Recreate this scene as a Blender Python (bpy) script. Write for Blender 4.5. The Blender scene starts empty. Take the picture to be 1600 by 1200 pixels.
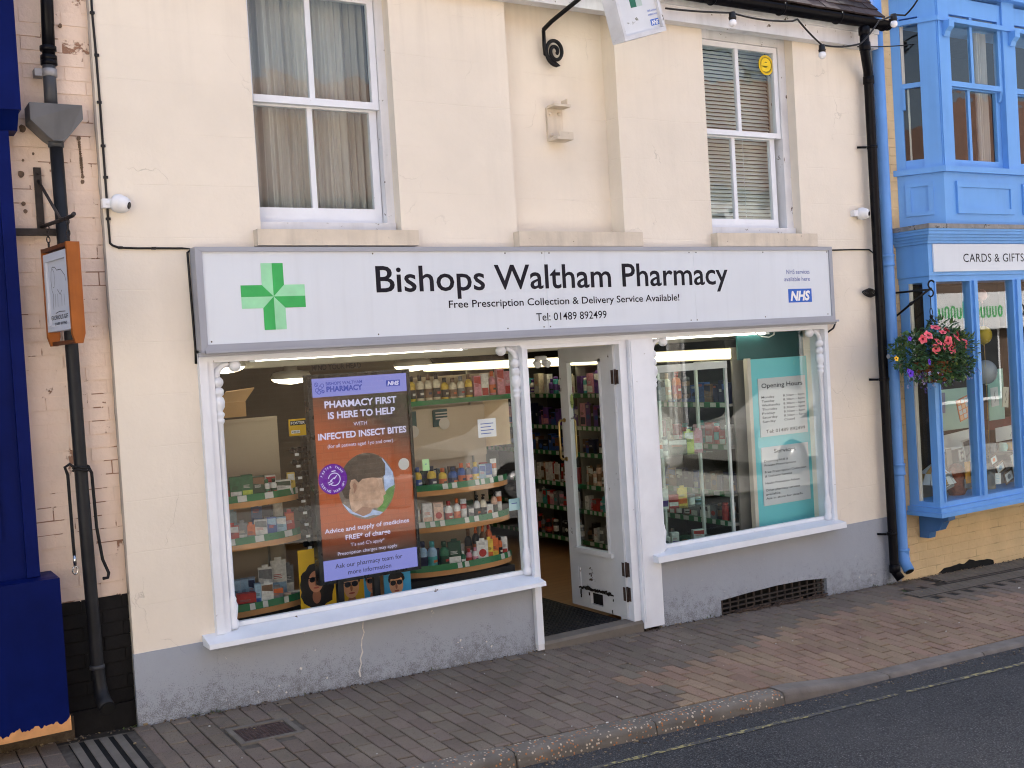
import bpy, bmesh, math, random
from mathutils import Vector, Matrix, noise
random.seed(11)
C = bpy.context.scene
COL = C.collection
R = math.radians

# ---------------------------------------------------------------- camera
CR = Vector((0.85028471, -0.52288097, -0.06009493))
CU = Vector((0.06474502, -0.00939886, 0.99785758))
CF = Vector((0.52232556, 0.85235389, -0.02586223))
CPOS = Vector((0, -6.39768, 2.0))
FPX = 1730.728
cam = bpy.data.cameras.new("camera")
cam.sensor_fit = 'HORIZONTAL'; cam.sensor_width = 36; cam.lens = 36*FPX/1600
cam.clip_start = .05; cam.clip_end = 600
camo = bpy.data.objects.new("camera", cam); COL.objects.link(camo)
camo.matrix_world = Matrix(((CR.x, CU.x, -CF.x, CPOS.x), (CR.y, CU.y, -CF.y, CPOS.y), (CR.z, CU.z, -CF.z, CPOS.z), (0, 0, 0, 1)))
C.camera = camo

# ---------------------------------------------------------------- daylight
SUN_EL, SUN_AZ = 48.0, 12.0      # sun stands behind the pharmacy; azimuth from +y towards +x
wd = bpy.data.worlds.new("World"); C.world = wd; wd.use_nodes = True
nt = wd.node_tree
sky = nt.nodes.new('ShaderNodeTexSky'); sky.sky_type = 'NISHITA'; sky.sun_disc = False
sky.sun_elevation = R(SUN_EL); sky.sun_rotation = R(SUN_AZ)
sky.air_density = 1.0; sky.dust_density = 5.0; sky.ozone_density = .25
bg = nt.nodes['Background']; bg.inputs['Strength'].default_value = .15
nt.links.new(sky.outputs[0], bg.inputs['Color'])
sl = bpy.data.lights.new("sun", 'SUN'); sl.energy = 5.0; sl.angle = R(.5); sl.color = (1, .98, .93)
so = bpy.data.objects.new("sun", sl); COL.objects.link(so)
sd = Vector((math.sin(R(SUN_AZ))*math.cos(R(SUN_EL)), math.cos(R(SUN_AZ))*math.cos(R(SUN_EL)), math.sin(R(SUN_EL))))
so.rotation_euler = sd.to_track_quat('Z', 'Y').to_euler(); so.location = (3, 12, 14)
C.view_settings.view_transform = 'Standard'; C.view_settings.look = 'None'
C.view_settings.exposure = 1.83; C.view_settings.gamma = 1
EXPO = 2**C.view_settings.exposure
C.cycles.use_denoising = True; C.cycles.pixel_filter_type = 'BLACKMAN_HARRIS'; C.cycles.filter_width = 1.1
C.cycles.max_bounces = 10; C.cycles.diffuse_bounces = 5; C.cycles.glossy_bounces = 5
C.cycles.transparent_max_bounces = 24
C.cycles.caustics_reflective = False; C.cycles.caustics_refractive = False
C.cycles.sample_clamp_indirect = 6

# ---------------------------------------------------------------- measuring
def ray(u, v):
    return CR*((u-800)/FPX) - CU*((v-600)/FPX) + CF
def F(u, v, y=0.0):               # photo point -> (x, z) on the plane that lies at depth y
    d = ray(u, v); t = (y-CPOS.y)/d.y
    return (CPOS.x+t*d.x, CPOS.z+t*d.z)
GA, GB, GC = 0.1009, -0.0313, 0.02
def zg(x, y=0.0):                 # pavement height; the street falls to the right, a dropped kerb begins at x = 4.7
    xx = min(max(x, -8), 22)
    z = GA+GB*xx+GC*max(y, -1.6)
    s = min(max((xx-4.65)/.8, 0), 1); s = s*s*(3-2*s)
    k = min(max((-y-.75)/.75, 0), 1)
    return z-.05*s*k
def zr(x, y):                     # road height
    xx = min(max(x, -8), 22)
    return GA+GB*xx-.032-.078+.012*(min(max(-y-1.7, 0), 2.2))
def G(u, v, off=0.0):             # photo point -> point on the pavement plane
    d = ray(u, v); n = Vector((-GB, -GC, 1)); t = (GA+off-n.dot(CPOS))/n.dot(d)
    return CPOS+d*t

# ---------------------------------------------------------------- mesh helper
class MB:
    def __init__(s, M=None): s.bm = bmesh.new(); s.M = M
    def v(s, p): return s.bm.verts.new(p)
    def face(s, vs, mi=0, sm=False):
        try: f = s.bm.faces.new(vs)
        except ValueError: return None
        f.material_index = mi; f.smooth = sm; return f
    def quad(s, pts, mi=0): return s.face([s.v(p) for p in pts], mi)
    def hexa(s, b, t, mi=0):
        b = [s.v(p) for p in b]; t = [s.v(p) for p in t]; n = len(b)
        s.face(b[::-1], mi); s.face(t, mi)
        for i in range(n): s.face([b[i], b[(i+1) % n], t[(i+1) % n], t[i]], mi)
    def box(s, x0, x1, y0, y1, z0, z1, mi=0):
        x0, x1 = sorted((x0, x1)); y0, y1 = sorted((y0, y1)); z0, z1 = sorted((z0, z1))
        s.hexa([(x0, y0, z0), (x1, y0, z0), (x1, y1, z0), (x0, y1, z0)], [(x0, y0, z1), (x1, y0, z1), (x1, y1, z1), (x0, y1, z1)], mi)
    def obox(s, c, size, M=None, mi=0):
        M = M or Matrix(); c = Vector(c); a, b, d = [q/2 for q in size]
        f = lambda x, y, z: c+M.to_3x3() @ Vector((x, y, z))
        s.hexa([f(-a, -b, -d), f(a, -b, -d), f(a, b, -d), f(-a, b, -d)], [f(-a, -b, d), f(a, -b, d), f(a, b, d), f(-a, b, d)], mi)
    def prism(s, poly, axis, a, b, mi=0, sm=False):
        # poly is 2-D: axis 'y' -> (x, z); 'x' -> (y, z); 'z' -> (x, y)
        def p(q, t): return (q[0], t, q[1]) if axis == 'y' else ((t, q[0], q[1]) if axis == 'x' else (q[0], q[1], t))
        b0 = [s.v(p(q, a)) for q in poly]; b1 = [s.v(p(q, b)) for q in poly]; n = len(poly)
        s.face(b0[::-1], mi); s.face(b1, mi)
        for i in range(n): s.face([b0[i], b0[(i+1) % n], b1[(i+1) % n], b1[i]], mi, sm)
    def tube(s, path, r, n=8, mi=0, caps=True, flat=None):
        path = [Vector(p) for p in path]; rings = []; up = None
        for i, p in enumerate(path):
            t = ((path[min(i+1, len(path)-1)]-p).normalized()+(p-path[max(i-1, 0)]).normalized())
            t = t.normalized() if t.length > 1e-6 else Vector((0, 0, 1))
            if up is None:
                up = Vector((0, 0, 1)) if abs(t.z) < .9 else Vector((0, 1, 0))
            a = (up-t*up.dot(t))
            a = a.normalized() if a.length > 1e-5 else t.orthogonal().normalized()
            up = a; b = t.cross(a)
            rr = r[i] if isinstance(r, (list, tuple)) else r
            fl = flat or 1
            rings.append([s.v(p+a*rr*math.cos(2*math.pi*k/n)*fl+b*rr*math.sin(2*math.pi*k/n)) for k in range(n)])
        for i in range(len(rings)-1):
            for k in range(n): s.face([rings[i][k], rings[i][(k+1) % n], rings[i+1][(k+1) % n], rings[i+1][k]], mi, True)
        if caps: s.face(rings[0][::-1], mi); s.face(rings[-1], mi)
    def lathe(s, prof, o, ax=(0, 0, 1), n=16, mi=0, a0=0, a1=2*math.pi, caps=True):
        ax = Vector(ax).normalized(); o = Vector(o); u = ax.orthogonal().normalized(); w = ax.cross(u)
        full = abs(a1-a0-2*math.pi) < 1e-4; m = n if full else n+1; rings = []
        for r, h in prof:
            rings.append([s.v(o+ax*h+(u*math.cos(a0+(a1-a0)*k/n)+w*math.sin(a0+(a1-a0)*k/n))*max(r, 1e-4)) for k in range(m)])
        for i in range(len(rings)-1):
            for k in range(n):
                k2 = (k+1) % m
                s.face([rings[i][k], rings[i][k2], rings[i+1][k2], rings[i+1][k]], mi, True)
        if caps and full: s.face(rings[0][::-1], mi); s.face(rings[-1], mi)
    def ball(s, c, r, mi=0, n=14, sc=(1, 1, 1)):
        m = bmesh.ops.create_uvsphere(s.bm, u_segments=n, v_segments=max(6, n*2//3), radius=1)
        for v in m['verts']: v.co = Vector(c)+Vector((v.co.x*sc[0], v.co.y*sc[1], v.co.z*sc[2]))*r
        fs = {f for v in m['verts'] for f in v.link_faces}
        for f in fs: f.material_index = mi; f.smooth = True
    def disc(s, c, ex, ez, rx, rz, mi=0, n=32):
        c = Vector(c); ex = Vector(ex); ez = Vector(ez)
        s.face([s.v(c+ex*rx*math.cos(2*math.pi*k/n)+ez*rz*math.sin(2*math.pi*k/n)) for k in range(n)], mi)
    def poly(s, o, ex, ez, pts, mi=0):
        o = Vector(o); ex = Vector(ex); ez = Vector(ez)
        s.face([s.v(o+ex*a+ez*b) for a, b in pts], mi)
    def stroke(s, o, ex, ez, pts, w, mi=0):     # flat ribbon along 2-D points
        o = Vector(o); ex = Vector(ex); ez = Vector(ez); L = []; n = len(pts)
        for i in range(n):
            a = Vector(pts[max(i-1, 0)]); b = Vector(pts[min(i+1, n-1)]); t = (b-a)
            t = t.normalized() if t.length else Vector((1, 0)); q = Vector((-t.y, t.x))*w/2; p = Vector(pts[i])
            L.append((s.v(o+ex*(p+q).x+ez*(p+q).y), s.v(o+ex*(p-q).x+ez*(p-q).y)))
        for i in range(n-1): s.face([L[i][0], L[i][1], L[i+1][1], L[i+1][0]], mi)
    def text(s, body, o, cap, width=None, align='L', bold=0.0, shear=0.0, mi=0, ex=(1, 0, 0), ez=(0, 0, 1), thick=.0008, space=1.0):
        # lettering whose baseline starts at o; cap = capital height, width = full width
        cu = bpy.data.curves.new("t", 'FONT'); cu.body = body; cu.size = 1; cu.offset = bold; cu.shear = shear
        cu.resolution_u = 3; cu.space_character = space
        ob = bpy.data.objects.new("t", cu); COL.objects.link(ob)
        me = bpy.data.meshes.new_from_object(ob.evaluated_get(bpy.context.evaluated_depsgraph_get()))
        bpy.data.objects.remove(ob); bpy.data.curves.remove(cu)
        if not me.vertices: return
        xs = [v.co.x for v in me.vertices]; x0, x1 = min(xs), max(xs)
        sz = cap/.729; sx = width/(x1-x0) if width else sz
        w = (x1-x0)*sx; dx = {'L': 0, 'C': -w/2, 'R': -w}[align]
        o = Vector(o); ex = Vector(ex); ez = Vector(ez); nrm = ex.cross(ez)
        vs = [s.v(o+ex*((v.co.x-x0)*sx+dx)+ez*(v.co.y*sz)+nrm*thick) for v in me.vertices]
        for p in me.polygons: s.face([vs[i] for i in p.vertices], mi)
        bpy.data.meshes.remove(me)
    def build(s, name, mats, parent=None, bevel=0, seg=2, base=False, ang=35):
        bm = s.bm
        if bevel:
            es = [e for e in bm.edges if len(e.link_faces) == 2 and e.calc_face_angle(0) > R(ang)]
            bmesh.ops.bevel(bm, geom=es, offset=bevel, offset_type='OFFSET', segments=seg, affect='EDGES', clamp_overlap=True, profile=.6)
            for f in bm.faces: f.smooth = False
        if s.M: bmesh.ops.transform(bm, matrix=s.M, verts=bm.verts)
        vs = [v.co for v in bm.verts]
        lo = Vector((min(v.x for v in vs), min(v.y for v in vs), min(v.z for v in vs)))
        hi = Vector((max(v.x for v in vs), max(v.y for v in vs), max(v.z for v in vs)))
        o = (lo+hi)/2
        if base: o.z = lo.z
        for v in bm.verts: v.co -= o
        me = bpy.data.meshes.new(name); bm.to_mesh(me); bm.free()
        for m in (mats if isinstance(mats, (list, tuple)) else [mats]): me.materials.append(m)
        ob = bpy.data.objects.new(name, me); COL.objects.link(ob)
        if parent: ob.parent = parent; ob.location = o-WL[parent.name]
        else: ob.location = o
        WL[ob.name] = o.copy()
        return ob
WL = {}
def tag(o, label, cat=None, group=None, kind=None):
    if label: o['label'] = label
    if cat: o['category'] = cat
    if group: o['group'] = group
    if kind: o['kind'] = kind
    return o
def thing(name, loc, label, cat, group=None):
    o = bpy.data.objects.new(name, None); COL.objects.link(o); o.location = loc; o.empty_display_size = .1
    WL[o.name] = Vector(loc)
    return tag(o, label, cat, group)
def struct(name, mb, mats, **k): return tag(mb.build(name, mats, **k), None, kind='structure')
def copy_tree(src, delta, label=None, group=None):
    def cp(o, parent):
        c = o.copy(); COL.objects.link(c)
        if parent: c.parent = parent
        for ch in [q for q in SNAP if q.parent == o]: cp(ch, c)
        return c
    SNAP = list(COL.objects)
    c = cp(src, None); c.location = src.location+Vector(delta)
    if label: c['label'] = label
    if group: c['group'] = group
    return c

# ---------------------------------------------------------------- materials
def lin(c): return c/12.92 if c <= .04045 else ((c+.055)/1.055)**2.4
def rgb(r, g, b, k=1.0): return (lin(r/255)*k, lin(g/255)*k, lin(b/255)*k, 1)
class NT:
    def __init__(s, name):
        s.m = bpy.data.materials.new(name); s.m.use_nodes = True; s.t = s.m.node_tree
        s.b = s.t.nodes['Principled BSDF']; s.out = s.t.nodes['Material Output']
    def n(s, ty, props=None, **ins):
        nd = s.t.nodes.new('ShaderNode'+ty)
        for k, v in (props or {}).items(): setattr(nd, k, v)
        for k, v in ins.items():
            k = k.replace('_', ' ')
            if k.isdigit(): k = int(k)
            s.set(nd.inputs[k], v)
        return nd
    def set(s, sock, v):
        if isinstance(v, bpy.types.NodeSocket): s.t.links.new(v, sock)
        else: sock.default_value = v
    def pos(s, sc=(1, 1, 1)):
        g = s.n('NewGeometry')
        if sc == (1, 1, 1): return g.outputs['Position']
        m = s.n('Mapping'); s.set(m.inputs['Vector'], g.outputs['Position']); m.inputs['Scale'].default_value = sc
        return m.outputs[0]
    def noise(s, vec, scale, detail=4, rough=.55, dist=0):
        nd = s.n('TexNoise', Scale=scale, Detail=detail, Roughness=rough, Distortion=dist); s.set(nd.inputs['Vector'], vec)
        return nd.outputs['Fac']
    def ramp(s, fac, a, b, c0=0.0, c1=1.0):
        nd = s.n('MapRange', {'clamp': True}); s.set(nd.inputs[0], fac)
        for i, q in ((1, a), (2, b), (3, c0), (4, c1)): nd.inputs[i].default_value = q
        return nd.outputs[0]
    def mix(s, fac, a, b):
        nd = s.n('Mix', {'data_type': 'RGBA'}); s.set(nd.inputs[0], fac); s.set(nd.inputs[6], a); s.set(nd.inputs[7], b)
        return nd.outputs[2]
    def math(s, op, a, b=0.0, c=None):
        nd = s.n('Math', {'operation': op}); s.set(nd.inputs[0], a); s.set(nd.inputs[1], b)
        if c is not None: s.set(nd.inputs[2], c)
        return nd.outputs[0]
    def bump(s, h, strength=.3, dist=.005, nrm=None):
        nd = s.n('Bump', Strength=strength, Distance=dist, Height=h)
        if nrm is not None: s.set(nd.inputs['Normal'], nrm)
        return nd.outputs[0]
    def sep(s, vec):
        nd = s.n('SeparateXYZ'); s.set(nd.inputs[0], vec); return nd.outputs
def mul(c, k): return (min(c[0]*k, 1), min(c[1]*k, 1), min(c[2]*k, 1), 1)
_mc = {}
def pm(name, col, rough=.6, var=.10, vs=4, bump=.0, bs=60, bd=.003, metal=0, chips=None, streak=0, island=0, spec=.3, coat=0):
    if name in _mc: return _mc[name]
    t = NT(name); p = t.pos()
    c = t.mix(t.ramp(t.noise(p, vs, 5), .3, .7), mul(col, 1-var), mul(col, 1+var))
    if island:
        g = t.n('NewGeometry').outputs['Random Per Island']
        hs = t.n('HueSaturation'); t.set(hs.inputs['Value'], t.ramp(g, 0, 1, 1-island, 1+island)); t.set(hs.inputs['Color'], c); c = hs.outputs[0]
    if streak:
        c = t.mix(t.math('MULTIPLY', t.ramp(t.noise(t.pos((14, 14, .9)), 1, 4), .5, .75), streak), c, mul(col, .45))
    r = t.ramp(t.noise(p, vs*3, 3), .3, .7, max(rough-.08, .02), min(rough+.08, 1))
    h = None
    if chips:
        cc, sc, th = chips
        k = t.ramp(t.noise(p, sc, 6, .65, .3), th, th+.025)
        c = t.mix(k, c, cc); r = t.mix(k, r, (.85, .85, .85, 1))
        h = t.math('MULTIPLY', k, -1.5)
    if bump:
        n1 = t.noise(p, bs, 4); h = n1 if h is None else t.math('ADD', n1, h)
    if h is not None: t.set(t.b.inputs['Normal'], t.bump(h, bump or .4, bd))
    t.set(t.b.inputs['Base Color'], c); t.set(t.b.inputs['Roughness'], r)
    t.b.inputs['Metallic'].default_value = metal; t.b.inputs['Specular IOR Level'].default_value = spec
    t.b.inputs['Coat Weight'].default_value = coat
    _mc[name] = t.m; return t.m
def emit(name, col, k=1.0):
    if name in _mc: return _mc[name]
    t = NT(name); t.b.inputs['Base Color'].default_value = (.02, .02, .02, 1)
    t.b.inputs['Emission Color'].default_value = col; t.b.inputs['Emission Strength'].default_value = k
    t.b.inputs['Roughness'].default_value = .3; t.b.inputs['Specular IOR Level'].default_value = .0
    _mc[name] = t.m; return t.m
def glass(name='window_glass', tint=(.96, .98, .97, 1), boost=1.0, wob=.0):
    if name in _mc: return _mc[name]
    t = NT(name); t.t.nodes.remove(t.b)
    tr = t.n('BsdfTransparent'); tr.inputs[0].default_value = tint
    gl = t.n('BsdfAnisotropic'); gl.inputs['Roughness'].default_value = 0.0; gl.inputs['Color'].default_value = (1, 1, 1, 1)
    fr = t.n('Fresnel', IOR=1.5)
    if wob:
        h = t.noise(t.pos(), 3.2, 2)
        bn = t.bump(h, wob, .02); t.set(gl.inputs['Normal'], bn)
    mx = t.n('MixShader'); t.set(mx.inputs[0], t.math('MULTIPLY', t.math('MULTIPLY', fr.outputs[0], 1.85*boost), t.math('SUBTRACT', 1.0, t.n('NewGeometry').outputs['Backfacing']))); t.set(mx.inputs[1], tr.outputs[0]); t.set(mx.inputs[2], gl.outputs[0])
    t.set(t.out.inputs['Surface'], mx.outputs[0]); _mc[name] = t.m; return t.m

def plaster(name, col, grey=False):
    t = NT(name); p = t.pos()
    c = t.mix(t.ramp(t.noise(p, 1.3, 6, .6), .32, .7), mul(col, .93), mul(col, 1.04))
    c = t.mix(t.math('MULTIPLY', t.ramp(t.noise(t.pos((5, 5, .7)), 1, 5), .56, .78), .18), c, mul(col, .68))
    if not grey: c = t.mix(t.math('MULTIPLY', t.ramp(t.noise(p, .75, 6, .62, .6), .52, .74), .14), c, mul(col, .68))
    xyz = t.sep(p)
    # hairline cracks, only where a broad noise lets them through
    dv = t.n('VectorMath', {'operation': 'ADD'}); nz = t.n('TexNoise', Scale=2.2, Detail=5); t.set(nz.inputs['Vector'], p)
    sc = t.n('VectorMath', {'operation': 'SCALE'}, Scale=.55); t.set(sc.inputs[0], nz.outputs['Color'])
    t.set(dv.inputs[0], p); t.set(dv.inputs[1], sc.outputs[0])
    vo = t.n('TexVoronoi', {'feature': 'DISTANCE_TO_EDGE'}, Scale=1.15); t.set(vo.inputs['Vector'], dv.outputs[0])
    crack = t.math('MULTIPLY', t.ramp(vo.outputs['Distance'], .0008, .0032, 1, 0), t.ramp(t.noise(p, 2.3, 3), .53 if not grey else .5, .66))
    # faint coursing lines ruled in the render
    zz = t.math('FRACT', t.math('MULTIPLY', t.math('ADD', xyz[2], t.math('MULTIPLY', t.noise(p, 1.5, 2), .03)), 1/.295))
    line = t.math('MULTIPLY', t.ramp(t.math('ABSOLUTE', t.math('SUBTRACT', zz, .5)), .004, .014, 1, 0), t.ramp(t.noise(t.pos((1.6, 1.6, 5)), 1, 2), .42, .56))
    if grey: line = t.math('MULTIPLY', line, 0.0)
    c = t.mix(t.math('MULTIPLY', crack, .30), c, mul(col, .4))
    c = t.mix(t.math('MULTIPLY', line, .03), c, mul(col, .5))
    if not grey: c = t.mix(t.math('MULTIPLY', t.math('MULTIPLY', t.ramp(t.noise(t.pos((11, 11, .45)), 1, 5, .6), .48, .70), t.ramp(t.math('ADD', xyz[2], t.math('MULTIPLY', t.noise(p, 2, 4), 1.2)), 4.2, 5.4)), .18), c, rgb(140, 130, 116))
    # knocks and chips
    ch = t.ramp(t.noise(p, 7, 7, .7), .70, .725)
    c = t.mix(t.math('MULTIPLY', ch, .45), c, mul(col, .6))
    h = t.math('ADD', t.math('MULTIPLY', t.noise(p, 9, 6, .6), .9), t.math('MULTIPLY', t.noise(p, 55, 4), .22))
    if grey:
        sp = t.math('ADD', t.math('MULTIPLY', t.noise(p, 150, 3, .7), .6), t.math('MULTIPLY', t.noise(p, 22, 5, .7), .4)); base = t.ramp(t.noise(p, 3.0, 3), .3, .7, .0, .10)
        th = t.math('ADD', t.math('ADD', t.math('SUBTRACT', xyz[2], t.math('MULTIPLY', xyz[0], GB)), -GA), base)   # height over the pavement
        k = t.ramp(t.math('SUBTRACT', sp, t.math('MULTIPLY', th, .55)), .40, .50)      # splashed dirt specks
        c = t.mix(t.math('MULTIPLY', k, .55), c, rgb(74, 70, 66))
        mo = t.ramp(t.math('SUBTRACT', t.noise(p, 13, 5), t.math('MULTIPLY', th, 3.4)), .42, .54)
        c = t.mix(t.math('MULTIPLY', mo, .85), c, rgb(70, 62, 52))
        wf = t.math('MULTIPLY', t.ramp(t.noise(p, 16, 5, .7), .68, .70), .8)
        c = t.mix(wf, c, rgb(205, 202, 195))
        h = t.math('ADD', h, t.math('MULTIPLY', t.noise(p, 120, 3), .3))
    h = t.math('SUBTRACT', h, t.math('ADD', t.math('MULTIPLY', crack, .8), t.math('MULTIPLY', line, .25)))
    t.set(t.b.inputs['Normal'], t.bump(h, .42, .010))
    t.set(t.b.inputs['Base Color'], c); t.b.inputs['Roughness'].default_value = .82
    return t.m

CREAM = plaster('cream_render', (.775, .705, .60, 1))
GREY = plaster('grey_plinth_paint', (.335, .365, .415, 1), grey=True)
WHITE = pm('white_gloss_paint', (.735, .765, .815, 1), .38, .05, 6, .12, 30, .002, chips=(rgb(120, 108, 98), 9, .70), spec=.5)
WORN = pm('worn_white_paint', (.69, .695, .715, 1), .5, .08, 5, .2, 26, .003, chips=(rgb(92, 80, 70), 11, .635), streak=.25)
STONE = pm('painted_stone', (.64, .565, .46, 1), .85, .12, 5, .35, 45, .004, chips=(rgb(120, 108, 92), 22, .68), streak=.3)
BLACKIRON = pm('black_iron_paint', (.008, .008, .009, 1), .38, .2, 20, .15, 60, .001, spec=.22)
BLACKPVC = pm('black_plastic_pipe', (.0045, .0045, .0065, 1), .34, .25, 8, .06, 40, .001, spec=.12)
GREYPVC = pm('grey_plastic_pipe', (.05, .053, .06, 1), .45, .2, 5, .05, 40, .001, streak=.3)
ALU = pm('grey_aluminium', (.33, .345, .39, 1), .5, .05, 3, .03, 20, .001)
SIGNW = pm('sign_white_panel', (.655, .70, .755, 1), .45, .03, 1.2, .03, 2, .004, streak=.08, spec=.2)
SIGNK = pm('dark_lettering', (.016, .015, .022, 1), .5, .25, 6, spec=.08)
NAVY = pm('navy_lettering', rgb(70, 90, 165), .4, .1, 6)
NHSB = pm('royal_blue_vinyl', rgb(28, 92, 190), .4, .05, 6)
WVIN = pm('white_vinyl', (.75, .76, .78, 1), .4, .03, 6)
GDK = pm('green_vinyl', rgb(58, 170, 90), .4, .12, 9)
GLT = pm('pale_green_vinyl', rgb(152, 216, 172), .4, .10, 9)
GLASS = glass(boost=.42); GLASSG = glass('gift_window_glass', (.95, .98, .96, 1), .75)
GLASSW = glass('old_wavy_glass', (.93, .96, .95, 1), .6, .12)
CAB = glass('cabinet_glass', (.90, .965, .95, 1), .5)
DKBLUE = pm('dark_blue_gloss', (.0025, .0080, .080, 1), .45, .22, 3, .14, 60, .001, spec=.06, streak=.25)
SKYB = pm('cornflower_blue_gloss', (.145, .36, .75, 1), .4, .05, 3, .06, 20, .002, streak=.12, spec=.25)
SKYB2 = pm('blue_pipe_paint', (.125, .31, .70, 1), .45, .08, 4, .1, 30, .002, chips=(rgb(60, 75, 100), 22, .72))
BRASS = pm('worn_brass', (.42, .30, .12, 1), .35, .2, 15, metal=.9)
RUST = pm('rusty_hinge_metal', (.08, .055, .045, 1), .7, .4, 25, .3, 60, metal=.5)
BARE = pm('bare_timber', rgb(205, 150, 98), .8, .15, 12, .3, 60)
DARK = pm('dark_void', (.008, .008, .008, 1), .9, .1, 3)
# ================================================================ ground, road, pavement
YK = [(-6, -1.40), (0, -1.50), (2.5, -1.575), (4, -1.63), (5, -1.66), (7, -1.70), (12, -1.76), (30, -1.9)]
def yk(x):
    for (a, b), (c, d) in zip(YK, YK[1:]):
        if a <= x <= c: return b+(d-b)*(x-a)/(c-a)
    return YK[0][1] if x < YK[0][0] else YK[-1][1]

t = NT('asphalt'); p = t.pos()
vo = t.n('TexVoronoi', Scale=95); t.set(vo.inputs['Vector'], p)
g = t.mix(t.ramp(vo.outputs['Distance'], .1, .6), (.088, .089, .094, 1), (.021, .022, .024, 1))
g = t.mix(t.ramp(t.noise(p, 1.1, 6, .6), .35, .68), g, t.mix(.5, g, (.064, .063, .063, 1)))
lt = t.n('TexWhiteNoise'); t.set(lt.inputs[0], vo.outputs['Position'] if 'Position' in vo.outputs else p)
g = t.mix(t.ramp(t.noise(p, 130, 2), .64, .70), g, (.26, .25, .24, 1))
t.set(t.b.inputs['Base Color'], g); t.b.inputs['Roughness'].default_value = .9; t.b.inputs['Specular IOR Level'].default_value = .2
t.set(t.b.inputs['Normal'], t.bump(t.math('ADD', t.math('MULTIPLY', vo.outputs['Distance'], -1), t.noise(p, 30, 4)), .8, .006))
ASPH = t.m

b = MB(); xs = [-60, -30, -12, -8]+[i*.5 for i in range(-15, 44)]+[22, 30, 60, 90]
ys = [-70, -30, -16, -9.5, -7.2, -6, -5, -4, -3, -2.4, -1.9, -1.4]
gr = [[b.v((x, y, zr(x, y))) for y in ys] for x in xs]
for i in range(len(xs)-1):
    for j in range(len(ys)-1): b.face([gr[i][j], gr[i+1][j], gr[i+1][j+1], gr[i][j+1]])
struct('road', b, ASPH)
b = MB(); ys = [-1.5, -.5, .2, 2, 8, 30, 70]
gr = [[b.v((x, y, zr(x, -1.5)-.16)) for y in ys] for x in xs]
for i in range(len(xs)-1):
    for j in range(len(ys)-1): b.face([gr[i][j], gr[i+1][j], gr[i+1][j+1], gr[i][j+1]])
struct('ground', b, pm('bare_earth', (.09, .075, .06, 1), .95, .3, 3, .4, 40, .01))
# sunlit forecourt paving on the far side, widened and paled to bounce light
b = MB()
gr = [[b.v((x, y, zr(x, -7.3)+.09)) for y in (-9.4, -5.9)] for x in xs if -30 <= x <= 60]
for i in range(len(gr)-1):
    b.face([gr[i][0], gr[i+1][0], gr[i+1][1], gr[i][1]])
struct('far_pavement', b, pm('far_paving', (.36, .345, .32, 1), .85, .12, 3, .3, 40, .004))

def pave_mat(name, col):
    t = NT(name); p = t.pos(); g = t.n('NewGeometry').outputs['Random Per Island']
    c = t.mix(t.ramp(t.noise(p, 2.2, 5), .3, .7), mul(col, .86), mul(col, 1.12))
    hs = t.n('HueSaturation'); t.set(hs.inputs['Value'], t.ramp(g, 0, 1, .88, 1.12)); t.set(hs.inputs['Hue'], t.ramp(t.math('FRACT', t.math('MULTIPLY', g, 7.3)), 0, 1, .485, .51)); t.set(hs.inputs['Color'], c); c = hs.outputs[0]
    c = t.mix(t.ramp(t.noise(p, 130, 3), .60, .66), c, mul(col, .5))
    c = t.mix(t.ramp(t.noise(p, 170, 3), .66, .70), c, mul(col, 1.9))
    c = t.mix(t.math('MULTIPLY', t.ramp(t.noise(p, 5, 6, .7), .60, .70), .35), c, mul(col, .55))
    t.set(t.b.inputs['Base Color'], c); t.b.inputs['Roughness'].default_value = .88; t.b.inputs['Specular IOR Level'].default_value = .2
    t.set(t.b.inputs['Normal'], t.bump(t.math('ADD', t.noise(p, 30, 4), t.math('MULTIPLY', t.noise(p, 150, 3), .5)), .5, .004))
    return t.m
PG = pave_mat('grey_brown_paver', (.170, .136, .106, 1)); PR = pave_mat('red_brown_paver', (.250, .172, .118, 1))
JT = pm('joint_sand', (.034, .029, .024, 1), .95, .4, 20, .5, 90, .004, chips=((.05, .075, .02, 1), 3.2, .66))
def red(x, y):
    # red-brown pavers start beside the doorway and stay clear of the wall
    if x < 4.02+.16*math.sin(y*9): return False
    lim = -.80+.42*min(max((x-4.6)/1.6, 0), 1)
    if x > 7.3: lim = -.55-.25*(x-7.3)
    return y+.1 < lim and x < 9.2
holes = [(1.70, 2.08, -.66, -.36), (.93, 1.27, -1.6, -.09), (7.30, 9.4, -.52, -.30), (7.95, 9.9, -.27, 0.01)]
b = MB(); LX, LY = .1, .2
x = -.8; r = 0
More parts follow.
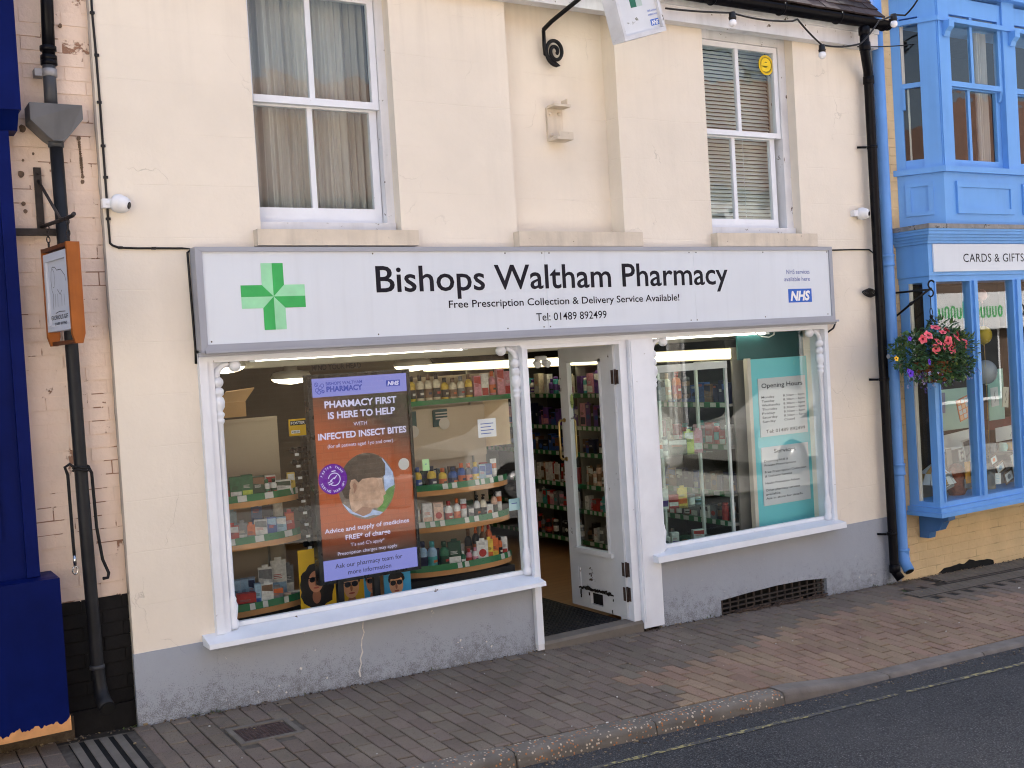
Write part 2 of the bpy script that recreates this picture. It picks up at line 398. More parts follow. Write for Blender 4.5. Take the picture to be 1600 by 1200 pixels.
while x < 12.5:
    off = (r % 2)*.1+random.uniform(-.006, .006); y = -.02-off
    if off > .05: y = -.02
    first = off > .05
    kb = yk(x)+.125
    while y > kb+.02:
        l = .1 if first else LY; first = False
        y1 = max(y-l, kb+.004)
        cx, cy = x+LX/2, (y+y1)/2
        if not any(h[0]-.03 < cx < h[1]+.03 and h[2]-.03 < cy < h[3]+.03 for h in holes):
            gx, gy = .0030, .0052
            a, c, d, e = x+gx, x+LX-gx, y1+gy, y-gy
            dz = random.gauss(0, .0012); tx = random.gauss(0, .0010); ty = random.gauss(0, .0010)
            mi = 1 if red(cx, cy) else 0
            q = [(a, d), (c, d), (c, e), (a, e)]; bv = .0035
            top = []; mid = []; bot = []
            for k, (px, py) in enumerate(q):
                z = zg(px, py)+dz+(tx if px > cx else -tx)+(ty if py > cy else -ty)
                sx = 1 if px < cx else -1; sy = 1 if py < cy else -1
                top.append(b.v((px+sx*bv, py+sy*bv, z))); mid.append(b.v((px, py, z-bv))); bot.append(b.v((px, py, z-.02)))
            b.face(top, mi)
            for k in range(4):
                b.face([mid[k], mid[(k+1) % 4], top[(k+1) % 4], top[k]], mi); b.face([bot[k], bot[(k+1) % 4], mid[(k+1) % 4], mid[k]], mi)
        y = y1
    x += LX; r += 1
bed = MB(); xs2 = [-1+.25*i for i in range(56)]
gr = [[bed.v((x, y, zg(x, y)-.011)) for y in [0.06, -.3, -.75, -.95, -1.15, -1.3, yk(x)+.08]] for x in xs2]
for i in range(len(xs2)-1):
    for j in range(6): bed.face([gr[i][j], gr[i][j+1], gr[i+1][j+1], gr[i+1][j]])
struct('pavement', b, [PG, PR]); struct('pavement_base', bed, JT)

# kerb stones
def kerb_mat(name, col, peb):
    t = NT(name); p = t.pos()
    c = t.mix(t.ramp(t.noise(p, 6, 6), .3, .7), mul(col, .75), mul(col, 1.2))
    vo = t.n('TexVoronoi', Scale=52, Randomness=1); t.set(vo.inputs['Vector'], p)
    k = t.math('MULTIPLY', t.ramp(vo.outputs['Distance'], .30, .36, 1, 0), t.ramp(t.sep(vo.outputs['Color'])[0], 1-peb, 1-peb+.02))
    k = t.math('MULTIPLY', k, t.ramp(t.noise(p, 5, 4), .30, .42))
    pc = t.mix(t.ramp(t.sep(vo.outputs['Color'])[1], .45, .55), rgb(186, 172, 152), rgb(170, 110, 62))
    c = t.mix(k, c, pc)
    t.set(t.b.inputs['Base Color'], c); t.b.inputs['Roughness'].default_value = .85
    t.set(t.b.inputs['Normal'], t.bump(t.math('ADD', k, t.noise(p, 45, 5)), .6, .006)); return t.m
K1 = kerb_mat('flint_concrete_kerb', (.135, .118, .098, 1), .75); K2 = kerb_mat('plain_concrete_kerb', (.150, .128, .110, 1), .0)
b = MB(); jo = [-.8, .1, 1.0, 1.92, 2.84, 3.72, 4.66, 5.56, 6.48, 7.4, 8.3, 9.2, 10.1, 11.0, 12.0]
for j0, j1 in zip(jo, jo[1:]):
    mi = 0 if j1 < 4.7 else 1; n = 9; prev = None; dz = random.uniform(-.004, .004); dy = random.uniform(-.006, .006)
    for i in range(n+1):
        xx = j0+.004+(j1-j0-.008)*i/n; y0 = yk(xx)+dy; f = .004 if i in (0, n) else 0
        zt = zg(xx, y0+.125)+dz; zf = zg(xx, y0)+dz; zb = zr(xx, y0)-.1; rr = .028
        w = lambda s: noise.noise(Vector((xx*7, s*3, 1)))*.006
        ring = [(y0+.125, zb), (y0+.125, zt-f), (y0+.08, zt+.001-f), (y0+rr+w(1), zf-f+w(2)), (y0+rr*.3+w(3), zf-rr*.35+w(4)), (y0+f*.5, zf-rr-.005), (y0-.004+w(5), zf-.06), (y0-.008, zb)]
        ring = [b.v((xx, a, c)) for a, c in ring]
        if prev:
            for k in range(len(ring)-1): b.face([prev[k], prev[k+1], ring[k+1], ring[k]], mi, 2 < k < 5)
        if i in (0, n): b.face(ring if i else ring[::-1], mi)
        prev = ring
struct('kerb', b, [K1, K2])

# gritty strip of dirt and leaf crumbs in the gutter, and along the wall foot
t = NT('worn_yellow_line'); p = t.pos()
k = t.ramp(t.math('ADD', t.noise(p, 26, 6, .75), t.math('MULTIPLY', t.noise(p, 3, 3), .35)), .60, .66)
c = t.mix(k, rgb(150, 140, 92), (.05, .05, .05, 1))
t.set(t.b.inputs['Base Color'], c); t.b.inputs['Roughness'].default_value = .8
t.set(t.b.inputs['Normal'], t.bump(t.noise(p, 120, 4), .5, .004))
YEL = t.m
a0, a1, a2 = G(1000, 1186, -.08), G(1250, 1127, -.08), G(1530, 1057, -.08)
b = MB(); prev = None; rnd = random.Random(3)
gaps = []
for i in range(260):
    xx = .5+i*.045
    yy = a0.y+(a2.y-a0.y)*(xx-a0.x)/(a2.x-a0.x)
    w = .016+.012*abs(noise.noise(Vector((xx*3, 2, 0))))+.006*noise.noise(Vector((xx*17, 5, 0)))
    o = .008*noise.noise(Vector((xx*9, 9, 0)))
    if noise.noise(Vector((xx*4.2, 31, 0)))+.25*noise.noise(Vector((xx*19, 3, 0))) > .32: prev = None; continue
    cur = (b.v((xx, yy+w+o, zr(xx, yy)+.004)), b.v((xx, yy-w+o, zr(xx, yy)+.004)))
    if prev: b.face([prev[0], prev[1], cur[1], cur[0]])
    prev = cur
struct('road_marking', b, YEL)

b = MB(); rnd = random.Random(5)
for i in range(1900):
    if i > 1800: xx = rnd.uniform(.5, 9); yy = rnd.uniform(-1.5, -.1); z = zg(xx, yy)
    elif i < 800: xx = rnd.uniform(.4, 9.5); yy = yk(xx)-abs(rnd.gauss(0, .055))-.012; z = zr(xx, yy)
    else:
        xx = rnd.uniform(.3, 9.8); yy = -.005-abs(rnd.gauss(0, .035)); z = zg(xx, yy)
    s = rnd.uniform(.002, .008)*(1 if rnd.random() < .93 else 1.8)
    a = rnd.uniform(0, 6.28); M3 = Matrix.Rotation(a, 4, 'Z') @ Matrix.Rotation(rnd.uniform(-.5, .5), 4, 'X')
    b.obox((xx, yy, z+s*.3), (s*rnd.uniform(1, 2.2), s, s*.6), M3, mi=rnd.choice([0, 0, 1, 1, 2]) if i <= 1800 else rnd.choice([2, 3]))
tag(b.build('litter', [pm('dirt_crumb', (.06, .045, .035, 1), .95), pm('grit', (.16, .13, .10, 1), .9), pm('dry_leaf', (.25, .19, .11, 1), .9), pm('pale_chip', (.6, .58, .54, 1), .8)]), 'fine grit and leaf crumbs gathered in the gutter and along the wall foot', 'grit', kind='stuff')

# drain channels, manhole
IRON = pm('cast_iron', (.055, .043, .04, 1), .75, .3, 20, .3, 60, .002); CONC = pm('concrete_edging', (.155, .135, .112, 1), .9, .15, 8, .5, 60, .004)
def slotted(name, x0, x1, y0, y1, n, along, label):
    t_ = thing(name, ((x0+x1)/2, (y0+y1)/2, zg((x0+x1)/2, (y0+y1)/2)), label, 'drain cover', 'ribbed drain channels in the pavement')
    e = MB(); rb = MB()
    def zz(x, y): return zg(x, y)
    def slab(m, xa, xb, ya, yb, h0, h1, mi=0):
        q = [(xa, ya), (xb, ya), (xb, yb), (xa, yb)]
        m.hexa([(x, y, zz(x, y)+h0) for x, y in q], [(x, y, zz(x, y)+h1) for x, y in q], mi)
    slab(e, x0-.06 if along == 'y' else x0-.02, x1+.06 if along == 'y' else x1, y0-.02, y1+.03 if along == 'y' else y1, -.03, -.006, 1); slab(e, x0, x1, y0, y1, -.0059, -.0035)
    for i in range(n):
        if along == 'y':
            w = (x1-x0)/n; slab(rb, x0+w*i+.005, x0+w*(i+1)-w*.34, y0, y1, -.012, .003)
        else:
            w = (y1-y0)/n; slab(rb, x0, x1, y0+w*i+.005, y0+w*(i+1)-w*.34, -.012, .003)
    e.build('channel', [DARK, pm('trodden_soil', (.095, .08, .065, 1), .95, .3, 20, .4, 70)], t_); rb.build('ribs', CONC, t_, bevel=.003, seg=1)
slotted('drain_channel', .95, 1.25, -1.36, -.10, 4, 'y', 'ribbed grey drain channel running out from the left downpipe to the kerb')
slotted('drain_channel', 7.34, 9.35, -.50, -.32, 5, 'x', 'long ribbed drain channel crossing the pavement near the black downpipe foot')
slotted('drain_channel', 8.0, 9.85, -.25, -.02, 6, 'x', 'ribbed grating strip against the yellow wall under the blue bay')
mc = [(G(360, 1143)), G(410, 1129), G(457, 1140), G(402, 1158)]
cx, cy = 1.885, -.505
m = thing('manhole_cover', (cx, cy, zg(cx, cy)), 'small square rusty inspection cover set in the grey pavers near the grey wall', 'manhole cover')
def zbox(mb, xa, xb, ya, yb, h0, h1, mi=0):
    q = [(xa, ya), (xb, ya), (xb, yb), (xa, yb)]
    mb.hexa([(x, y, zg(x, y)+h0) for x, y in q], [(x, y, zg(x, y)+h1) for x, y in q], mi)
b = MB()
for q in ((1.715, 2.065, -.655, -.625), (1.715, 2.065, -.395, -.365), (1.715, 1.745, -.625, -.395), (2.035, 2.065, -.625, -.395)): zbox(b, *q, -.03, .004)
b.build('frame', CONC, m, bevel=.003, seg=1)
b = MB(); zbox(b, 1.62, 2.16, -.76, -.26, -.03, -.0075); b.build('bedding', pm('trodden_soil', (.095, .08, .065, 1), .95), m)
b = MB(); zbox(b, 1.749, 2.031, -.621, -.399, -.03, -.003)
for i in range(11):
    for j in range(9):
        xx = 1.76+i*.0243; yy = -.612+j*.0243
        zbox(b, xx, xx+.012, yy, yy+.012, -.003, .001)
b.build('lid', pm('rusty_iron_lid', (.075, .05, .045, 1), .8, .3, 25, .3, 80, .002), m)

# ================================================================ pharmacy building
B = thing('pharmacy_building', (4.5, 0, 0), 'cream rendered two storey shop building with a grey plinth and white sash windows', 'building')
def wall_grid(mb, xs, zs, skip, y0, y1, mi=0):
    xs = sorted(set(xs)); zs = sorted(set(zs)); vd = {}
    def vv(x, y, z):
        k = (round(x, 4), round(y, 4), round(z, 4))
        if k not in vd: vd[k] = mb.v((x, y, z))
        return vd[k]
    def solid(i, j):
        if i < 0 or j < 0 or i >= len(xs)-1 or j >= len(zs)-1: return False
        cx, cz = (xs[i]+xs[i+1])/2, (zs[j]+zs[j+1])/2
        return not any(a < cx < c and d < cz < e for a, c, d, e in skip)
    for i in range(len(xs)-1):
        for j in range(len(zs)-1):
            if not solid(i, j): continue
            a, c, d, e = xs[i], xs[i+1], zs[j], zs[j+1]
            mb.face([vv(a, y0, d), vv(c, y0, d), vv(c, y0, e), vv(a, y0, e)], mi)
            mb.face([vv(a, y1, e), vv(c, y1, e), vv(c, y1, d), vv(a, y1, d)], mi)
            if not solid(i-1, j): mb.face([vv(a, y1, d), vv(a, y0, d), vv(a, y0, e), vv(a, y1, e)], mi)
            if not solid(i+1, j): mb.face([vv(c, y0, d), vv(c, y1, d), vv(c, y1, e), vv(c, y0, e)], mi)
            if not solid(i, j-1): mb.face([vv(a, y0, d), vv(a, y1, d), vv(c, y1, d), vv(c, y0, d)], mi)
            if not solid(i, j+1): mb.face([vv(a, y1, e), vv(a, y0, e), vv(c, y0, e), vv(c, y1, e)], mi)
WL1 = (2.235, 3.164, 2.83, 4.46); NI = (4.035, 4.954, 2.83, 4.46); WR1 = (5.795, 6.752, 2.83, 4.46); SF = (1.80, 6.94, -.3, 2.14)
XL, XR = 1.34, 7.72
b = MB(); h = [WL1, WR1, NI, SF]
wall_grid(b, [XL, XR]+[q for k in h for q in k[:2]], [-.3, 4.55]+[q for k in h for q in k[2:]], h, 0, .30)
b.build('wall', CREAM, B, bevel=.008)
b = MB(); b.box(NI[0]-.01, NI[1]+.01, .15, .29, 2.83, 4.5); b.build('niche_back', CREAM, B)
# plinth: painted grey, a whisker proud of the render
VX0, VX1 = 5.675, 6.80
b = MB(); wall_grid(b, [XL-.006, SF[0]], [-.35, .458], [], -.012, .02); wall_grid(b, [SF[0]+.001, 3.975], [-.35, .43], [], -.012, .14)
b.build('plinth', GREY, B, bevel=.004)
b = MB()
def zv(x): return zg(x)
top = [(VX0-.012, .036), (5.95, .050), (6.25, .058), (6.55, .052), (VX1+.012, .028)]
b.prism([(5.07, -.35), (VX0-.012, -.35)]+top[:1]+[(VX0-.012, .43), (5.07, .43)], 'y', -.012, .14)
b.prism(top+[(VX1+.012, .43), (VX0-.012, .43)][::1], 'y', -.012, .14)
b.prism([(VX1+.012, -.35), (XR, -.35), (XR, .432), (6.94, .43), (VX1+.012, .43)], 'y', -.012, .14)
b.build('plinth', GREY, B, bevel=.004)
b = MB()            # pale filled crack running down the plinth
pl_ = [(2.722, .40), (2.716, .36), (2.724, .33), (2.706, .29), (2.700, .25), (2.705, .21), (2.688, .175), (2.692, .14), (2.676, .10), (2.680, .06)]
for (xa, za), (xb, zb3) in zip(pl_, pl_[1:]):
    w1 = .001+.003*random.random() if za > .22 else .003+.006*random.random()
    b.hexa([(xa-w1, -.0145, za), (xa+w1*.6, -.0145, za), (xa+w1*.6, -.01, za), (xa-w1, -.01, za)], [(xb-.004, -.0145, zb3), (xb+.004, -.0145, zb3), (xb+.004, -.01, zb3), (xb-.004, -.01, zb3)])
for i in range(10):
    xa, za = random.uniform(1.4, 3.9), random.uniform(.06, .2); b.obox((xa, -.0125, za), (random.uniform(.006, .016), .004, random.uniform(.006, .018)), Matrix.Rotation(random.uniform(0, 3), 4, 'Y'))
b.build('filled_crack', pm('crack_filler', (.62, .60, .56, 1), .9, .1, 30, .4, 80), B)
gv = MB()
zb0 = -.16
for i in range(14):
    xx = VX0+.02+(VX1-VX0-.04)*i/13; zt = .04+.014*math.sin(math.pi*i/13)
    gv.box(xx-.006, xx+.006, .012, .026, zb0-.05, zt)
for k in range(5): gv.box(VX0, VX1, .008, .028, zb0+.036*k+.01, zb0+.036*k+.019)
g_ = gv.build('vent_grille', pm('rusty_grille', (.05, .04, .034, 1), .8, .3, 25, .3, 70), B)
gd = MB(); gd.box(VX0-.012, VX1+.012, .10, .139, -.3, .06); gd.build('vent_void', DARK, B)
# broken dirt and rusty shards heaped at the vent foot
b = MB(); rnd = random.Random(9)
for i in range(110):
    xx = rnd.uniform(VX0+.12, VX1-.02); yy = rnd.uniform(-.05, .01)
    b.obox((xx, yy, zg(xx, yy)+rnd.uniform(.0, .018)), (rnd.uniform(.03, .10), .010, .007), Matrix.Rotation(rnd.uniform(-.5, .5), 4, 'Z') @ Matrix.Rotation(rnd.uniform(-.3, .3), 4, 'Y'))
tag(b.build('vent_debris', pm('rust_flakes', (.075, .052, .04, 1), .95, .3, 30, .3, 60)), 'rusty flakes and dirt heaped at the foot of the wall vent', 'debris', kind='stuff')

# stone sills
for x0, x1, z0, z1, nm in ((2.186, 3.246, 2.735, 2.832, 0), (4.002, 5.058, 2.728, 2.832, 1), (5.775, 6.847, 2.728, 2.832, 2)):
    b = MB(); b.box(x0, x1, -.075, .16, z0, z1); b.build('window_sill', STONE, B, bevel=.009)
# eaves board
b = MB(); b.prism([(-.10, 4.385), (-.012, 4.385), (-.012, 4.60), (-.10, 4.60)], 'x', XL-.02, 7.66)
b.prism([(-.118, 4.50), (-.1005, 4.50), (-.1005, 4.60), (-.118, 4.60)], 'x', XL-.02, 7.66)
b.build('eaves_board', WORN, B, bevel=.006)

# sash windows
def sash_window(x0, x1, z0, zt, up, lo, ubar, lbar, mz):
    # up/lo = glass rectangles (x0,x1,z0,z1) of the sashes, bars at ubar, lbar, meeting rail mz=(z0,z1)
    fr = MB(); yb = .155
    fr.box(x0, up[0]-.045, .085, .21, z0+.012, zt); fr.box(up[1]+.045, x1, .085, .21, z0+.012, zt)
    fr.box(up[0]-.045, up[1]+.045, .085, .21, up[3]+.045, zt)
    fr.box(x0+.01, x1-.01, .055, .21, z0+.012, z0+.062)
    f = fr.build('sash_window', WORN, B, bevel=.005)
    s = MB()
    ul, ur = up[0]-.042, up[1]+.042
    s.box(ul, up[0], .098, .135, mz[0]+.002, up[3]+.042); s.box(up[1], ur, .098, .135, mz[0]+.002, up[3]+.042)
    s.box(up[0], up[1], .098, .135, up[3], up[3]+.042); s.box(up[0], up[1], .094, .135, mz[0]+.002, mz[1])
    s.box(ubar-.017, ubar+.017, .10, .13, mz[1], up[3])
    s.build('upper_sash', WHITE, f, bevel=.004)
    s = MB()
    ll, lr = lo[0]-.042, lo[1]+.050
    s.box(ll, lo[0], .138, .172, z0+.064, lo[3]+.03); s.box(lo[1], lr, .138, .172, z0+.064, lo[3]+.03)
    s.box(lo[0], lo[1], .138, .172, z0+.064, lo[2]); s.box(lo[0], lo[1], .138, .172, lo[3], lo[3]+.03)
    s.box(lbar-.017, lbar+.017, .14, .168, lo[2], lo[3])
    s.build('lower_sash', WHITE, f, bevel=.004)
    for q, y in ((up, .117), (lo, .156)):
        for xa, xb in ((q[0], (ubar if q is up else lbar)-.012), ((ubar if q is up else lbar)+.012, q[1])):
            p_ = MB(); p_.box(xa-.006, xb+.006, y-.002, y+.002, q[2]-.006, q[3]+.006); p_.build('pane', GLASSW, f)
sash_window(2.235, 3.164, 2.83, 4.46, (2.275, 3.062, 3.672, 4.296), (2.285, 3.050, 2.992, 3.612), 2.657, 2.645, (3.622, 3.668))
sash_window(5.795, 6.752, 2.83, 4.46, (5.880, 6.632, 3.672, 4.306), (5.905, 6.586, 2.970, 3.610), 6.236, 6.188, (3.618, 3.660))
# rooms behind the upper windows
RM = pm('upstairs_room_paint', (.22, .20, .18, 1), .9)
for xa, xb in ((1.9, 3.6), (5.5, 7.1)):
    b = MB(); b.box(xa, xb, 2.2, 2.25, 2.7, 4.6); b.box(xa, xa+.05, .31, 2.2, 2.7, 4.6); b.box(xb-.05, xb, .31, 2.2, 2.7, 4.6); b.box(xa, xb, .31, 2.2, 4.6, 4.65); b.box(xa, xb, .31, 2.2, 2.66, 2.7); b.build('upper_room', RM, B)
t = NT('net_curtain'); p = t.pos()
df = t.b; c = t.mix(t.ramp(t.noise(t.pos((9, 9, .6)), 1, 4), .35, .7), rgb(168, 163, 158), rgb(204, 199, 194))
t.set(df.inputs['Base Color'], c); df.inputs['Roughness'].default_value = .95; df.inputs['Specular IOR Level'].default_value = .1
tr = t.n('BsdfTransparent'); mx = t.n('MixShader'); mx.inputs[0].default_value = .93
t.t.links.new(tr.outputs[0], mx.inputs[1]); t.t.links.new(df.outputs[0], mx.inputs[2]); t.t.links.new(mx.outputs[0], t.out.inputs['Surface'])
NET = t.m
def curtain(name, x0, x1, y, z0, z1, seed, label, folds):
    b = MB(); n = 220; rows = 12; grid = []
    for j in range(rows+1):
        z = z0+(z1-z0)*j/rows; row = []
        for i in range(n+1):
            u = i/n; a = .020*(1.15-.35*j/rows)
            q = u+.015*math.sin(z*1.1+seed)*u
            k1 = noise.noise(Vector((q*folds, seed, z*.05))); k2 = noise.noise(Vector((q*folds*2.7, seed+7, z*.12)))
            yy = y+.085*abs(k1)**.8*(1.1-.3*j/rows)-.03+.030*k2+.006*noise.noise(Vector((q*40, seed, z*.6)))
            row.append(b.v((x0+(x1-x0)*u, yy, z)))
        grid.append(row)
    for j in range(rows):
        for i in range(n): b.face([grid[j][i], grid[j][i+1], grid[j+1][i+1], grid[j+1][i]], 0, True)
    tag(b.build(name, NET), label, 'curtain', 'net curtains in the left upper window')
curtain('net_curtain', 2.20, 2.74, .27, 2.84, 4.42, 1.0, 'left half of the grey net curtain hanging behind the left upper sash window', 9)
curtain('net_curtain', 2.70, 3.13, .30, 2.84, 4.42, 4.0, 'right half of the grey net curtain hanging behind the left upper sash window', 7)
bl = thing('venetian_blind', (6.2, .24, 2.85), 'pale grey slatted venetian blind lowered behind the right upper window', 'blind')
b = MB(); z = 2.90
M3 = Matrix.Rotation(R(-58), 4, 'X'); i = 0
while z < 4.40:
    b.obox((6.29, .245, z), (.80, .036, .0012), Matrix.Rotation(R(52+random.uniform(-2, 2)), 4, 'X')); z += .0305; i += 1
b.build('slats', pm('blind_slat', (.62, .64, .60, 1), .5, .05, 3), bl)
b = MB(); b.box(5.83, 6.56, .22, .27, 4.40, 4.44); b.build('head_rail', WHITE, bl)
b = MB()
for xx in (5.98, 6.37): b.tube([(xx, .225, 2.88), (xx, .225, 4.41)], .0022, 5)
b.build('cord', WHITE, bl)
st = MB(); c0 = (6.563, .112, 4.208); st.lathe([(.080, 0), (.080, .002)], c0, (0, -1, 0), 40); st.lathe([(.071, .0021), (.071, .003)], c0, (0, -1, 0), 40, 1)
st.lathe([(.062, .0031), (.062, .0038)], c0, (0, -1, 0), 40, 2)
st.text('e', (c0[0]+.052, .1075, c0[2]-.045), .150, .110, 'L', .035, mi=0, ex=(-1, 0, 0), thick=-.0006)
tag(st.build('window_sticker', [pm('yellow_vinyl', rgb(238, 206, 40), .5, .04, 5), pm('dull_yellow_vinyl', rgb(205, 172, 30), .5, .04, 5), pm('ochre_vinyl', rgb(112, 108, 40), .5, .04, 5)]), 'round yellow sticker with a reversed e on the right upper window', 'sticker')

# roof
TILE = pm('dark_clay_tile', (.040, .027, .026, 1), .8, .3, 9, .35, 50, .004, island=.45, chips=(rgb(110, 100, 96), 30, .78))
pit = R(47); b = MB(); ey, ez = -.20, 4.60; rr = 0; s = 0.0; rnd = random.Random(2)
while s < 4.4:
    x = XL-.02-(rr % 2)*.083
    lift = .012
    while x < 7.62:
        w = .165; jit = rnd.uniform(-.004, .004); tl = rnd.uniform(-.003, .004)
        xa, xb = max(x+.0015, XL-.02), min(x+w-.0015, 7.63)
        if xb-xa > .02:
            s0, s1 = s+jit, s+.20
            def pt(xx, ss, hh): return (xx, ey+ss*math.cos(pit)-hh*math.sin(pit), ez+ss*math.sin(pit)+hh*math.cos(pit))
            q = [(xa, s0), (xb, s0+rnd.uniform(-.003, .003)), (xb, s1), (xa, s1)]
            b.hexa([pt(a, c, (lift if c < s+.1 else 0)+.0+tl) for a, c in q], [pt(a, c, (lift if c < s+.1 else 0)+.013+tl) for a, c in q])
        x += w
    s += .105; rr += 1
b.build('roof', TILE, B)
b = MB(); ry = ey+4.4*math.cos(pit); rz = ez+4.4*math.sin(pit)
b.prism([(ey+.02, ez-.02), (ry, rz-.02), (ry*2+.3, ez-.02)], 'x', XL, 7.60)
b.build('roof_core', pm('roof_timber', (.05, .04, .035, 1), .9), B)
b = MB(); b.box(XL, 7.70, 5.9, 6.1, -.3, 4.6); b.box(XL, XL+.1, .31, 5.9, -.3, 4.58); b.box(7.62, 7.72, .31, 5.9, -.3, 4.58)
b.build('rear_wall', pm('rear_render', (.4, .36, .3, 1), .9), B)

# ---------------------------------------------------------------- shopfront joinery (parts of the building)
b = MB()                                             # head and posts
b.box(1.80, 6.94, -.045, .12, 2.062, 2.135); b.box(1.80, 6.94, -.062, -.046, 2.098, 2.135)
b.box(1.80, 1.848, -.045, .12, .49, 2.062); b.box(1.848, 1.888, -.028, .09, .49, 2.062)
b.box(3.978, 4.030, -.045, .12, .02, 2.062); b.box(3.978, 4.005, -.058, -.0455, .50, 2.05)
b.box(4.818, 4.880, -.030, .13, .015, 2.062); b.box(4.884, 5.066, -.062, .12, -.03, 2.062); b.box(5.070, 5.118, -.045, .12, .49, 2.062)
b.box(4.895, 4.935, -.070, -.0625, .02, 2.05); b.box(6.902, 6.94, -.045, .12, .49, 2.062)
b.box(4.031, 4.817, -.03, .10, 2.035, 2.0615)
sf = b.build('shopfront_frame', WHITE, B, bevel=.006)
b = MB(); b.box(3.979, 4.029, -.044, .10, -.02, .434); b.build('door_jamb', WORN, B, bevel=.005)
for x0, x1, gx0, gx1, fy, zf_ in ((1.724, 4.008, 1.888, 3.978, -.145, .464), (4.995, 6.955, 5.118, 6.902, -.125, .482)):
    b = MB(); b.prism([(fy, .437), (.06, .437), (.06, .505), (.028, .502), (fy+.004, zf_)], 'x', x0, x1)
    b.box(gx0, gx1, .018, .05, .503, .530)
    b.build('shop_sill', pm('white_sill_paint', (.735, .765, .81, 1), .42, .05, 6, .15, 26, .003, chips=(rgb(110, 96, 84), 8.5, .665)), B, bevel=.008, seg=3)
    w = MB(); w.box(gx0-.01, gx1+.01, .028, .034, .52, 2.07); w.build('shop_window_pane', GLASS, B)
def spindle(x, flip):
    prof = [(.026, .50), (.03, .52), (.03, .545), (.022, .555), (.030, .60), (.033, .635), (.024, .66), (.026, .675), (.0185, .69), (.0185, 1.70), (.026, 1.712), (.026, 1.728), (.020, 1.735), (.029, 1.75), (.029, 1.762), (.018, 1.775),
            (.033, 1.80), (.035, 1.83), (.030, 1.852), (.020, 1.862), (.031, 1.872), (.032, 1.90), (.022, 1.912), (.012, 1.916)]
    m = MB(); m.lathe([(r, z) for r, z in prof], (x, .0, 0), (0, 0, 1), 18)
    m.ball((x, 0, 1.945), .034, 0, 18)
    d = -1 if flip else 1          # scrolled bracket up into the corner, with a ball at its tip
    arc = [(x-.006*d+.006*d*math.cos(a)*0+.075*d*(1-math.cos(a)), 0, 1.972+.075*math.sin(a)) for a in [R(q) for q in range(0, 91, 10)]]
    m.tube(arc, [.022-.0008*i for i in range(len(arc))], 10)
    m.ball((x+.108*d, 0, 2.036), .036, 0, 18)
    m.prism([(x-.030*d, 2.06), (x+.06*d, 2.06), (x+.03*d, 2.03), (x-.010*d, 1.99), (x-.030*d, 1.95)][::(1 if flip else -1)], 'y', .004, .022)
    m.build('turned_pilaster', WHITE, sf)
spindle(1.912, False); spindle(3.955, True); spindle(5.140, False); spindle(6.880, True)
# door step, mat
b = MB(); b.prism([(-.05, -.1), (.08, -.1), (.08, .030), (-.035, .028), (-.05, .01)], 'x', 4.03, 4.884); b.build('doorstep', CONC, B, bevel=.01)
# door leaf, swung in a right angle, outer face turned left
DX0, DX1, DY0, DY1, DZ0, DZ1 = 4.800, 4.842, .03, .728, .045, 2.03
b = MB(); gy0, gy1, gz0, gz1 = .185, .625, .50, 1.935
b.box(DX0, DX1, DY0, gy0, DZ0, DZ1); b.box(DX0, DX1, gy1, DY1, DZ0, DZ1); b.box(DX0, DX1, gy0, gy1, gz1, DZ1)
b.box(DX0, DX1, gy0, gy1, .36, gz0); b.box(DX0+.012, DX1-.012, gy0, gy1, .185, .36); b.box(DX0, DX1, gy0, gy1, DZ0, .08)
b.box(DX0, DX1, gy0, .32, .08, .185); b.box(DX0, DX1, .475, gy1, .08, .185); b.box(DX0, DX1, .32, .475, .170, .185)
for a in (gy0, gy1-.02): b.box(DX0-.012, DX0, a, a+.02, gz0, gz1)
b.box(DX0-.012, DX0, gy0, gy1, gz1-.02, gz1)
b.box(DX0-.022, DX0, gy0-.03, gy1+.03, .468, .502)
b.box(DX0+.003, DX0+.012, gy0, gy0+.018, .19, .345); b.box(DX0+.003, DX0+.012, gy1-.018, gy1, .19, .345); b.box(DX0+.003, DX0+.012, gy0, gy1, .345, .36)
door = b.build('door', pm('grey_white_door_paint', (.57, .59, .61, 1), .42, .06, 6, .15, 30, .003, chips=(rgb(70, 58, 50), 9, .655)), B, bevel=.004)
b = MB(); b.box(DX0+.018, DX0+.024, gy0-.005, gy1+.005, gz0-.005, gz1+.005); b.build('door_pane', GLASS, door)
b = MB(); b.box(DX0+.02, DX0+.03, .321, .474, .081, .169); b.build('letter_slot', DARK, door)
b = MB()
for i in range(30): b.obox((DX0-.0015, gy0+.012+i*.0142, .193+random.uniform(-.010, .010)), (.005, random.uniform(.02, .04), random.uniform(.006, .020)), Matrix.Rotation(random.uniform(-.4, .4), 4, 'X'))
for i in range(5): b.obox((DX0-.0015, random.choice([.20, .215, .60, .50])+random.uniform(-.012, .012), random.uniform(.06, .18)), (.005, random.uniform(.006, .016), random.uniform(.01, .04)), Matrix.Rotation(random.uniform(-.3, .3), 4, 'X'))
b.build('rotted_timber', pm('rotted_wood', (.022, .018, .015, 1), .95, .3, 30, .4, 60), door)
for sx, yy in ((-1, .690), (1, .690)):
    xo = DX0 if sx < 0 else DX1
    b = MB(); b.tube([(xo, yy, 1.175), (xo+sx*.04, yy, 1.175), (xo+sx*.055, yy, 1.19), (xo+sx*.055, yy, 1.46), (xo+sx*.04, yy, 1.475), (xo, yy, 1.475)], .009, 10)
    b.lathe([(.017, 0), (.017, .006)], (xo, yy, 1.175), (sx, 0, 0)); b.lathe([(.017, 0), (.017, .006)], (xo, yy, 1.475), (sx, 0, 0))
    b.build('handle', BRASS, door)
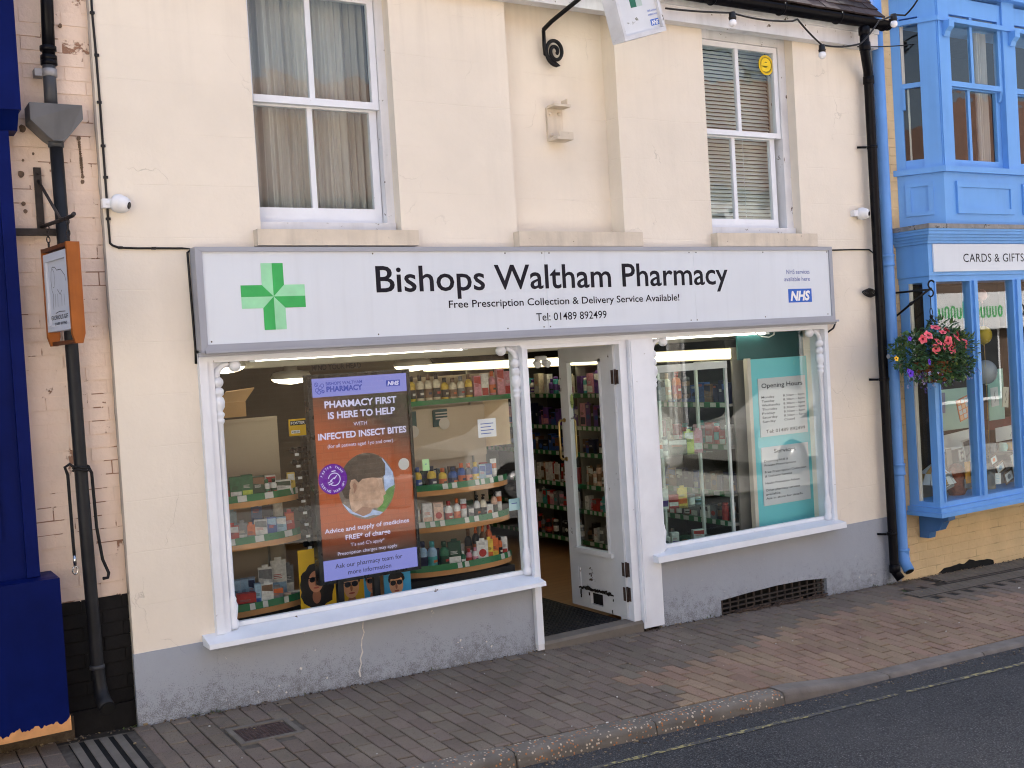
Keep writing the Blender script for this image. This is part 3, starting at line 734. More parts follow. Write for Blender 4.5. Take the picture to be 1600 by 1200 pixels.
for zz in (1.80, .40, .22):
    b = MB(); b.tube([(4.806, .020, zz-.055), (4.806, .020, zz+.055)], .008, 8); b.box(4.812, 4.8175, -.005, .03, zz-.05, zz+.05); b.box(4.7985, 4.7995, .032, .062, zz-.05, zz+.05)
    b.build('hinge', RUST, door)
b = MB(); b.lathe([(.030, 0), (.030, .001)], (DX0+.0165, .60, 1.62), (-1, 0, 0), 24); b.text('PULL', (DX0+.0145, .60, 1.605), .016, .05, 'C', .01, mi=1, ex=(0, -1, 0), thick=.0003)
ob = b.build('door_sticker', [pm('pale_green_sticker', rgb(170, 190, 120), .5), SIGNK]); ob.scale = (1, .7, 1.9)
tag(ob, 'oval pale green sticker on the glass of the open door', 'sticker')
# ================================================================ fascia sign
S = thing('fascia_sign', (4.43, -.05, 2.12), 'long white pharmacy fascia sign in a grey frame with a green cross', 'shop sign')
b = MB(); x0, x1, z0, z1 = 1.800, 6.965, 2.118, 2.722
yf = -.112
b.prism([(x0, z0), (x1, z0), (x1-.035, z0+.046), (x0+.04, z0+.046)], 'y', yf, -.002)
b.prism([(x0, z1), (x0+.04, z1-.028), (x1-.035, z1-.028), (x1, z1)], 'y', yf, -.002)
b.prism([(x0, z0+.0005), (x0+.0395, z0+.0465), (x0+.0395, z1-.0285), (x0, z1-.0005)], 'y', yf+.001, -.002)
b.prism([(x1, z0+.0005), (x1, z1-.0005), (x1-.0345, z1-.0285), (x1-.0345, z0+.0465)], 'y', yf+.001, -.002)
b.box(x0+.02, x1+.02, -.13, -.113, z0-.004, z0+.012); b.box(x0-.01, x1+.01, -.10, -.0635, z0-.022, z0-.0005)
b.build('frame', ALU, S, bevel=.004)
px0, px1, pz0, pz1 = x0+.036, x1-.030, z0+.044, z1-.025
b = MB()
for a, c in ((px0, 4.18), (4.182, 5.50), (5.502, px1)): b.box(a, c, -.100, -.03, pz0, pz1)
b.build('panel', SIGNW, S, bevel=.0015, seg=1)
SY = -.1005
b = MB(); b.text('Bishops Waltham Pharmacy', (2.915, SY, 2.442), .170, 2.918, bold=.011); b.build('lettering', SIGNK, S)
b = MB(); b.text('Free Prescription Collection & Delivery Service Available!', (3.418, SY, 2.329), .050, 1.926, bold=.010)
b.text('Tel: 01489 892499', (4.083, SY, 2.222), .055, .590, bold=.004); b.build('lettering', SIGNK, S)
b = MB(); b.text('NHS services', (6.450, SY, 2.508), .037, .256); b.text('available here', (6.424, SY, 2.452), .036, .282); b.build('lettering', NAVY, S)
b = MB(); b.box(6.459, 6.716, -.1025, -.1003, 2.283, 2.390); b.text('NHS', (6.478, -.1030, 2.300), .074, .218, bold=.045, shear=.22, mi=1); b.build('emblem', [NHSB, WVIN], S)
cx, cz, H_, W_ = 2.250, 2.431, .196, .068
b = MB()
def half(pts, mi): b.face([b.v((cx+a, SY-.0008-(0 if mi else .0002), cz+c)) for a, c in pts], mi)
half([(0, 0), (0, H_), (-W_, H_), (-W_, W_)], 1); half([(0, 0), (W_, W_), (W_, H_), (0, H_)], 0)
half([(0, 0), (H_, 0), (H_, W_), (W_, W_)], 1); half([(0, 0), (W_, -W_), (H_, -W_), (H_, 0)], 0)
half([(0, 0), (0, -H_), (W_, -H_), (W_, -W_)], 1); half([(0, 0), (-W_, -W_), (-W_, -H_), (0, -H_)], 0)
half([(0, 0), (-H_, 0), (-H_, -W_), (-W_, -W_)], 1); half([(0, 0), (-W_, W_), (-H_, W_), (-H_, 0)], 0)
b.build('emblem', [GDK, GLT], S)
b = MB()
for xx in (1.85, 2.90, 3.85, 4.16, 4.20, 5.46, 5.52, 6.2, 6.90):
    for zz in (pz0+.018, pz1-.016): b.lathe([(.0055, 0), (.004, .002)], (xx+random.uniform(-.02, .02), -.1001, zz), (0, -1, 0), 8)
b.build('screw', pm('dull_screw', (.12, .11, .10, 1), .5, metal=.6), S)

# ================================================================ fittings on the pharmacy front
def pipe_path(px, y): return [(F(u, v, y)[0], y, F(u, v, y)[1]) for u, v in px]
# iron scroll bracket + projecting sign
b = MB(); pts = []
sx, sz, sy = 4.505, 4.125, .10
for i in range(50):
    a = R(-40+i*14); rr = .018+.072*(i/49)
    pts.append((sx+rr*math.cos(a)*.95, sy, sz+rr*math.sin(a)*1.1))
lastp = pts[-1]
pts += [(4.418, sy, 4.10), (4.415, sy, 4.16), (4.416, sy, 4.27)]
pts2 = [(4.416, sy, 4.27), (4.44, .03, 4.31), (4.56, -.30, 4.45), (4.66, -.62, 4.62)]
b.tube(pts, .0135, 8, flat=1.0); b.tube([pts[-1]]+pts2[1:], .016, 8)
tag(b.build('iron_bracket', BLACKIRON), 'black wrought iron bracket ending in a scroll in the blind niche', 'bracket')
P = thing('projecting_sign', (4.86, -.5, 4.05), 'weathered white box sign hanging edge on above the niche, lower corner in view', 'hanging sign')
pM = Matrix.Translation((4.62, -.52, 4.055)) @ Matrix.Rotation(R(2), 4, 'Z') @ Matrix.Rotation(R(6), 4, 'Y')
def psign():
    b = MB(pM); L = .50
    b.box(0, L, 0, .11, 0, .028); b.box(0, .022, 0, .11, .0285, .9); b.box(L-.022, L, 0, .11, .0285, .9); b.box(.0225, L-.0225, 0, .11, .88, .9)
    return b
# the face is read from the street: front plane along x
pM = Matrix.Translation((F(970, 63, -.5)[0], -.5, F(970, 63, -.5)[1])) @ Matrix.Rotation(R(0), 4, 'Z')
tl = F(970, 63, -.5); br = F(1045, 37, -.5)
ang = math.atan2(br[1]-tl[1], br[0]-tl[0]); Lp = math.hypot(br[0]-tl[0], br[1]-tl[1])
yawp = R(-14)
pM = Matrix.Translation((tl[0], -.55, tl[1]-.02)) @ Matrix.Rotation(R(12), 4, 'Z') @ Matrix.Rotation(-ang*.88, 4, 'Y')
b = MB(pM); Lp = .47
b.box(0, Lp, 0, .11, 0, .03); b.box(0, .026, 0, .11, .0305, .8); b.box(Lp-.026, Lp, 0, .11, .0305, .8); b.box(.0265, Lp-.0265, 0, .11, .78, .8)
b.build('frame', pm('weathered_white_frame', (.60, .605, .62, 1), .5, .12, 8, .2, 30, .003, chips=(rgb(96, 92, 84), 12, .62)), P, bevel=.006)
b = MB(pM); b.box(.0268, Lp-.0268, .022, .088, .031, .779)
b.build('panel', pm('mossy_white_panel', (.62, .64, .66, 1), .45, .06, 4, chips=(rgb(104, 104, 70), 7, .665)), P)
b = MB(pM)
b.poly((.17, .0212, .20), (1, 0, 0), (0, 0, 1), [(0, 0), (.065, 0), (.065, .2), (0, .2)], 0); b.poly((.235, .0212, .20), (1, 0, 0), (0, 0, 1), [(0, 0), (.065, 0), (.065, .2), (0, .2)], 1)
b.poly((.345, .0212, .055), (1, 0, 0), (0, 0, 1), [(0, 0), (.092, 0), (.092, .042), (0, .042)], 2)
b.text('NHS', (.352, .0206, .061), .030, .078, bold=.04, shear=.22, mi=3)
b.text('NHS services', (.335, .0206, .150), .014, .10, mi=2); b.text('available here', (.335, .0206, .125), .014, .10, mi=2)
b.build('emblem', [pm('dark_green_vinyl', rgb(22, 98, 70), .4), pm('grey_green_vinyl', rgb(176, 192, 184), .4), NHSB, WVIN], P)
# cream channel bracket in the niche
b = MB(); x0, x1 = 4.425, 4.555
b.box(x0, x1, .128, .150, 3.500, 3.735); b.box(x0, x1+.01, .03, .1275, 3.725, 3.742); b.box(x0, x1+.01, .02, .1275, 3.492, 3.512); b.box(x0+.02, x1+.01, .02, .030, 3.5125, 3.545); b.box(x1-.006, x1+.0, .055, .1275, 3.742, 3.785)
for xx in (x0+.025, x1-.03):
    for zz in (3.54, 3.69): b.lathe([(.014, 0), (.014, .008), (.006, .014)], (xx, .128, zz), (0, -1, 0), 10)
tag(b.build('wall_bracket', STONE, bevel=.004), 'cream painted metal channel bracket bolted inside the blind niche', 'bracket')
# cameras
def camera_dome(x, z, look, label):
    t_ = thing('security_camera', (x, 0, z), label, 'security camera', 'security cameras on the pharmacy front')
    d = Vector(look).normalized(); a = Vector((x, -.055, z))
    b = MB(); b.lathe([(.018, 0), (.018, .02), (.026, .03)], (x-.075 if look[0] > .5 else x, -.03, z+.005), (1 if look[0] > .5 else 0, -.25 if look[0] > .5 else -1, 0), 14); b.box(x-.095, x-.05, -.045, -.001, z-.02, z+.03)
    b.build('bracket', WVIN, t_, bevel=.005)
    b = MB(); b.lathe([(.024, -.042), (.046, -.038), (.050, -.028), (.052, -.002), (.0475, .0), (.0475, .012), (.043, .028), (.034, .042), (.020, .049)], a, d, 24)
    b.build('housing', WVIN, t_)
    b = MB(); b.lathe([(.020, .042), (.020, .0505), (.014, .052)], a, d, 18); b.build('lens', pm('dark_lens', (.01, .01, .012, 1), .08), t_)
camera_dome(1.425, 2.965, (.75, -.62, -.25), 'white dome camera on the cream wall left of the fascia sign, beside the black cable')
camera_dome(7.425, 3.005, (.35, -.9, -.12), 'white dome camera on the cream wall close to the black downpipe')
# black cables
CABL = pm('black_cable', (.012, .011, .011, 1), .5)
pl = pipe_path([(140, -40), (144, 20), (150, 85), (156, 160), (161, 230), (166, 300), (169, 345), (172, 380)], -.008)
pl += [(pl[-1][0]+.012, -.008, pl[-1][2]-.012)]+pipe_path([(186, 387), (215, 388), (250, 388), (285, 388), (299, 389)], -.008)
pl += [(1.786, -.008, 2.70), (1.790, -.008, 2.45), (1.795, -.008, 2.15), (1.792, -.008, 2.06)]
t_ = thing('cable', (1.36, 0, 2.7), 'thin black cable clipped down the left edge of the cream wall to the fascia sign', 'cable')
b = MB(); b.tube(pl, .0068, 6); b.build('wire', CABL, t_)
for u, v in ((144, 20), (151, 86), (155, 160), (161, 228), (165, 277), (169, 342), (188, 387), (240, 388)):
    xx, zz = F(u, v, -.008); b = MB(); b.box(xx-.012, xx+.012, -.016, -.0005, zz-.007, zz+.007); b.build('clip', CABL, t_, bevel=.002)
b = MB(); b.tube(pipe_path([(1294, 391), (1330, 390), (1358, 390), (1364, 395)], -.008), .006, 6)
tag(b.build('cable', CABL), 'thin black cable running from the right end of the fascia sign to the black downpipe', 'cable')
b = MB(); q = pipe_path([(1300, 500), (1306, 503), (1302, 513), (1292, 520)], -.03); b.tube(q, .008, 6)
tag(b.build('cable', CABL), 'short black cable looping out below the right end of the fascia sign', 'cable')
b = MB()
for k in range(5): b.tube([(7.455+.06*math.cos(q)+.006*k, -.03-.008*k, 2.335-.018*math.cos(q)+.020*math.sin(q)+.004*k) for q in [i*.42 for i in range(16)]], .005, 6)
tag(b.build('cable', CABL), 'small tied coil of black cable sticking out left of the black downpipe', 'cable')

# gutter and black downpipe
g = thing('gutter', (4.5, -.22, 4.5), 'black half round plastic gutter under the dark tiled roof edge', 'gutter')
b = MB(); gy, gz0 = -.215, 4.565; n = 14
def ring(x, r):
    return [(x, gy+r*math.cos(R(180+180*k/n)), gz0+r*math.sin(R(180+180*k/n))) for k in range(n+1)]
o0, o1, i0, i1 = ring(1.25, .060), ring(7.66, .060), ring(1.25, .055), ring(7.66, .055)
O0, O1, I0, I1 = [[b.v(p) for p in q] for q in (o0, o1, i0, i1)]
for k in range(n):
    b.face([O0[k], O0[k+1], O1[k+1], O1[k]], 0, True); b.face([I0[k+1], I0[k], I1[k], I1[k+1]], 0, True)
b.face([O0[0], O1[0], I1[0], I0[0]]); b.face([O0[n], I0[n], I1[n], O1[n]]); b.face(I1+O1[::-1])
b.face(o1 and [b.v(p) for p in o1])
b.build('trough', BLACKPVC, g)
for xx in (2.0, 3.0, 4.1, 5.02, 5.72, 6.42, 7.05, 7.60):
    b = MB(); b.tube([(xx, gy+.064*math.cos(R(a)), gz0+.064*math.sin(R(a))) for a in range(170, 371, 15)], .007, 6); b.box(xx-.035, xx+.035, gy+.05, -.119, gz0-.012, gz0+.02); b.build('gutter_clip', BLACKPVC, g)
d = thing('downpipe', (7.58, -.06, -.1), 'black plastic downpipe at the right end of the cream wall', 'downpipe')
b = MB(); r_ = .0385
b.tube([(7.36, gy, 4.50), (7.36, gy, 4.36), (7.365, gy+.01, 4.325), (7.53, -.09, 4.185), (7.548, -.075, 4.14), (7.55, -.075, 3.4), (7.552, -.075, 1.2), (7.56, -.075, .04), (7.562, -.085, -.03), (7.575, -.125, -.085)], r_, 16)
b.build('pipe', BLACKPVC, d)
for zz, yy in ((4.47, gy), (4.345, gy), (4.12, -.075), (.0, -.078)):
    b = MB(); xx = 7.36 if zz > 4.2 else (7.55 if zz > 1 else 7.56); b.lathe([(r_+.001, -.035), (r_+.007, -.03), (r_+.007, .03), (r_+.001, .035)], (xx, yy, zz), (0, 0, 1), 18); b.build('collar', BLACKPVC, d)
for zz in (3.56, 1.61, .30):
    b = MB(); b.lathe([(r_+.002, -.014), (r_+.005, -.012), (r_+.005, .012), (r_+.002, .014)], (7.552, -.075, zz), (0, 0, 1), 18); b.tube([(7.50, -.06, zz), (7.44, -.012, zz+.005)], .010, 6); b.build('pipe_clip', BLACKPVC, d)
# festoon lights
f = thing('festoon_lights', (6.5, -.25, 4.5), 'string of festoon lights with round white bulbs looping along the black gutter', 'string lights')
def sag(a, c, s, n=10):
    a, c = Vector(a), Vector(c); return [a.lerp(c, i/n)+Vector((0, 0, -s*4*(i/n)*(1-i/n))) for i in range(n+1)]
gp = lambda u, v, y=-.30: Vector((F(u, v, y)[0], y, F(u, v, y)[1]))
pts = sag(gp(1040, 13), gp(1143, 20), .006)+sag(gp(1143, 20), gp(1238, 33), .02)[1:]+sag(gp(1238, 33), gp(1246, 30), .0, 2)[1:]+sag(gp(1246, 30), gp(1284, 70), .01)[1:]+sag(gp(1284, 70), gp(1345, 68), .02)[1:]+sag(gp(1345, 68), gp(1374, 32), .01)[1:]+sag(gp(1374, 32), gp(1397, 23), .004, 4)[1:]+sag(gp(1397, 23), gp(1414, 24, -.3), .0, 3)[1:]+sag(gp(1414, 24), gp(1436, -4, -.45), .012)[1:]
b = MB(); b.tube(pts, .0075, 6); b.build('wire', CABL, f)
for u, v in ((1144, 20), (1284, 71), (1396, 23)):
    c = gp(u, v, -.30)
    h = MB(); h.lathe([(.010, .008), (.024, .004), (.026, -.03), (.030, -.034), (.026, -.052)], c, (0, 0, 1), 14); h.build('lamp_holder', CABL, f)
    q = MB(); q.ball((c.x, c.y, c.z-.075), .030, 0, 16, (1, 1, 1.05)); q.build('bulb', pm('frosted_bulb', (.80, .80, .82, 1), .25), f)
b = MB(); b.tube(sag(gp(1340, 73, -.12), gp(1440, 68, -.12), .01), .005, 5); tag(b.build('cable', CABL), 'thin black cable passing behind the gutter outlet to the blue bay', 'cable')

# ================================================================ left neighbour: painted brick strip and dark blue shopfront
NB = thing('neighbour_building', (.9, .1, 0), 'pale pink painted brick building with a dark blue timber shopfront at the left edge', 'building')
def brick_run(x0, x1, z0, z1, y, bw=.215, bh=.075, dep=.05, seed=1, jit=.0026):
    m = MB(); r = random.Random(seed); z = z0; k = 0
    while z < z1-.01:
        x = x0-(.5*bw if k % 2 else 0)
        while x < x1:
            a, c = max(x+.003, x0), min(x+bw-.003, x1)
            if c-a > .01:
                yy = y+r.gauss(0, jit)
                m.obox(((a+c)/2, yy+dep/2, z+bh/2), (c-a, dep, bh-.0055+r.uniform(-.002, .001)), Matrix.Rotation(r.gauss(0, .004), 4, 'Z') @ Matrix.Rotation(r.gauss(0, .006), 4, 'Y'))
            x += bw
        z += bh; k += 1
    return m
PINK = pm('pink_masonry_paint', (.75, .605, .495, 1), .75, .06, 4, .6, 24, .008, chips=(rgb(150, 116, 96), 10, .69))
PINKJ = pm('pink_joint_paint', (.74, .595, .485, 1), .8, .06, 6, .6, 40, .006, chips=(rgb(150, 116, 96), 4.5, .545))
BLKB = pm('black_masonry_paint', (.0065, .0065, .0075, 1), .6, .3, 8, .6, 30, .006, chips=(rgb(150, 118, 84), 7, .69), spec=.2)
b = brick_run(.55, 1.336, .80, 4.9, .045, seed=4); b.build('brick_wall', PINK, NB, bevel=.006)
b = MB(); b.box(.55, 1.336, .0485, .30, .79, 4.9); b.build('brick_backing', PINKJ, NB)
b = brick_run(.55, 1.336, .20, .80, .043, seed=5, jit=.003); b.build('brick_plinth', BLKB, NB, bevel=.008)
b = MB(); b.box(.55, 1.336, .051, .30, -.2, .79); b.box(.5, 1.336, .03, .05, -.2, .195); b.build('plinth_backing', BLKB, NB)
b = MB()   # ragged mortar fillet where the two fronts meet
path = [(1.338+.004*noise.noise(Vector((i*.9, 1, 0))), .012+.004*noise.noise(Vector((i*.7, 4, 0))), .80+i*.06) for i in range(64)]
b.tube(path, [.010+.004*noise.noise(Vector((i*1.3, 7, 0))) for i in range(64)], 6); b.build('mortar_fillet', pm('grey_mortar', (.35, .31, .27, 1), .9, .2, 8, .4, 50), NB)
sh = MB(); sh.box(-4, .872, -.10, .20, .98, 3.33); sh.build('shopfront_board', DKBLUE, NB, bevel=.006)
b = MB()
b.box(.805, .868, -.128, -.1005, .99, 3.32); b.box(.66, .70, -.122, -.1005, 1.2, 3.30); b.box(-4, .56, -.125, -.1005, 1.0, 3.32)
b.build('moulding', DKBLUE, NB, bevel=.01, seg=3)
b = MB(); b.box(-4, .926, -.20, .15, 3.42, 5.2); b.box(.2, .80, -.22, -.2005, 3.7, 4.45); b.box(.25, .75, -.226, -.2205, 3.75, 4.40); b.build('fascia_board', DKBLUE, NB, bevel=.008)
b = MB(); b.prism([(-.10, 3.331), (.10, 3.331), (.10, 3.4195), (-.195, 3.4195)], 'x', -4, .915); b.build('cornice', DKBLUE, NB, bevel=.006)
b = MB(); b.box(-4, .945, -.24, .10, .215, .985); b.build('plinth_box', DKBLUE, NB, bevel=.006)
b = MB(); pts = [(.2, .188)]; x = .2
up = [(.20, .27)]
rnd = random.Random(8); x = .2
while x < .93:
    up.append((x, .232+.030*noise.noise(Vector((x*9, 3, 0)))+.022*(((x*11.3) % 1)-.5)+.014*noise.noise(Vector((x*70, 3, 0))))); x += .009
b.prism([(.2, .185), (.951, .185)]+[(.951, .262)]+up[::-1], 'y', -.2425, -.12); b.build('bare_edge', BARE, NB)
b = MB(); b.box(-4, 1.0, -.02, .06, -.2, .19); b.build('rubble_footing', pm('earthy_rubble', (.075, .055, .036, 1), .95, .4, 14, .8, 30, .02), NB)
b = MB(); b.box(-4, 1.33, .301, 5.8, -.3, 5.2); b.prism([(.0, 5.2), (5.8, 5.2), (2.9, 7.4)], 'x', -4, 1.33); b.build('rear_block', pm('rear_render', (.4, .36, .3, 1), .9), NB)
# scars on the pink wall
b = MB(); rnd = random.Random(12)
def blot(u, v, r, y=.0385):
    x, z = F(u, v, .04); n = 13
    pp = [(x+r*(1+.5*noise.noise(Vector((k*1.9, u, 0))))*math.cos(6.283*k/n), z+r*1.15*(1+.5*noise.noise(Vector((k*1.9, v, 3))))*math.sin(6.283*k/n)) for k in range(n)]
    b.prism(pp, 'y', y, y+.02)
for u, v, r in ((35, 201, .018), (33, 272, .016), (37, 318, .010), (40, 330, .010), (36, 250, .006), (52, 240, .006), (94, 40, .010), (123, 216, .011), (129, 284, .010)): blot(u, v, r)
for k in range(16): blot(124+k*.35, 222+k*3.6, .005+.004*rnd.random())
b.build('wall_scar', pm('scar_brown', (.16, .11, .075, 1), .9, .4, 30, .4, 60), NB)

# left downpipe with hopper
d = thing('downpipe', (1.12, -.06, .2), 'dark grey downpipe with a hopper head on the pink brick strip', 'downpipe')
BP = BLACKPVC
b = MB(); b.tube([(1.122, -.03, 5.0), (1.118, -.03, 4.05), (1.108, -.03, 3.74)], .033, 14); b.build('upper_pipe', BP, d)
b = MB(); b.tube([(1.106, -.03, 3.76), (1.10, -.04, 3.44)], .0335, 14); b.build('pipe', GREYPVC, d)
for zz in (3.795, 3.745, 3.72):
    b = MB(); b.lathe([(.034, -.016), (.043, -.012), (.043, .012), (.034, .016)], (1.107, -.03, zz), (0, 0, 1), 18); b.build('collar', BP, d)
b = MB(); b.lathe([(.034, -.022), (.040, -.02), (.040, .02), (.034, .022)], (1.105, -.03, 3.665), (0, 0, 1), 18); b.box(1.03, 1.075, -.04, .03, 3.645, 3.685); b.build('pipe_clip', pm('galvanised_clip', (.28, .28, .29, 1), .5, metal=.3), d)
b = MB()
top = [(.975, 3.475), (1.238, 3.475), (1.238, 3.40), (1.162, 3.305), (1.135, 3.285), (1.085, 3.285), (1.055, 3.305), (.975, 3.385)]
f0 = [b.v((x, -.15 if z > 3.35 else -.125, z)) for x, z in top]; f1 = [b.v((x, .02, z)) for x, z in top]
b.face(f0); b.face(f1[::-1])
for i in range(8): b.face([f0[i], f1[i], f1[(i+1) % 8], f0[(i+1) % 8]])
b.build('hopper_head', pm('hopper_grey', (.105, .108, .115, 1), .45, .15, 4, .05, 40, .001, streak=.4), d, bevel=.006)
b = MB(); b.tube([(1.110, -.045, 3.30), (1.115, -.05, 2.6), (1.119, -.055, 1.4), (1.132, -.055, .45), (1.136, -.06, .36), (1.139, -.072, .30), (1.144, -.105, .255), (1.150, -.155, .232)], [.0345]*5+[.038, .042, .043], 16); b.build('pipe', pm('dark_pipe', (.014, .015, .018, 1), .45, .3, 6, .05, 40, .001, streak=.4, spec=.2), d)
b = MB(); b.lathe([(.034, 0), (.041, .003), (.041, .03), (.036, .034)], (1.110, -.045, 3.262), (0, 0, 1), 18); b.build('collar', GREYPVC, d); b = MB(); b.lathe([(.035, 0), (.040, .003), (.040, .02), (.035, .024)], (1.131, -.055, .43), (0, 0, 1), 18); b.build('collar', GREYPVC, d)
b = MB(); b.lathe([(.034, 0), (.034, .004)], (1.151, -.157, .231), (.1, -.92, -.38), 16); b.build('outlet_void', DARK, d)
# dog lead tied round the pipe
b = MB(); z0 = 1.535
b.tube([(1.121+.041*math.cos(a), -.053+.041*math.sin(a), z0+.006*math.sin(2*a)) for a in [i*.42 for i in range(16)]], .006, 6)
b.tube([(1.121+.042*math.cos(a), -.053+.042*math.sin(a), z0-.014+.006*math.sin(2*a)) for a in [i*.42 for i in range(16)]], .006, 6)
lp = [(1.085, -.075, 1.535), (1.06, -.08, 1.56), (1.035, -.075, 1.545), (1.048, -.07, 1.50), (1.050, -.068, 1.3), (1.052, -.066, 1.12), (1.053, -.066, 1.06)]
b.tube(lp, .0085, 6)
b.tube([(1.155, -.07, 1.535), (1.172, -.06, 1.50), (1.180, -.05, 1.2), (1.20, -.045, 1.02), (1.228, -.04, .94), (1.222, -.04, .915), (1.195, -.045, .915)], .009, 6)
lead = b.build('dog_lead', pm('black_rope', (.012, .012, .013, 1), .8, .3, 60, .4, 150))
tag(lead, 'black rope dog lead knotted round the left downpipe with a hanging clip', 'dog lead')
b = MB(); b.tube([(1.053, -.066, 1.065), (1.053, -.066, 1.01)], .009, 8); b.tube([(1.053+.013*math.sin(a), -.066, .985+.022*math.cos(a)) for a in [i*.6 for i in range(11)]], .005, 6)
b.build('clip', pm('chromed_clip', (.5, .5, .5, 1), .25, metal=1), lead)

# hanging gift shop sign on its wrought bracket (swung slightly towards the pharmacy)
AX = Vector((.165, -.986, 0)).normalized(); BO = Vector((1.018, .03, 0))
def ax(s, z): return BO+AX*s+Vector((0, 0, z))
BR_ = pm('rusty_black_iron', (.028, .022, .020, 1), .6, .4, 20, .3, 60, .002)
b = MB(); b.box(1.000, 1.036, .020, .045, 2.835, 3.165)
b.tube([ax(.0, 2.845), ax(.30, 2.842), ax(.47, 2.842), ax(.50, 2.85)], .011, 6); b.tube([ax(0, 3.10), ax(.12, 3.0), ax(.30, 2.85)], .008, 6)
b.box(.86, 1.09, -.012, .018, 2.795, 2.832)
for zz in (2.87, 3.13): b.lathe([(.007, 0), (.005, .004)], (1.018, .019, zz), (0, -1, 0), 8)
tag(b.build('sign_bracket', BR_), 'rusty black iron wall bracket holding the small hanging sign on the pink strip', 'bracket')
H = thing('hanging_sign', ax(.28, 2.2), 'small hanging gift shop sign with an elephant drawing in an orange timber frame', 'hanging sign')
TEAK = pm('orange_timber', rgb(150, 84, 30), .6, .25, 5, .2, 30, .002, streak=.7); TEAKD = pm('brown_timber', rgb(92, 52, 28), .55, .2, 5, .2, 30, .002)
s0, s1 = .065, .455; NX = Vector((AX.y, -AX.x, 0)); NX = NX if NX.x < 0 else -NX      # face that looks back up the street
T2 = .033
def hs(s, n, z): return BO+AX*s+NX*n+Vector((0, 0, z))
def hbox(m, sa, sb, na, nb, za, zb, mi=0, ch=0):
    m.hexa([hs(sa, na, za), hs(sb, na, za), hs(sb, nb, za), hs(sa, nb, za)], [hs(sa, na, zb), hs(sb, na, zb), hs(sb, nb, zb), hs(sa, nb, zb)], mi)
zt, zb_ = 2.715, 2.195
for sa in (s0, s1-.022):     # the two uprights with their clipped feet
    m = MB(); pr = [(-T2, zb_+.05), (-T2*.55, zb_), (T2*.55, zb_), (T2, zb_+.05), (T2, zt-.0), (-T2, zt-.0)]
    f0 = [m.v(hs(sa, n, z)) for n, z in pr]; f1 = [m.v(hs(sa+.022, n, z)) for n, z in pr]
    m.face(f0); m.face(f1[::-1])
    for i in range(6): m.face([f0[i], f0[(i+1) % 6], f1[(i+1) % 6], f1[i]])
    m.build('frame_upright', TEAK, H, bevel=.002)
m = MB(); hbox(m, s0+.0005, s1-.0225, -T2, T2, zt-.022, zt-.002); m.build('frame_rail', TEAKD, H, bevel=.002); m = MB(); hbox(m, s0+.023, s1-.023, -.012, .012, zb_+.002, zb_+.022); m.build('frame_rail', TEAKD, H, bevel=.002)
m = MB(); hbox(m, s0+.024, s1-.024, -.018, .018, zb_+.075, zt-.035)
for q in ((s0+.024, s0+.05, zb_+.075, zt-.035), (s1-.05, s1-.024, zb_+.075, zt-.035), (s0+.0505, s1-.0505, zt-.075, zt-.035), (s0+.0505, s1-.0505, zb_+.075, zb_+.105)): hbox(m, q[0], q[1], .0185, .032, q[2], q[3])
m.build('panel', pm('pale_blue_grey_board', (.52, .54, .60, 1), .45, .05, 5), H, bevel=.002)
m = MB(); o = hs(s0+.05, .0188, zb_+.105); ex, ez = AX, Vector((0, 0, 1)); W = s1-s0-.10
st = lambda pts, w=.004: m.stroke(o, ex, ez, [(a*W, c*.36) for a, c in pts], w)
# an elephant in a few lines
st([(.16, .80), (.22, .86), (.36, .85), (.45, .80), (.65, .80), (.84, .70), (.90, .55), (.88, .26)]); st([(.16, .80), (.12, .68), (.14, .52), (.2, .46), (.16, .34), (.17, .24)])
st([(.22, .84), (.30, .78), (.32, .66), (.26, .56), (.2, .56)], .003); st([(.3, .46), (.28, .27)], .003); st([(.42, .46), (.40, .27)], .003); st([(.62, .44), (.60, .27)], .003); st([(.74, .44), (.75, .27)], .003)
st([(.42, .52), (.55, .44), (.64, .50)]); st([(.96, .56), (.95, .36)], .003); st([(.25, .18), (.45, .20), (.75, .19)], .004)
m.text('GLORIOUS GIFTS', o+ex*.01*W+ez*.032, .024, W*.98, bold=.01, thick=.0002, ex=ex); m.text('01489 895960', o+ex*.18*W+ez*.0, .018, W*.62, bold=.01, thick=.0002, ex=ex)
st([(.06, 1.05), (.12, 1.16), (.16, 1.10), (.10, 1.02), (.18, 1.04), (.24, 1.10), (.28, 1.04), (.33, 1.10), (.37, 1.04), (.42, 1.16), (.46, 1.05), (.52, 1.09), (.56, 1.04), (.62, 1.10), (.67, 1.04), (.74, 1.10), (.78, .96), (.82, 1.08), (.94, 1.09)], .003)
m.build('lettering', SIGNK, H)
for ss in (.10, .40):
    m = MB(); z = 2.838
    for k in range(4):
        c = ax(ss, z-.014-k*.030); m.tube([c+(AX if k % 2 else NX)*.009*math.cos(a)+Vector((0, 0, .018*math.sin(a))) for a in [i*.7 for i in range(10)]], .003, 5)
    m.build('chain', BR_, H)
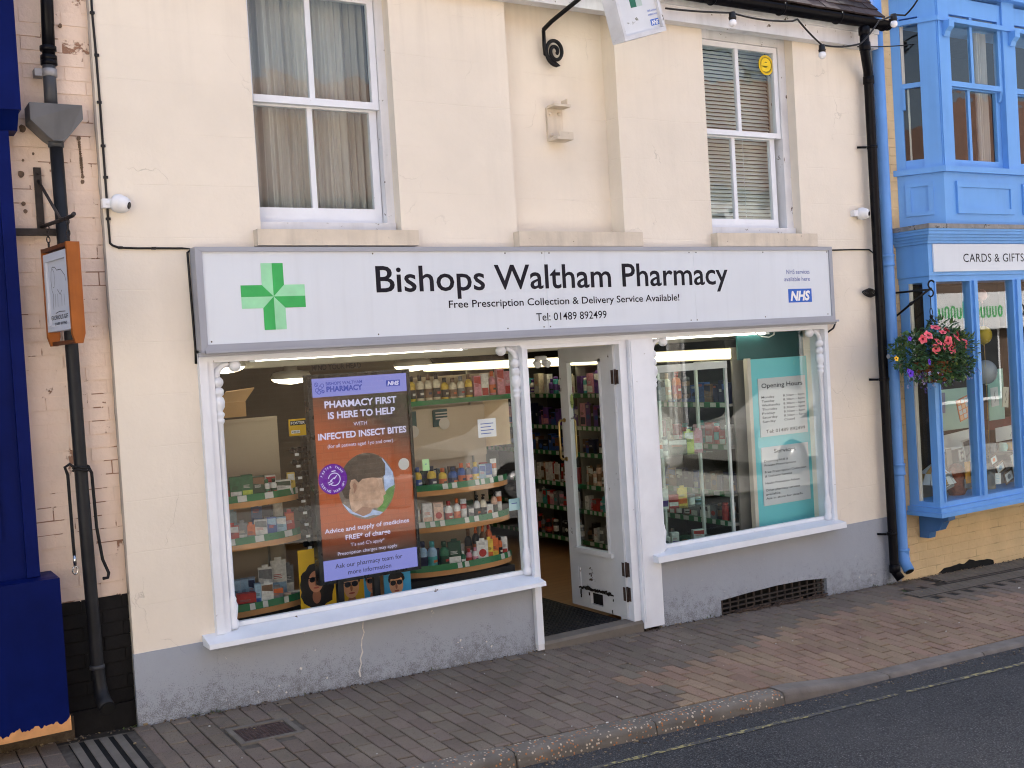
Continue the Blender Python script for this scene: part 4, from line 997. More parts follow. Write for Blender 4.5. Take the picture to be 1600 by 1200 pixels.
# ================================================================ inside the pharmacy
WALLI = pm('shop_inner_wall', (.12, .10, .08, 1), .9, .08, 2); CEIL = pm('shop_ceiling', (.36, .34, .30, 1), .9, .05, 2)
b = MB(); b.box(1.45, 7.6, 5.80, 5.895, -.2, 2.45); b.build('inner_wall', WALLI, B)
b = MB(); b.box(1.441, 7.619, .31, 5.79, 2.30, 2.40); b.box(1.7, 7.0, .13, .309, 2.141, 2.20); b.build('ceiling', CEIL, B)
b = MB(); b.box(1.45, 7.61, 1.05, 1.25, 2.02, 2.299); b.box(1.45, 7.61, 3.4, 3.6, 2.02, 2.299); b.build('ceiling_beam', pm('painted_beam', (.52, .48, .40, 1), .8, .06, 3), B)
b = MB(); bx = F(487, 578, 1.05); bx2 = F(564, 574, 1.05); b.text('MIND YOUR HEAD', (bx[0], 1.048, bx[1]-.005), .040, bx2[0]-bx[0], bold=.02); b.build('lettering', SIGNK, B)
t = NT('wood_floor'); p = t.pos()
br = t.n('TexBrick', {'offset': .37}, Scale=1.0); br.inputs['Brick Width'].default_value = 1.2; br.inputs['Row Height'].default_value = .11; br.inputs['Mortar Size'].default_value = .002
t.set(br.inputs['Vector'], p); br.inputs['Color1'].default_value = (.30, .155, .065, 1); br.inputs['Color2'].default_value = (.24, .115, .045, 1); br.inputs['Mortar'].default_value = (.03, .015, .01, 1)
c = t.mix(t.math('MULTIPLY', t.ramp(t.noise(t.pos((2, 30, 1)), 1, 5), .4, .7), .5), br.outputs[0], (.15, .07, .03, 1))
t.set(t.b.inputs['Base Color'], c); t.b.inputs['Roughness'].default_value = .3
b = MB(); b.box(1.46, 7.6, .32, 5.79, -.08, .012); b.box(4.04, 4.8, .085, .319, -.08, .012); struct('floor', b, t.m)
b = MB(); b.box(4.035, 4.79, .082, 1.22, .0125, .026)
for i in range(18): b.box(4.05+i*.041, 4.05+i*.041+.022, .09, 1.21, .0261, .030)
tag(b.build('door_mat', pm('black_rubber_mat', (.014, .014, .016, 1), .8, .2, 40, .4, 200)), 'black ribbed rubber mat lying just inside the open door', 'door mat')
b = MB(); b.box(1.8, 3.97, .13, .30, -.1, .44); b.box(5.12, 6.92, .13, .30, -.1, .43); b.build('stall_riser', pm('dark_riser', (.02, .02, .022, 1), .8), B)

# lamps
LAMP = emit('warm_lamp_glow', (1, .86, .62, 1), 2.4); TUBE = emit('fluorescent_glow', (1, .96, .80, 1), 5.0); CAN = emit('canopy_glow', (1, .90, .58, 1), 2.8)
for u, v, y, rr, lab in ((352, 577, 1.0, .13, 'lit dome lamp at the far left top of the left shop window'), (455, 594, 1.5, .145, 'lit dome lamp left of the advertising screen under the ceiling'), (645, 574, 1.5, .15, 'lit dome lamp above the right edge of the advertising screen')):
    x, z = F(u, v, y); t_ = thing('ceiling_lamp', (x, y, z), lab, 'ceiling lamp', 'dome lamps under the shop ceiling')
    m = MB(); m.lathe([(rr*.05, -.03), (rr*.55, -.022), (rr*.88, -.006), (rr, .012)], (x, y, z), (0, 0, 1), 28); m.build('lamp_shade', LAMP, t_)
    m = MB(); m.lathe([(rr*1.01, .0121), (rr*1.05, .02), (rr*.9, .06), (rr*.5, .07), (.05, .075), (.03, 2.30-z)], (x, y, z), (0, 0, 1), 28); m.build('mount', pm('lamp_mount', (.5, .47, .4, 1), .5), t_)
for x0, x1, zz, lab in ((2.215, 3.66, 2.070, 'long lit fluorescent tube along the top of the left shop window'), (5.19, 6.48, 2.062, 'long lit fluorescent tube along the top of the right shop window')):
    t_ = thing('tube_light', ((x0+x1)/2, .21, zz), lab, 'tube light', 'fluorescent tubes inside the shop windows')
    m = MB(); m.tube([(x0, .21, zz), (x1, .21, zz)], .0125, 10); m.build('tube', TUBE, t_)
    m = MB(); m.box(x0-.04, x0-.001, .19, .23, zz-.016, zz+.02); m.box(x1+.001, x1+.04, .19, .23, zz-.016, zz+.02); m.box(x0-.04, x1+.04, .18, .24, zz+.022, zz+.07); m.build('fitting', WVIN, t_)
b = MB()
b.tube([(6.35, .19, 2.07), (6.42, .185, 2.03), (6.50, .18, 2.02), (6.56, .18, 2.04), (6.57, .18, 2.09), (6.56, .19, 2.14)], .006, 6)
tag(b.build('cable', pm('white_flex', (.6, .6, .58, 1), .5)), 'white flex looping at the end of the right window tube light', 'cable')
cl = thing('canopy_light', (6.3, 3, 1.87), 'long glowing light canopy above the shelves at the right side of the shop', 'canopy light')
m = MB(); m.box(6.16, 6.19, .30, 5.7, 1.872, 1.945); m.build('diffuser', CAN, cl)
m = MB(); m.box(6.191, 6.60, .30, 5.7, 1.86, 1.955); m.build('housing', pm('canopy_housing', (.25, .22, .18, 1), .6), cl)
m = MB(); m.box(6.14, 6.60, .31, 5.7, 1.956, 2.02); m.build('cornice_board', DARK, cl)

# ---------------------------------------------------------------- products
ORD = ['first', 'second', 'third', 'fourth', 'fifth', 'sixth', 'seventh', 'eighth', 'ninth', 'tenth', 'eleventh', 'twelfth', 'thirteenth', 'fourteenth', 'fifteenth', 'sixteenth', 'seventeenth', 'eighteenth', 'nineteenth', 'twentieth']
PC = dict(white=(214, 212, 206), cream=(222, 208, 178), green=(30, 112, 72), teal=(52, 158, 158), blue=(42, 84, 168), pale_blue=(140, 178, 206), navy=(28, 36, 78), red=(196, 44, 40), orange=(224, 96, 34), yellow=(232, 190, 48), pink=(214, 130, 150), purple=(98, 60, 148), black=(26, 26, 30), grey=(120, 122, 126), peach=(226, 178, 150), brown=(122, 84, 56), lime=(186, 206, 60), dark_green=(18, 66, 44))
def PM(c):
    a = PC[c]; g = sum(a)/3
    return pm('packaging_'+c, rgb(*[.78*q+.22*g for q in a], .85), .42, .22, 45, spec=.25)
def nice(c): return c.replace('_', ' ')
rp = random.Random(77)
def product(kind, x, y, z, w, h, d, c1, c2, face, label, group):
    """face: unit vector the front looks along (horizontal)."""
    fx = Vector(face).normalized(); rx = Vector((-fx.y, fx.x, 0))   # rx: rightwards seen from the front
    M4 = Matrix.Translation((x, y, z)) @ Matrix(((rx.x, -fx.x, 0, 0), (rx.y, -fx.y, 0, 0), (0, 0, 1, 0), (0, 0, 0, 1))) @ Matrix.Rotation(rp.uniform(-.10, .10), 4, 'Z')
    m = MB(M4); cat = kind; nm = kind
    mats = [PM(c1), PM(c2), PM(rp.choice(['white', 'white', 'grey', 'navy', 'red', 'cream', 'dark_green', 'orange']))]
    cap = None
    if kind in ('carton', 'packet'):
        t = d if kind == 'carton' else .018
        m.box(-w/2, w/2, -t/2, t/2, 0, h)
        e = t/2+.0006; k = rp.random()
        if k < .4: m.quad([(-w/2+.004, -e, h*.12), (w/2-.004, -e, h*.12), (w/2-.004, -e, h*.42), (-w/2+.004, -e, h*.42)], 1)
        elif k < .7: m.quad([(-w/2+.003, -e, h*.70), (w/2-.003, -e, h*.62), (w/2-.003, -e, h*.94), (-w/2+.003, -e, h*.94)], 1)
        else: m.disc((0, -e, h*.45), (1, 0, 0), (0, 0, 1), w*.34, w*.34, 1, 18)
        for q in range(3):
            zz = h*(.52+.045*q) if k < .7 else h*(.82+.04*q)
            if zz < h*.96: m.quad([(-w*.34, -e-.0004, zz), (w*(.05+.28*rp.random()), -e-.0004, zz), (w*.2, -e-.0004, zz+h*.018), (-w*.34, -e-.0004, zz+h*.018)], 2)
        if kind == 'packet': m.box(-w*.22, w*.22, -.004, .004, h, h+.018, 0)
    elif kind in ('bottle', 'spray bottle', 'pump bottle'):
        r = w/2; hb = h*.80
        m.lathe([(r*.9, 0), (r, .006), (r, hb*.80), (r*.86, hb*.90), (r*.45, hb*.985), (r*.40, hb)], (0, 0, 0), (0, 0, 1), 14)
        m.lathe([(r*1.012, hb*.22), (r*1.012, hb*.62)], (0, 0, 0), (0, 0, 1), 14, 1, caps=False)
        m.lathe([(r*1.02, hb*.36), (r*1.02, hb*.46)], (0, 0, 0), (0, 0, 1), 10, 2, a0=-2.4, a1=-.7, caps=False)
        cap = MB(M4)
        if kind == 'bottle': cap.lathe([(r*.52, hb+.0005), (r*.52, h-.004), (r*.46, h)], (0, 0, 0), (0, 0, 1), 12)
        elif kind == 'spray bottle': cap.lathe([(r*.42, hb+.0005), (r*.42, hb+.02), (r*.3, hb+.024), (r*.3, h)], (0, 0, 0), (0, 0, 1), 10); cap.box(-.008, .008, -r*.95, r*.4, h-.016, h+.004)
        else: cap.lathe([(r*.45, hb+.0005), (r*.45, hb+.018), (.005, hb+.02), (.005, h)], (0, 0, 0), (0, 0, 1), 10); cap.box(-.006, .006, -r*1.1, r*.4, h-.008, h+.004)
    elif kind == 'aerosol can':
        r = w/2
        m.lathe([(r*.94, 0), (r, .006), (r, h*.82), (r*.8, h*.86)], (0, 0, 0), (0, 0, 1), 14); m.lathe([(r*1.012, h*.25), (r*1.012, h*.6)], (0, 0, 0), (0, 0, 1), 14, 1, caps=False)
        cap = MB(M4); cap.lathe([(r*.82, h*.8605), (r*.82, h*.96), (r*.6, h)], (0, 0, 0), (0, 0, 1), 14)
    elif kind == 'tube':
        n = 10; pr = []
        for j in range(5):
            f = j/4; a = w/2; bb = .022*(1-f)+.002; zz = h*.18+(h*.82)*f
            pr.append([m.v((a*math.cos(6.283*k/n), bb*math.sin(6.283*k/n), zz)) for k in range(n)])
        for j in range(4):
            for k in range(n): m.face([pr[j][k], pr[j][(k+1) % n], pr[j+1][(k+1) % n], pr[j+1][k]], 1 if j == 2 else 0, True)
        m.face(pr[0][::-1]); m.face(pr[-1])
        cap = MB(M4); cap.lathe([(w*.36, 0), (w*.36, h*.178)], (0, 0, 0), (0, 0, 1), 12)
    elif kind == 'tub':
        m.lathe([(w*.46, 0), (w*.5, .004), (w*.5, h*.72)], (0, 0, 0), (0, 0, 1), 16); m.lathe([(w*.508, h*.15), (w*.508, h*.55)], (0, 0, 0), (0, 0, 1), 16, 2, caps=False)
        cap = MB(M4); cap.lathe([(w*.52, h*.7205), (w*.52, h*.97), (w*.48, h)], (0, 0, 0), (0, 0, 1), 16)
    if kind in ('carton', 'packet'): ob = m.build(nm, mats, base=True)
    else: ob = m.build(nm.replace(' ', '_'), mats, base=True)
    tag(ob, label, cat, group)
    if cap: cap.build('cap', mats[1], ob)
    return ob
def row(place, items, posf, face, group):
    """items: (kind, c1, c2, w, h, d, t) with t the position along the shelf"""
    tot = {}
    for it in items: tot[it[:3]] = tot.get(it[:3], 0)+1
    for i, (kind, c1, c2, w, h, d, tt) in enumerate(items):
        x, y, z = posf(tt)
        two = f'{nice(c1)} and {nice(c2)}' if c1 != c2 else nice(c1)
        lab = f'{two} {kind}, {ORD[min(i, 19)]} from the left on {place}'
        if len(lab.split()) > 16: lab = f'{nice(c1)} {kind}, {ORD[min(i, 19)]} from the left on {place}'
        if len(lab.split()) > 16: lab = f'{kind}, {ORD[min(i, 19)]} from the left on {place}'
        product(kind, x, y, z, w, h, d, c1, c2, face, lab, group)

# ---------------------------------------------------------------- curved shelf units in the left window
SHW = pm('beech_shelf_edge', rgb(190, 138, 86), .5, .12, 9, .05, 30); STRIP = pm('green_data_strip', rgb(26, 104, 60), .35, .08, 10); SHG = pm('grey_brown_back_panel', (.42, .35, .265, 1), .7, .05, 2); SHM = pm('shelf_metal', (.2, .19, .17, 1), .5)
TAGM = pm('price_ticket', (.50, .50, .46, 1), .5, .1, 30)
def front(x, x0, x1, yf, bulge): u = (x-x0)/(x1-x0)*2-1; return yf-bulge*math.sqrt(max(0, 1-u*u*.92))
def gondola(nm, x0, x1, yb, yf, bulge, zs, ztop, label, headers):
    t_ = thing('shelf_unit', ((x0+x1)/2, yb, .05), label, 'shelf unit', 'curved shelf units in the left shop window')
    m = MB(); m.box(x0, x1, yb, yb+.04, .02, ztop); m.build('back_panel', SHG, t_)
    m = MB(); m.box(x0+.02, x1-.02, yf-bulge*.6, yb-.001, .02, zs[0]-.06); m.build('base', pm('dark_base', (.014, .014, .016, 1), .6), t_)
    for xx in (x0+.16, x1-.12):
        m = MB(); m.box(xx-.006, xx+.006, yb-.02, yb-.001, zs[0]+.06, ztop); m.build('upright', SHM, t_)
    for za, zc in headers:
        m = MB(); m.box(x0, x1-.02, yb-.05, yb-.0215, za, zc); m.box(x0, x1-.02, yb-.06, yb-.02, zc+.0005, zc+.022); m.build('header_panel', SHG if zc < 1.7 else SHM, t_)
    for z in zs:
        n = 26; xs = [x0+(x1-x0)*i/n for i in range(n+1)]
        pl = [(x, front(x, x0, x1, yf, bulge)) for x in xs]
        m = MB(); m.prism(pl+[(x1, yb-.001), (x0, yb-.001)], 'z', z-.036, z, 0); m.build('shelf', SHW, t_, bevel=.007)
        m = MB()
        for (xa, ya), (xb, yb_) in zip(pl, pl[1:]): m.quad([(xa, ya-.004, z+.001), (xb, yb_-.004, z+.001), (xb, yb_+.006, z+.044), (xa, ya+.006, z+.044)], 0)
        k = .09
        while k < x1-x0-.06:
            w = rp.choice([.035, .04, .06]); xa = x0+k; ya, yc = front(xa, x0, x1, yf, bulge), front(xa+w, x0, x1, yf, bulge)
            if rp.random() < .6: m.quad([(xa, ya-.006, z+.004), (xa+w, yc-.006, z+.004), (xa+w, yc+.0035, z+.042), (xa, ya+.0035, z+.042)], 1)
            k += w+rp.uniform(.012, .06)
        m.build('ticket_strip', [STRIP, TAGM], t_)
    return t_
LG = (1.62, 2.56, .86, .60, .18); RG = (3.36, 4.27, 1.02, .78, .21)
gondola('l', *LG, (.495, .915, 1.18), 1.68, 'curved shelf unit behind the left edge of the left shop window', [(1.30, 1.665)])
gondola('r', *RG, (.50, .815, 1.075), 1.66, 'curved shelf unit behind the right half of the left shop window', [(1.255, 1.62)])
def on(g, dz, back=0.0):
    def f(x): return (x, front(x, g[0], g[1], g[3], g[4])+.055+back, dz)
    return f
GL = 'goods on the left curved shelf unit'; GR = 'goods on the right curved shelf unit'; FY = (-.25, -1, 0)
row('top left curved shelf', [('carton', 'white', 'green', .05, .10, .04, 1.98), ('packet', 'red', 'green', .065, .13, .02, 2.05), ('carton', 'green', 'white', .075, .16, .05, 2.125), ('carton', 'green', 'lime', .07, .165, .05, 2.20), ('carton', 'dark_green', 'brown', .075, .15, .05, 2.275), ('bottle', 'white', 'green', .042, .12, .04, 2.335), ('bottle', 'white', 'dark_green', .042, .12, .04, 2.385), ('carton', 'white', 'dark_green', .10, .10, .05, 2.455), ('carton', 'yellow', 'white', .05, .14, .03, 2.525)], on(LG, 1.18), FY, GL)
row('middle left curved shelf', [('packet', 'red', 'red', .045, .11, .02, 2.00), ('packet', 'red', 'white', .10, .12, .02, 2.075), ('packet', 'grey', 'white', .06, .13, .02, 2.15), ('packet', 'orange', 'grey', .055, .11, .02, 2.205), ('carton', 'white', 'grey', .08, .135, .04, 2.275), ('carton', 'blue', 'pale_blue', .06, .14, .04, 2.35), ('carton', 'pale_blue', 'white', .065, .13, .04, 2.42), ('packet', 'red', 'orange', .06, .15, .02, 2.49)], on(LG, .915), FY, GL)
row('middle left curved shelf, back row', [('packet', 'pale_blue', 'white', .06, .19, .02, 2.13), ('packet', 'blue', 'navy', .07, .20, .02, 2.30), ('packet', 'navy', 'blue', .07, .20, .02, 2.38), ('packet', 'white', 'pale_blue', .06, .20, .02, 2.46)], on(LG, .915, .14), FY, GL)
row('bottom left curved shelf', [('packet', 'pale_blue', 'peach', .075, .15, .02, 2.035), ('carton', 'red', 'black', .12, .105, .05, 2.145), ('carton', 'pale_blue', 'blue', .04, .15, .06, 2.225), ('packet', 'white', 'brown', .075, .14, .02, 2.29), ('packet', 'grey', 'orange', .08, .10, .02, 2.36), ('tub', 'white', 'peach', .055, .05, .05, 2.43), ('carton', 'white', 'grey', .08, .05, .05, 2.49)], on(LG, .495), FY, GL)
row('bottom left curved shelf, back row', [('carton', 'pale_blue', 'white', .045, .17, .07, 2.13), ('carton', 'pale_blue', 'blue', .045, .17, .07, 2.18), ('carton', 'pale_blue', 'navy', .045, .17, .07, 2.23), ('packet', 'white', 'grey', .09, .22, .02, 2.33), ('packet', 'white', 'pale_blue', .10, .25, .02, 2.43), ('packet', 'grey', 'white', .08, .20, .02, 2.50)], on(LG, .495, .13), FY, GL)
row('top right curved shelf', [('bottle', 'yellow', 'blue', .065, .17, .05, 3.50), ('bottle', 'yellow', 'navy', .065, .17, .05, 3.60), ('bottle', 'yellow', 'orange', .06, .15, .05, 3.68), ('bottle', 'blue', 'navy', .07, .15, .05, 3.76), ('bottle', 'blue', 'orange', .06, .17, .05, 3.83), ('bottle', 'navy', 'orange', .055, .165, .05, 3.89), ('bottle', 'blue', 'yellow', .055, .165, .05, 3.95), ('carton', 'pale_blue', 'blue', .05, .14, .04, 4.01), ('carton', 'blue', 'white', .055, .14, .04, 4.07), ('tube', 'white', 'orange', .05, .17, .04, 4.13)], on(RG, 1.075), FY, GR)
row('middle right curved shelf', [('carton', 'cream', 'white', .06, .13, .05, 3.47), ('carton', 'white', 'peach', .07, .17, .05, 3.55), ('carton', 'peach', 'red', .07, .17, .05, 3.63), ('bottle', 'white', 'red', .055, .17, .05, 3.71), ('bottle', 'white', 'orange', .05, .18, .05, 3.775), ('tube', 'white', 'red', .045, .17, .04, 3.83), ('carton', 'grey', 'white', .04, .10, .04, 3.89), ('pump bottle', 'white', 'black', .05, .18, .05, 3.945), ('pump bottle', 'cream', 'black', .05, .18, .05, 4.005), ('carton', 'white', 'orange', .05, .10, .04, 4.06), ('pump bottle', 'peach', 'black', .05, .19, .05, 4.115), ('tube', 'white', 'orange', .045, .18, .04, 4.17)], on(RG, .815), FY, GR)
row('bottom right curved shelf', [('bottle', 'pale_blue', 'blue', .07, .22, .05, 3.44), ('bottle', 'pale_blue', 'navy', .07, .215, .05, 3.505), ('bottle', 'pale_blue', 'teal', .07, .21, .05, 3.57), ('bottle', 'green', 'dark_green', .07, .20, .05, 3.655), ('packet', 'dark_green', 'white', .095, .19, .03, 3.735), ('bottle', 'green', 'white', .04, .11, .04, 3.80), ('bottle', 'pink', 'red', .045, .12, .05, 3.85), ('bottle', 'white', 'pink', .045, .12, .05, 3.905), ('packet', 'white', 'red', .085, .16, .03, 3.97), ('packet', 'yellow', 'orange', .06, .16, .03, 4.035), ('packet', 'orange', 'yellow', .06, .16, .03, 4.09), ('bottle', 'orange', 'black', .045, .17, .05, 4.145), ('carton', 'white', 'red', .045, .15, .04, 4.20)], on(RG, .50), FY, GR)
row('bottom right curved shelf, back row', [('bottle', 'black', 'brown', .055, .24, .05, 3.92), ('spray bottle', 'black', 'orange', .055, .25, .05, 3.99), ('spray bottle', 'brown', 'orange', .055, .25, .05, 4.06), ('spray bottle', 'orange', 'red', .055, .26, .05, 4.12)], on(RG, .50, .12), FY, GR)
# a muted second row standing behind the front goods
mut = ['white', 'cream', 'grey', 'pale_blue', 'white', 'peach', 'brown', 'dark_green', 'navy', 'red']
for g_, zz, nm, grp in ((LG, 1.18, 'top left curved shelf, back row', GL), (RG, .815, 'middle right curved shelf, back row', GR), (RG, 1.075, 'top right curved shelf, back row', GR), (RG, .50, 'bottom right curved shelf, rearmost row', GR)):
    x = g_[0]+(.36 if g_ is LG else .10); its = []
    while x < g_[1]-.12:
        w = rp.uniform(.042, .07); its.append((rp.choice(['carton', 'carton', 'tube', 'carton']), rp.choice(mut), rp.choice(mut), w, rp.uniform(.09, .145), .045, x)); x += w+rp.uniform(.008, .02)
    row(nm, its, on(g_, zz, .10 if zz != .50 else .17), FY, grp)
# high shelf with bottles over the right unit
t_ = thing('wall_shelf', (3.9, 1.04, 1.665), 'high grey shelf of cream bottles above the right curved shelf unit', 'shelf')
m = MB(); m.box(3.40, 4.55, .90, 1.10, 1.665, 1.685); m.build('board', SHM, t_)
m = MB(); m.box(3.40, 4.55, 1.1005, 1.13, 1.30, 1.875); m.build('back_panel', pm('lit_cream_panel', (.62, .50, .33, 1), .8), t_)
m = MB(); m.quad([(3.45, .896, 1.67), (4.5, .896, 1.67), (4.5, .90, 1.705), (3.45, .90, 1.705)], 0); m.build('ticket_strip', [STRIP], t_)
it = []
for i in range(15):
    kd = 'bottle' if i < 10 else rp.choice(['tube', 'bottle', 'carton'])
    it.append((kd, rp.choice(['cream', 'cream', 'white', 'yellow']) if i < 10 else rp.choice(['pink', 'white', 'red', 'peach']), rp.choice(['black', 'black', 'grey', 'brown']) if i < 10 else rp.choice(['red', 'pink', 'orange']), .058, rp.uniform(.17, .22), .05, 3.50+i*.069))
row('high grey shelf', it, lambda x: (x, .96, 1.686), FY, 'bottles on the high grey shelf')
# small posters on the right unit header
for k, (x0, x1, z0, z1, c, lab) in enumerate(((3.40, 3.66, 1.46, 1.63, (14, 62, 66), 'dark teal leaflet with a pale circle on the right shelf unit header'), (3.80, 3.92, 1.50, 1.63, (20, 66, 74), 'small dark teal leaflet on the right shelf unit header'))):
    m = MB(); m.box(x0, x1, .955, .9685, z0, z1); m.disc((x1-.03, .9545, z0+.02), (1, 0, 0), (0, 0, 1), .045, .045, 1)
    for q in range(3): m.quad([(x0+.02, .9543, z1-.03-q*.022), (x0+.12, .9543, z1-.03-q*.022), (x0+.12, .9543, z1-.022-q*.022), (x0+.02, .9543, z1-.022-q*.022)], 1)
    tag(m.build('leaflet', [pm('teal_paper_%d' % k if False else 'dark_teal_paper', rgb(*c), .6), pm('pale_ink', (.45, .42, .38, 1), .6)]), lab, 'leaflet')
# cartons, card sign on the left unit
for x, w, h, lab in ((1.93, .17, .11, 'opened brown cardboard box standing on top of the left shelf unit, at its left end'), (2.13, .20, .10, 'brown cardboard box of small pots on top of the left shelf unit, beside another box')):
    m = MB(); y = .80
    m.box(x, x+w, y, y+.14, 1.702, 1.702+h)
    m.hexa([(x, y, 1.703+h), (x+w, y, 1.703+h), (x+w, y+.002, 1.707+h), (x, y+.002, 1.707+h)], [(x+.08, y+.01, 1.77+h), (x+w+.07, y+.01, 1.785+h), (x+w+.07, y+.02, 1.79+h), (x+.08, y+.02, 1.775+h)], 0)
    m.box(x+.02, x+w-.02, y+.02, y+.12, 1.7025+h, 1.71+h, 1)
    tag(m.build('cardboard_box', [pm('brown_cardboard', rgb(176, 140, 98), .8, .08, 8), SIGNK]), lab, 'box', 'cardboard boxes on the left shelf unit')
# rack of sunglasses
rk = thing('sunglasses_rack', (2.66, .62, .05), 'tall dark sunglasses rack with a yellow header between shelf unit and screen', 'display rack')
m = MB(); m.box(2.64, 2.78, .60, .66, .05, 1.55); m.lathe([(.18, 0), (.18, .02)], (2.71, .62, .03)); m.build('post', pm('rack_black', (.012, .012, .012, 1), .6), rk)
m = MB(); m.box(2.545, 2.80, .585, .605, 1.555, 1.665); m.quad([(2.55, .5845, 1.625), (2.795, .5845, 1.625), (2.795, .5845, 1.655), (2.55, .5845, 1.655)], 1); m.text('FOSTER GRANT', (2.555, .584, 1.632), .017, .20, bold=.01, mi=2); m.quad([(2.555, .5845, 1.572), (2.615, .5845, 1.572), (2.615, .5845, 1.592), (2.555, .5845, 1.592)], 2); m.text('£20.00', (2.560, .584, 1.577), .011, .05, bold=.02, mi=1)
m.build('header_card', [pm('mustard_card', rgb(204, 164, 30), .6), pm('black_card', (.01, .01, .01, 1), .6), WVIN], rk)
LENS = pm('dark_sunglass_lens', (.010, .010, .012, 1), .06, .1, 5, spec=.8)
k = 0
for j in range(9):
    z = 1.46-j*.078
    for i in range(2):
        x = 2.575+i*.085+.006*j; m = MB(); yy = .575-.01*i
        for s in (-1, 1): m.lathe([(.021, 0), (.022, .003), (.019, .006)], (x+s*.024, yy, z), (0, -1, .2), 14)
        m.tube([(x-.008, yy, z+.008), (x, yy, z+.012), (x+.008, yy, z+.008)], .003, 5); m.tube([(x-.046, yy, z+.005), (x-.05, yy+.05, z)], .0025, 5); m.tube([(x+.046, yy, z+.005), (x+.05, yy+.05, z)], .0025, 5)
        m.box(x-.014, x+.014, yy-.012, yy-.010, z-.035, z-.018, 1)
        tag(m.build('sunglasses', [LENS, WVIN]), 'dark sunglasses with a white price tag hanging on the tall rack', 'sunglasses', 'sunglasses hanging on the rack')
# ---------------------------------------------------------------- advertising screen
TV = thing('advertising_screen', (2.9, .28, .05), 'tall lit advertising screen with an orange and lavender pharmacy poster', 'display screen')
TX0, TX1, TZ0, TZ1, TY = 2.553, 3.272, .612, 1.952, .25
m = MB()
m.box(TX0, TX1, TY+.002, TY+.06, TZ0, TZ1)
for q in ((TX0, TX0+.030, TZ0, TZ1), (TX1-.020, TX1, TZ0, TZ1), (TX0+.0305, TX1-.0205, TZ0, TZ0+.020), (TX0+.0305, TX1-.0205, TZ1-.026, TZ1)): m.box(q[0], q[1], TY-.012, TY+.0015, q[2], q[3])
m.build('bezel', pm('screen_bezel', (.010, .011, .013, 1), .3), TV, bevel=.002)
m = MB()
for xx in (2.70, 2.955): m.box(xx-.02, xx+.02, TY+.01, TY+.05, .05, TZ0-.001)
m.box(2.6, 3.1, TY-.1, TY+.2, .02, .0495); m.build('stand', pm('stand_black', (.010, .010, .012, 1), .5), TV)
EK = 1/EXPO
def e3(n, r, g, b_, k=1.0): return emit('screen_'+n, rgb(r, g, b_), EK*k)
t = NT('screen_orange'); p = t.pos(); xyz = t.sep(p)
c = t.mix(t.ramp(xyz[2], .76, 1.0), rgb(38, 16, 8), rgb(156, 64, 6)); c = t.mix(t.ramp(t.math('ADD', xyz[2], t.math('MULTIPLY', xyz[0], .55)), 3.02, 3.32), c, rgb(34, 11, 9))
br = t.n('TexBrick', Scale=1.0); br.inputs['Brick Width'].default_value = .11; br.inputs['Row Height'].default_value = .05; br.inputs['Mortar Size'].default_value = .0025; br.inputs['Color1'].default_value = (1, 1, 1, 1); br.inputs['Color2'].default_value = (.86, .86, .86, 1); br.inputs['Mortar'].default_value = (.75, .75, .75, 1)
cb = t.n('CombineXYZ'); t.set(cb.inputs[0], xyz[0]); t.set(cb.inputs[1], xyz[2]); t.set(br.inputs['Vector'], cb.outputs[0])
mm = t.n('Mix', {'data_type': 'RGBA', 'blend_type': 'MULTIPLY'}); mm.inputs[0].default_value = 1; t.set(mm.inputs[6], c); t.set(mm.inputs[7], br.outputs[0])
t.b.inputs['Base Color'].default_value = (.01, .01, .01, 1); t.set(t.b.inputs['Emission Color'], mm.outputs[2]); t.b.inputs['Emission Strength'].default_value = EK; t.b.inputs['Roughness'].default_value = .3
SO = t.m
LV = e3('lavender', 132, 134, 206); TXW = e3('pale_text', 205, 200, 235); TXB = e3('blue_text', 38, 62, 160); TXK = e3('dark_text', 34, 30, 58); PUR = e3('purple', 96, 16, 142); SKIN = e3('skin', 176, 142, 122); SKD = e3('skin_shade', 142, 104, 86); HAIR = e3('hair', 78, 66, 58); SHIRT = e3('shirt', 158, 172, 206); GRN = e3('lawn', 92, 128, 66); GREYB = e3('photo_back', 118, 104, 96)
sx0, sx1, sz0, sz1 = TX0+.030, TX1-.020, TZ0+.020, TZ1-.026
Y0 = TY+.0012
for mm_ in (SKIN, HAIR, SHIRT, GRN, GREYB):        # photographic grain in the picture itself
    tt = mm_.node_tree; q = tt.nodes['Principled BSDF']; c0_ = tuple(q.inputs['Emission Color'].default_value)
    n1 = tt.nodes.new('ShaderNodeTexNoise'); n1.inputs['Scale'].default_value = 26; n1.inputs['Detail'].default_value = 6; g1 = tt.nodes.new('ShaderNodeNewGeometry'); tt.links.new(g1.outputs['Position'], n1.inputs['Vector'])
    mp = tt.nodes.new('ShaderNodeMix'); mp.data_type = 'RGBA'; tt.links.new(n1.outputs['Fac'], mp.inputs[0]); mp.inputs[6].default_value = mul(c0_, .35); mp.inputs[7].default_value = mul(c0_, 1.6); tt.links.new(mp.outputs[2], q.inputs['Emission Color'])
def rect(m, x0, x1, z0, z1, dy, mi): m.quad([(x0, Y0-dy, z0), (x1, Y0-dy, z0), (x1, Y0-dy, z1), (x0, Y0-dy, z1)], mi)
m = MB(); rect(m, sx0, sx1, sz0, sz1, 0, 0); rect(m, sx0, sx1, 1.806, sz1, .0004, 1); rect(m, sx0, sx1, sz0, .762, .0004, 1)
disp = m.build('display', [SO, LV], TV)
m = MB(); dy = Y0-.0008
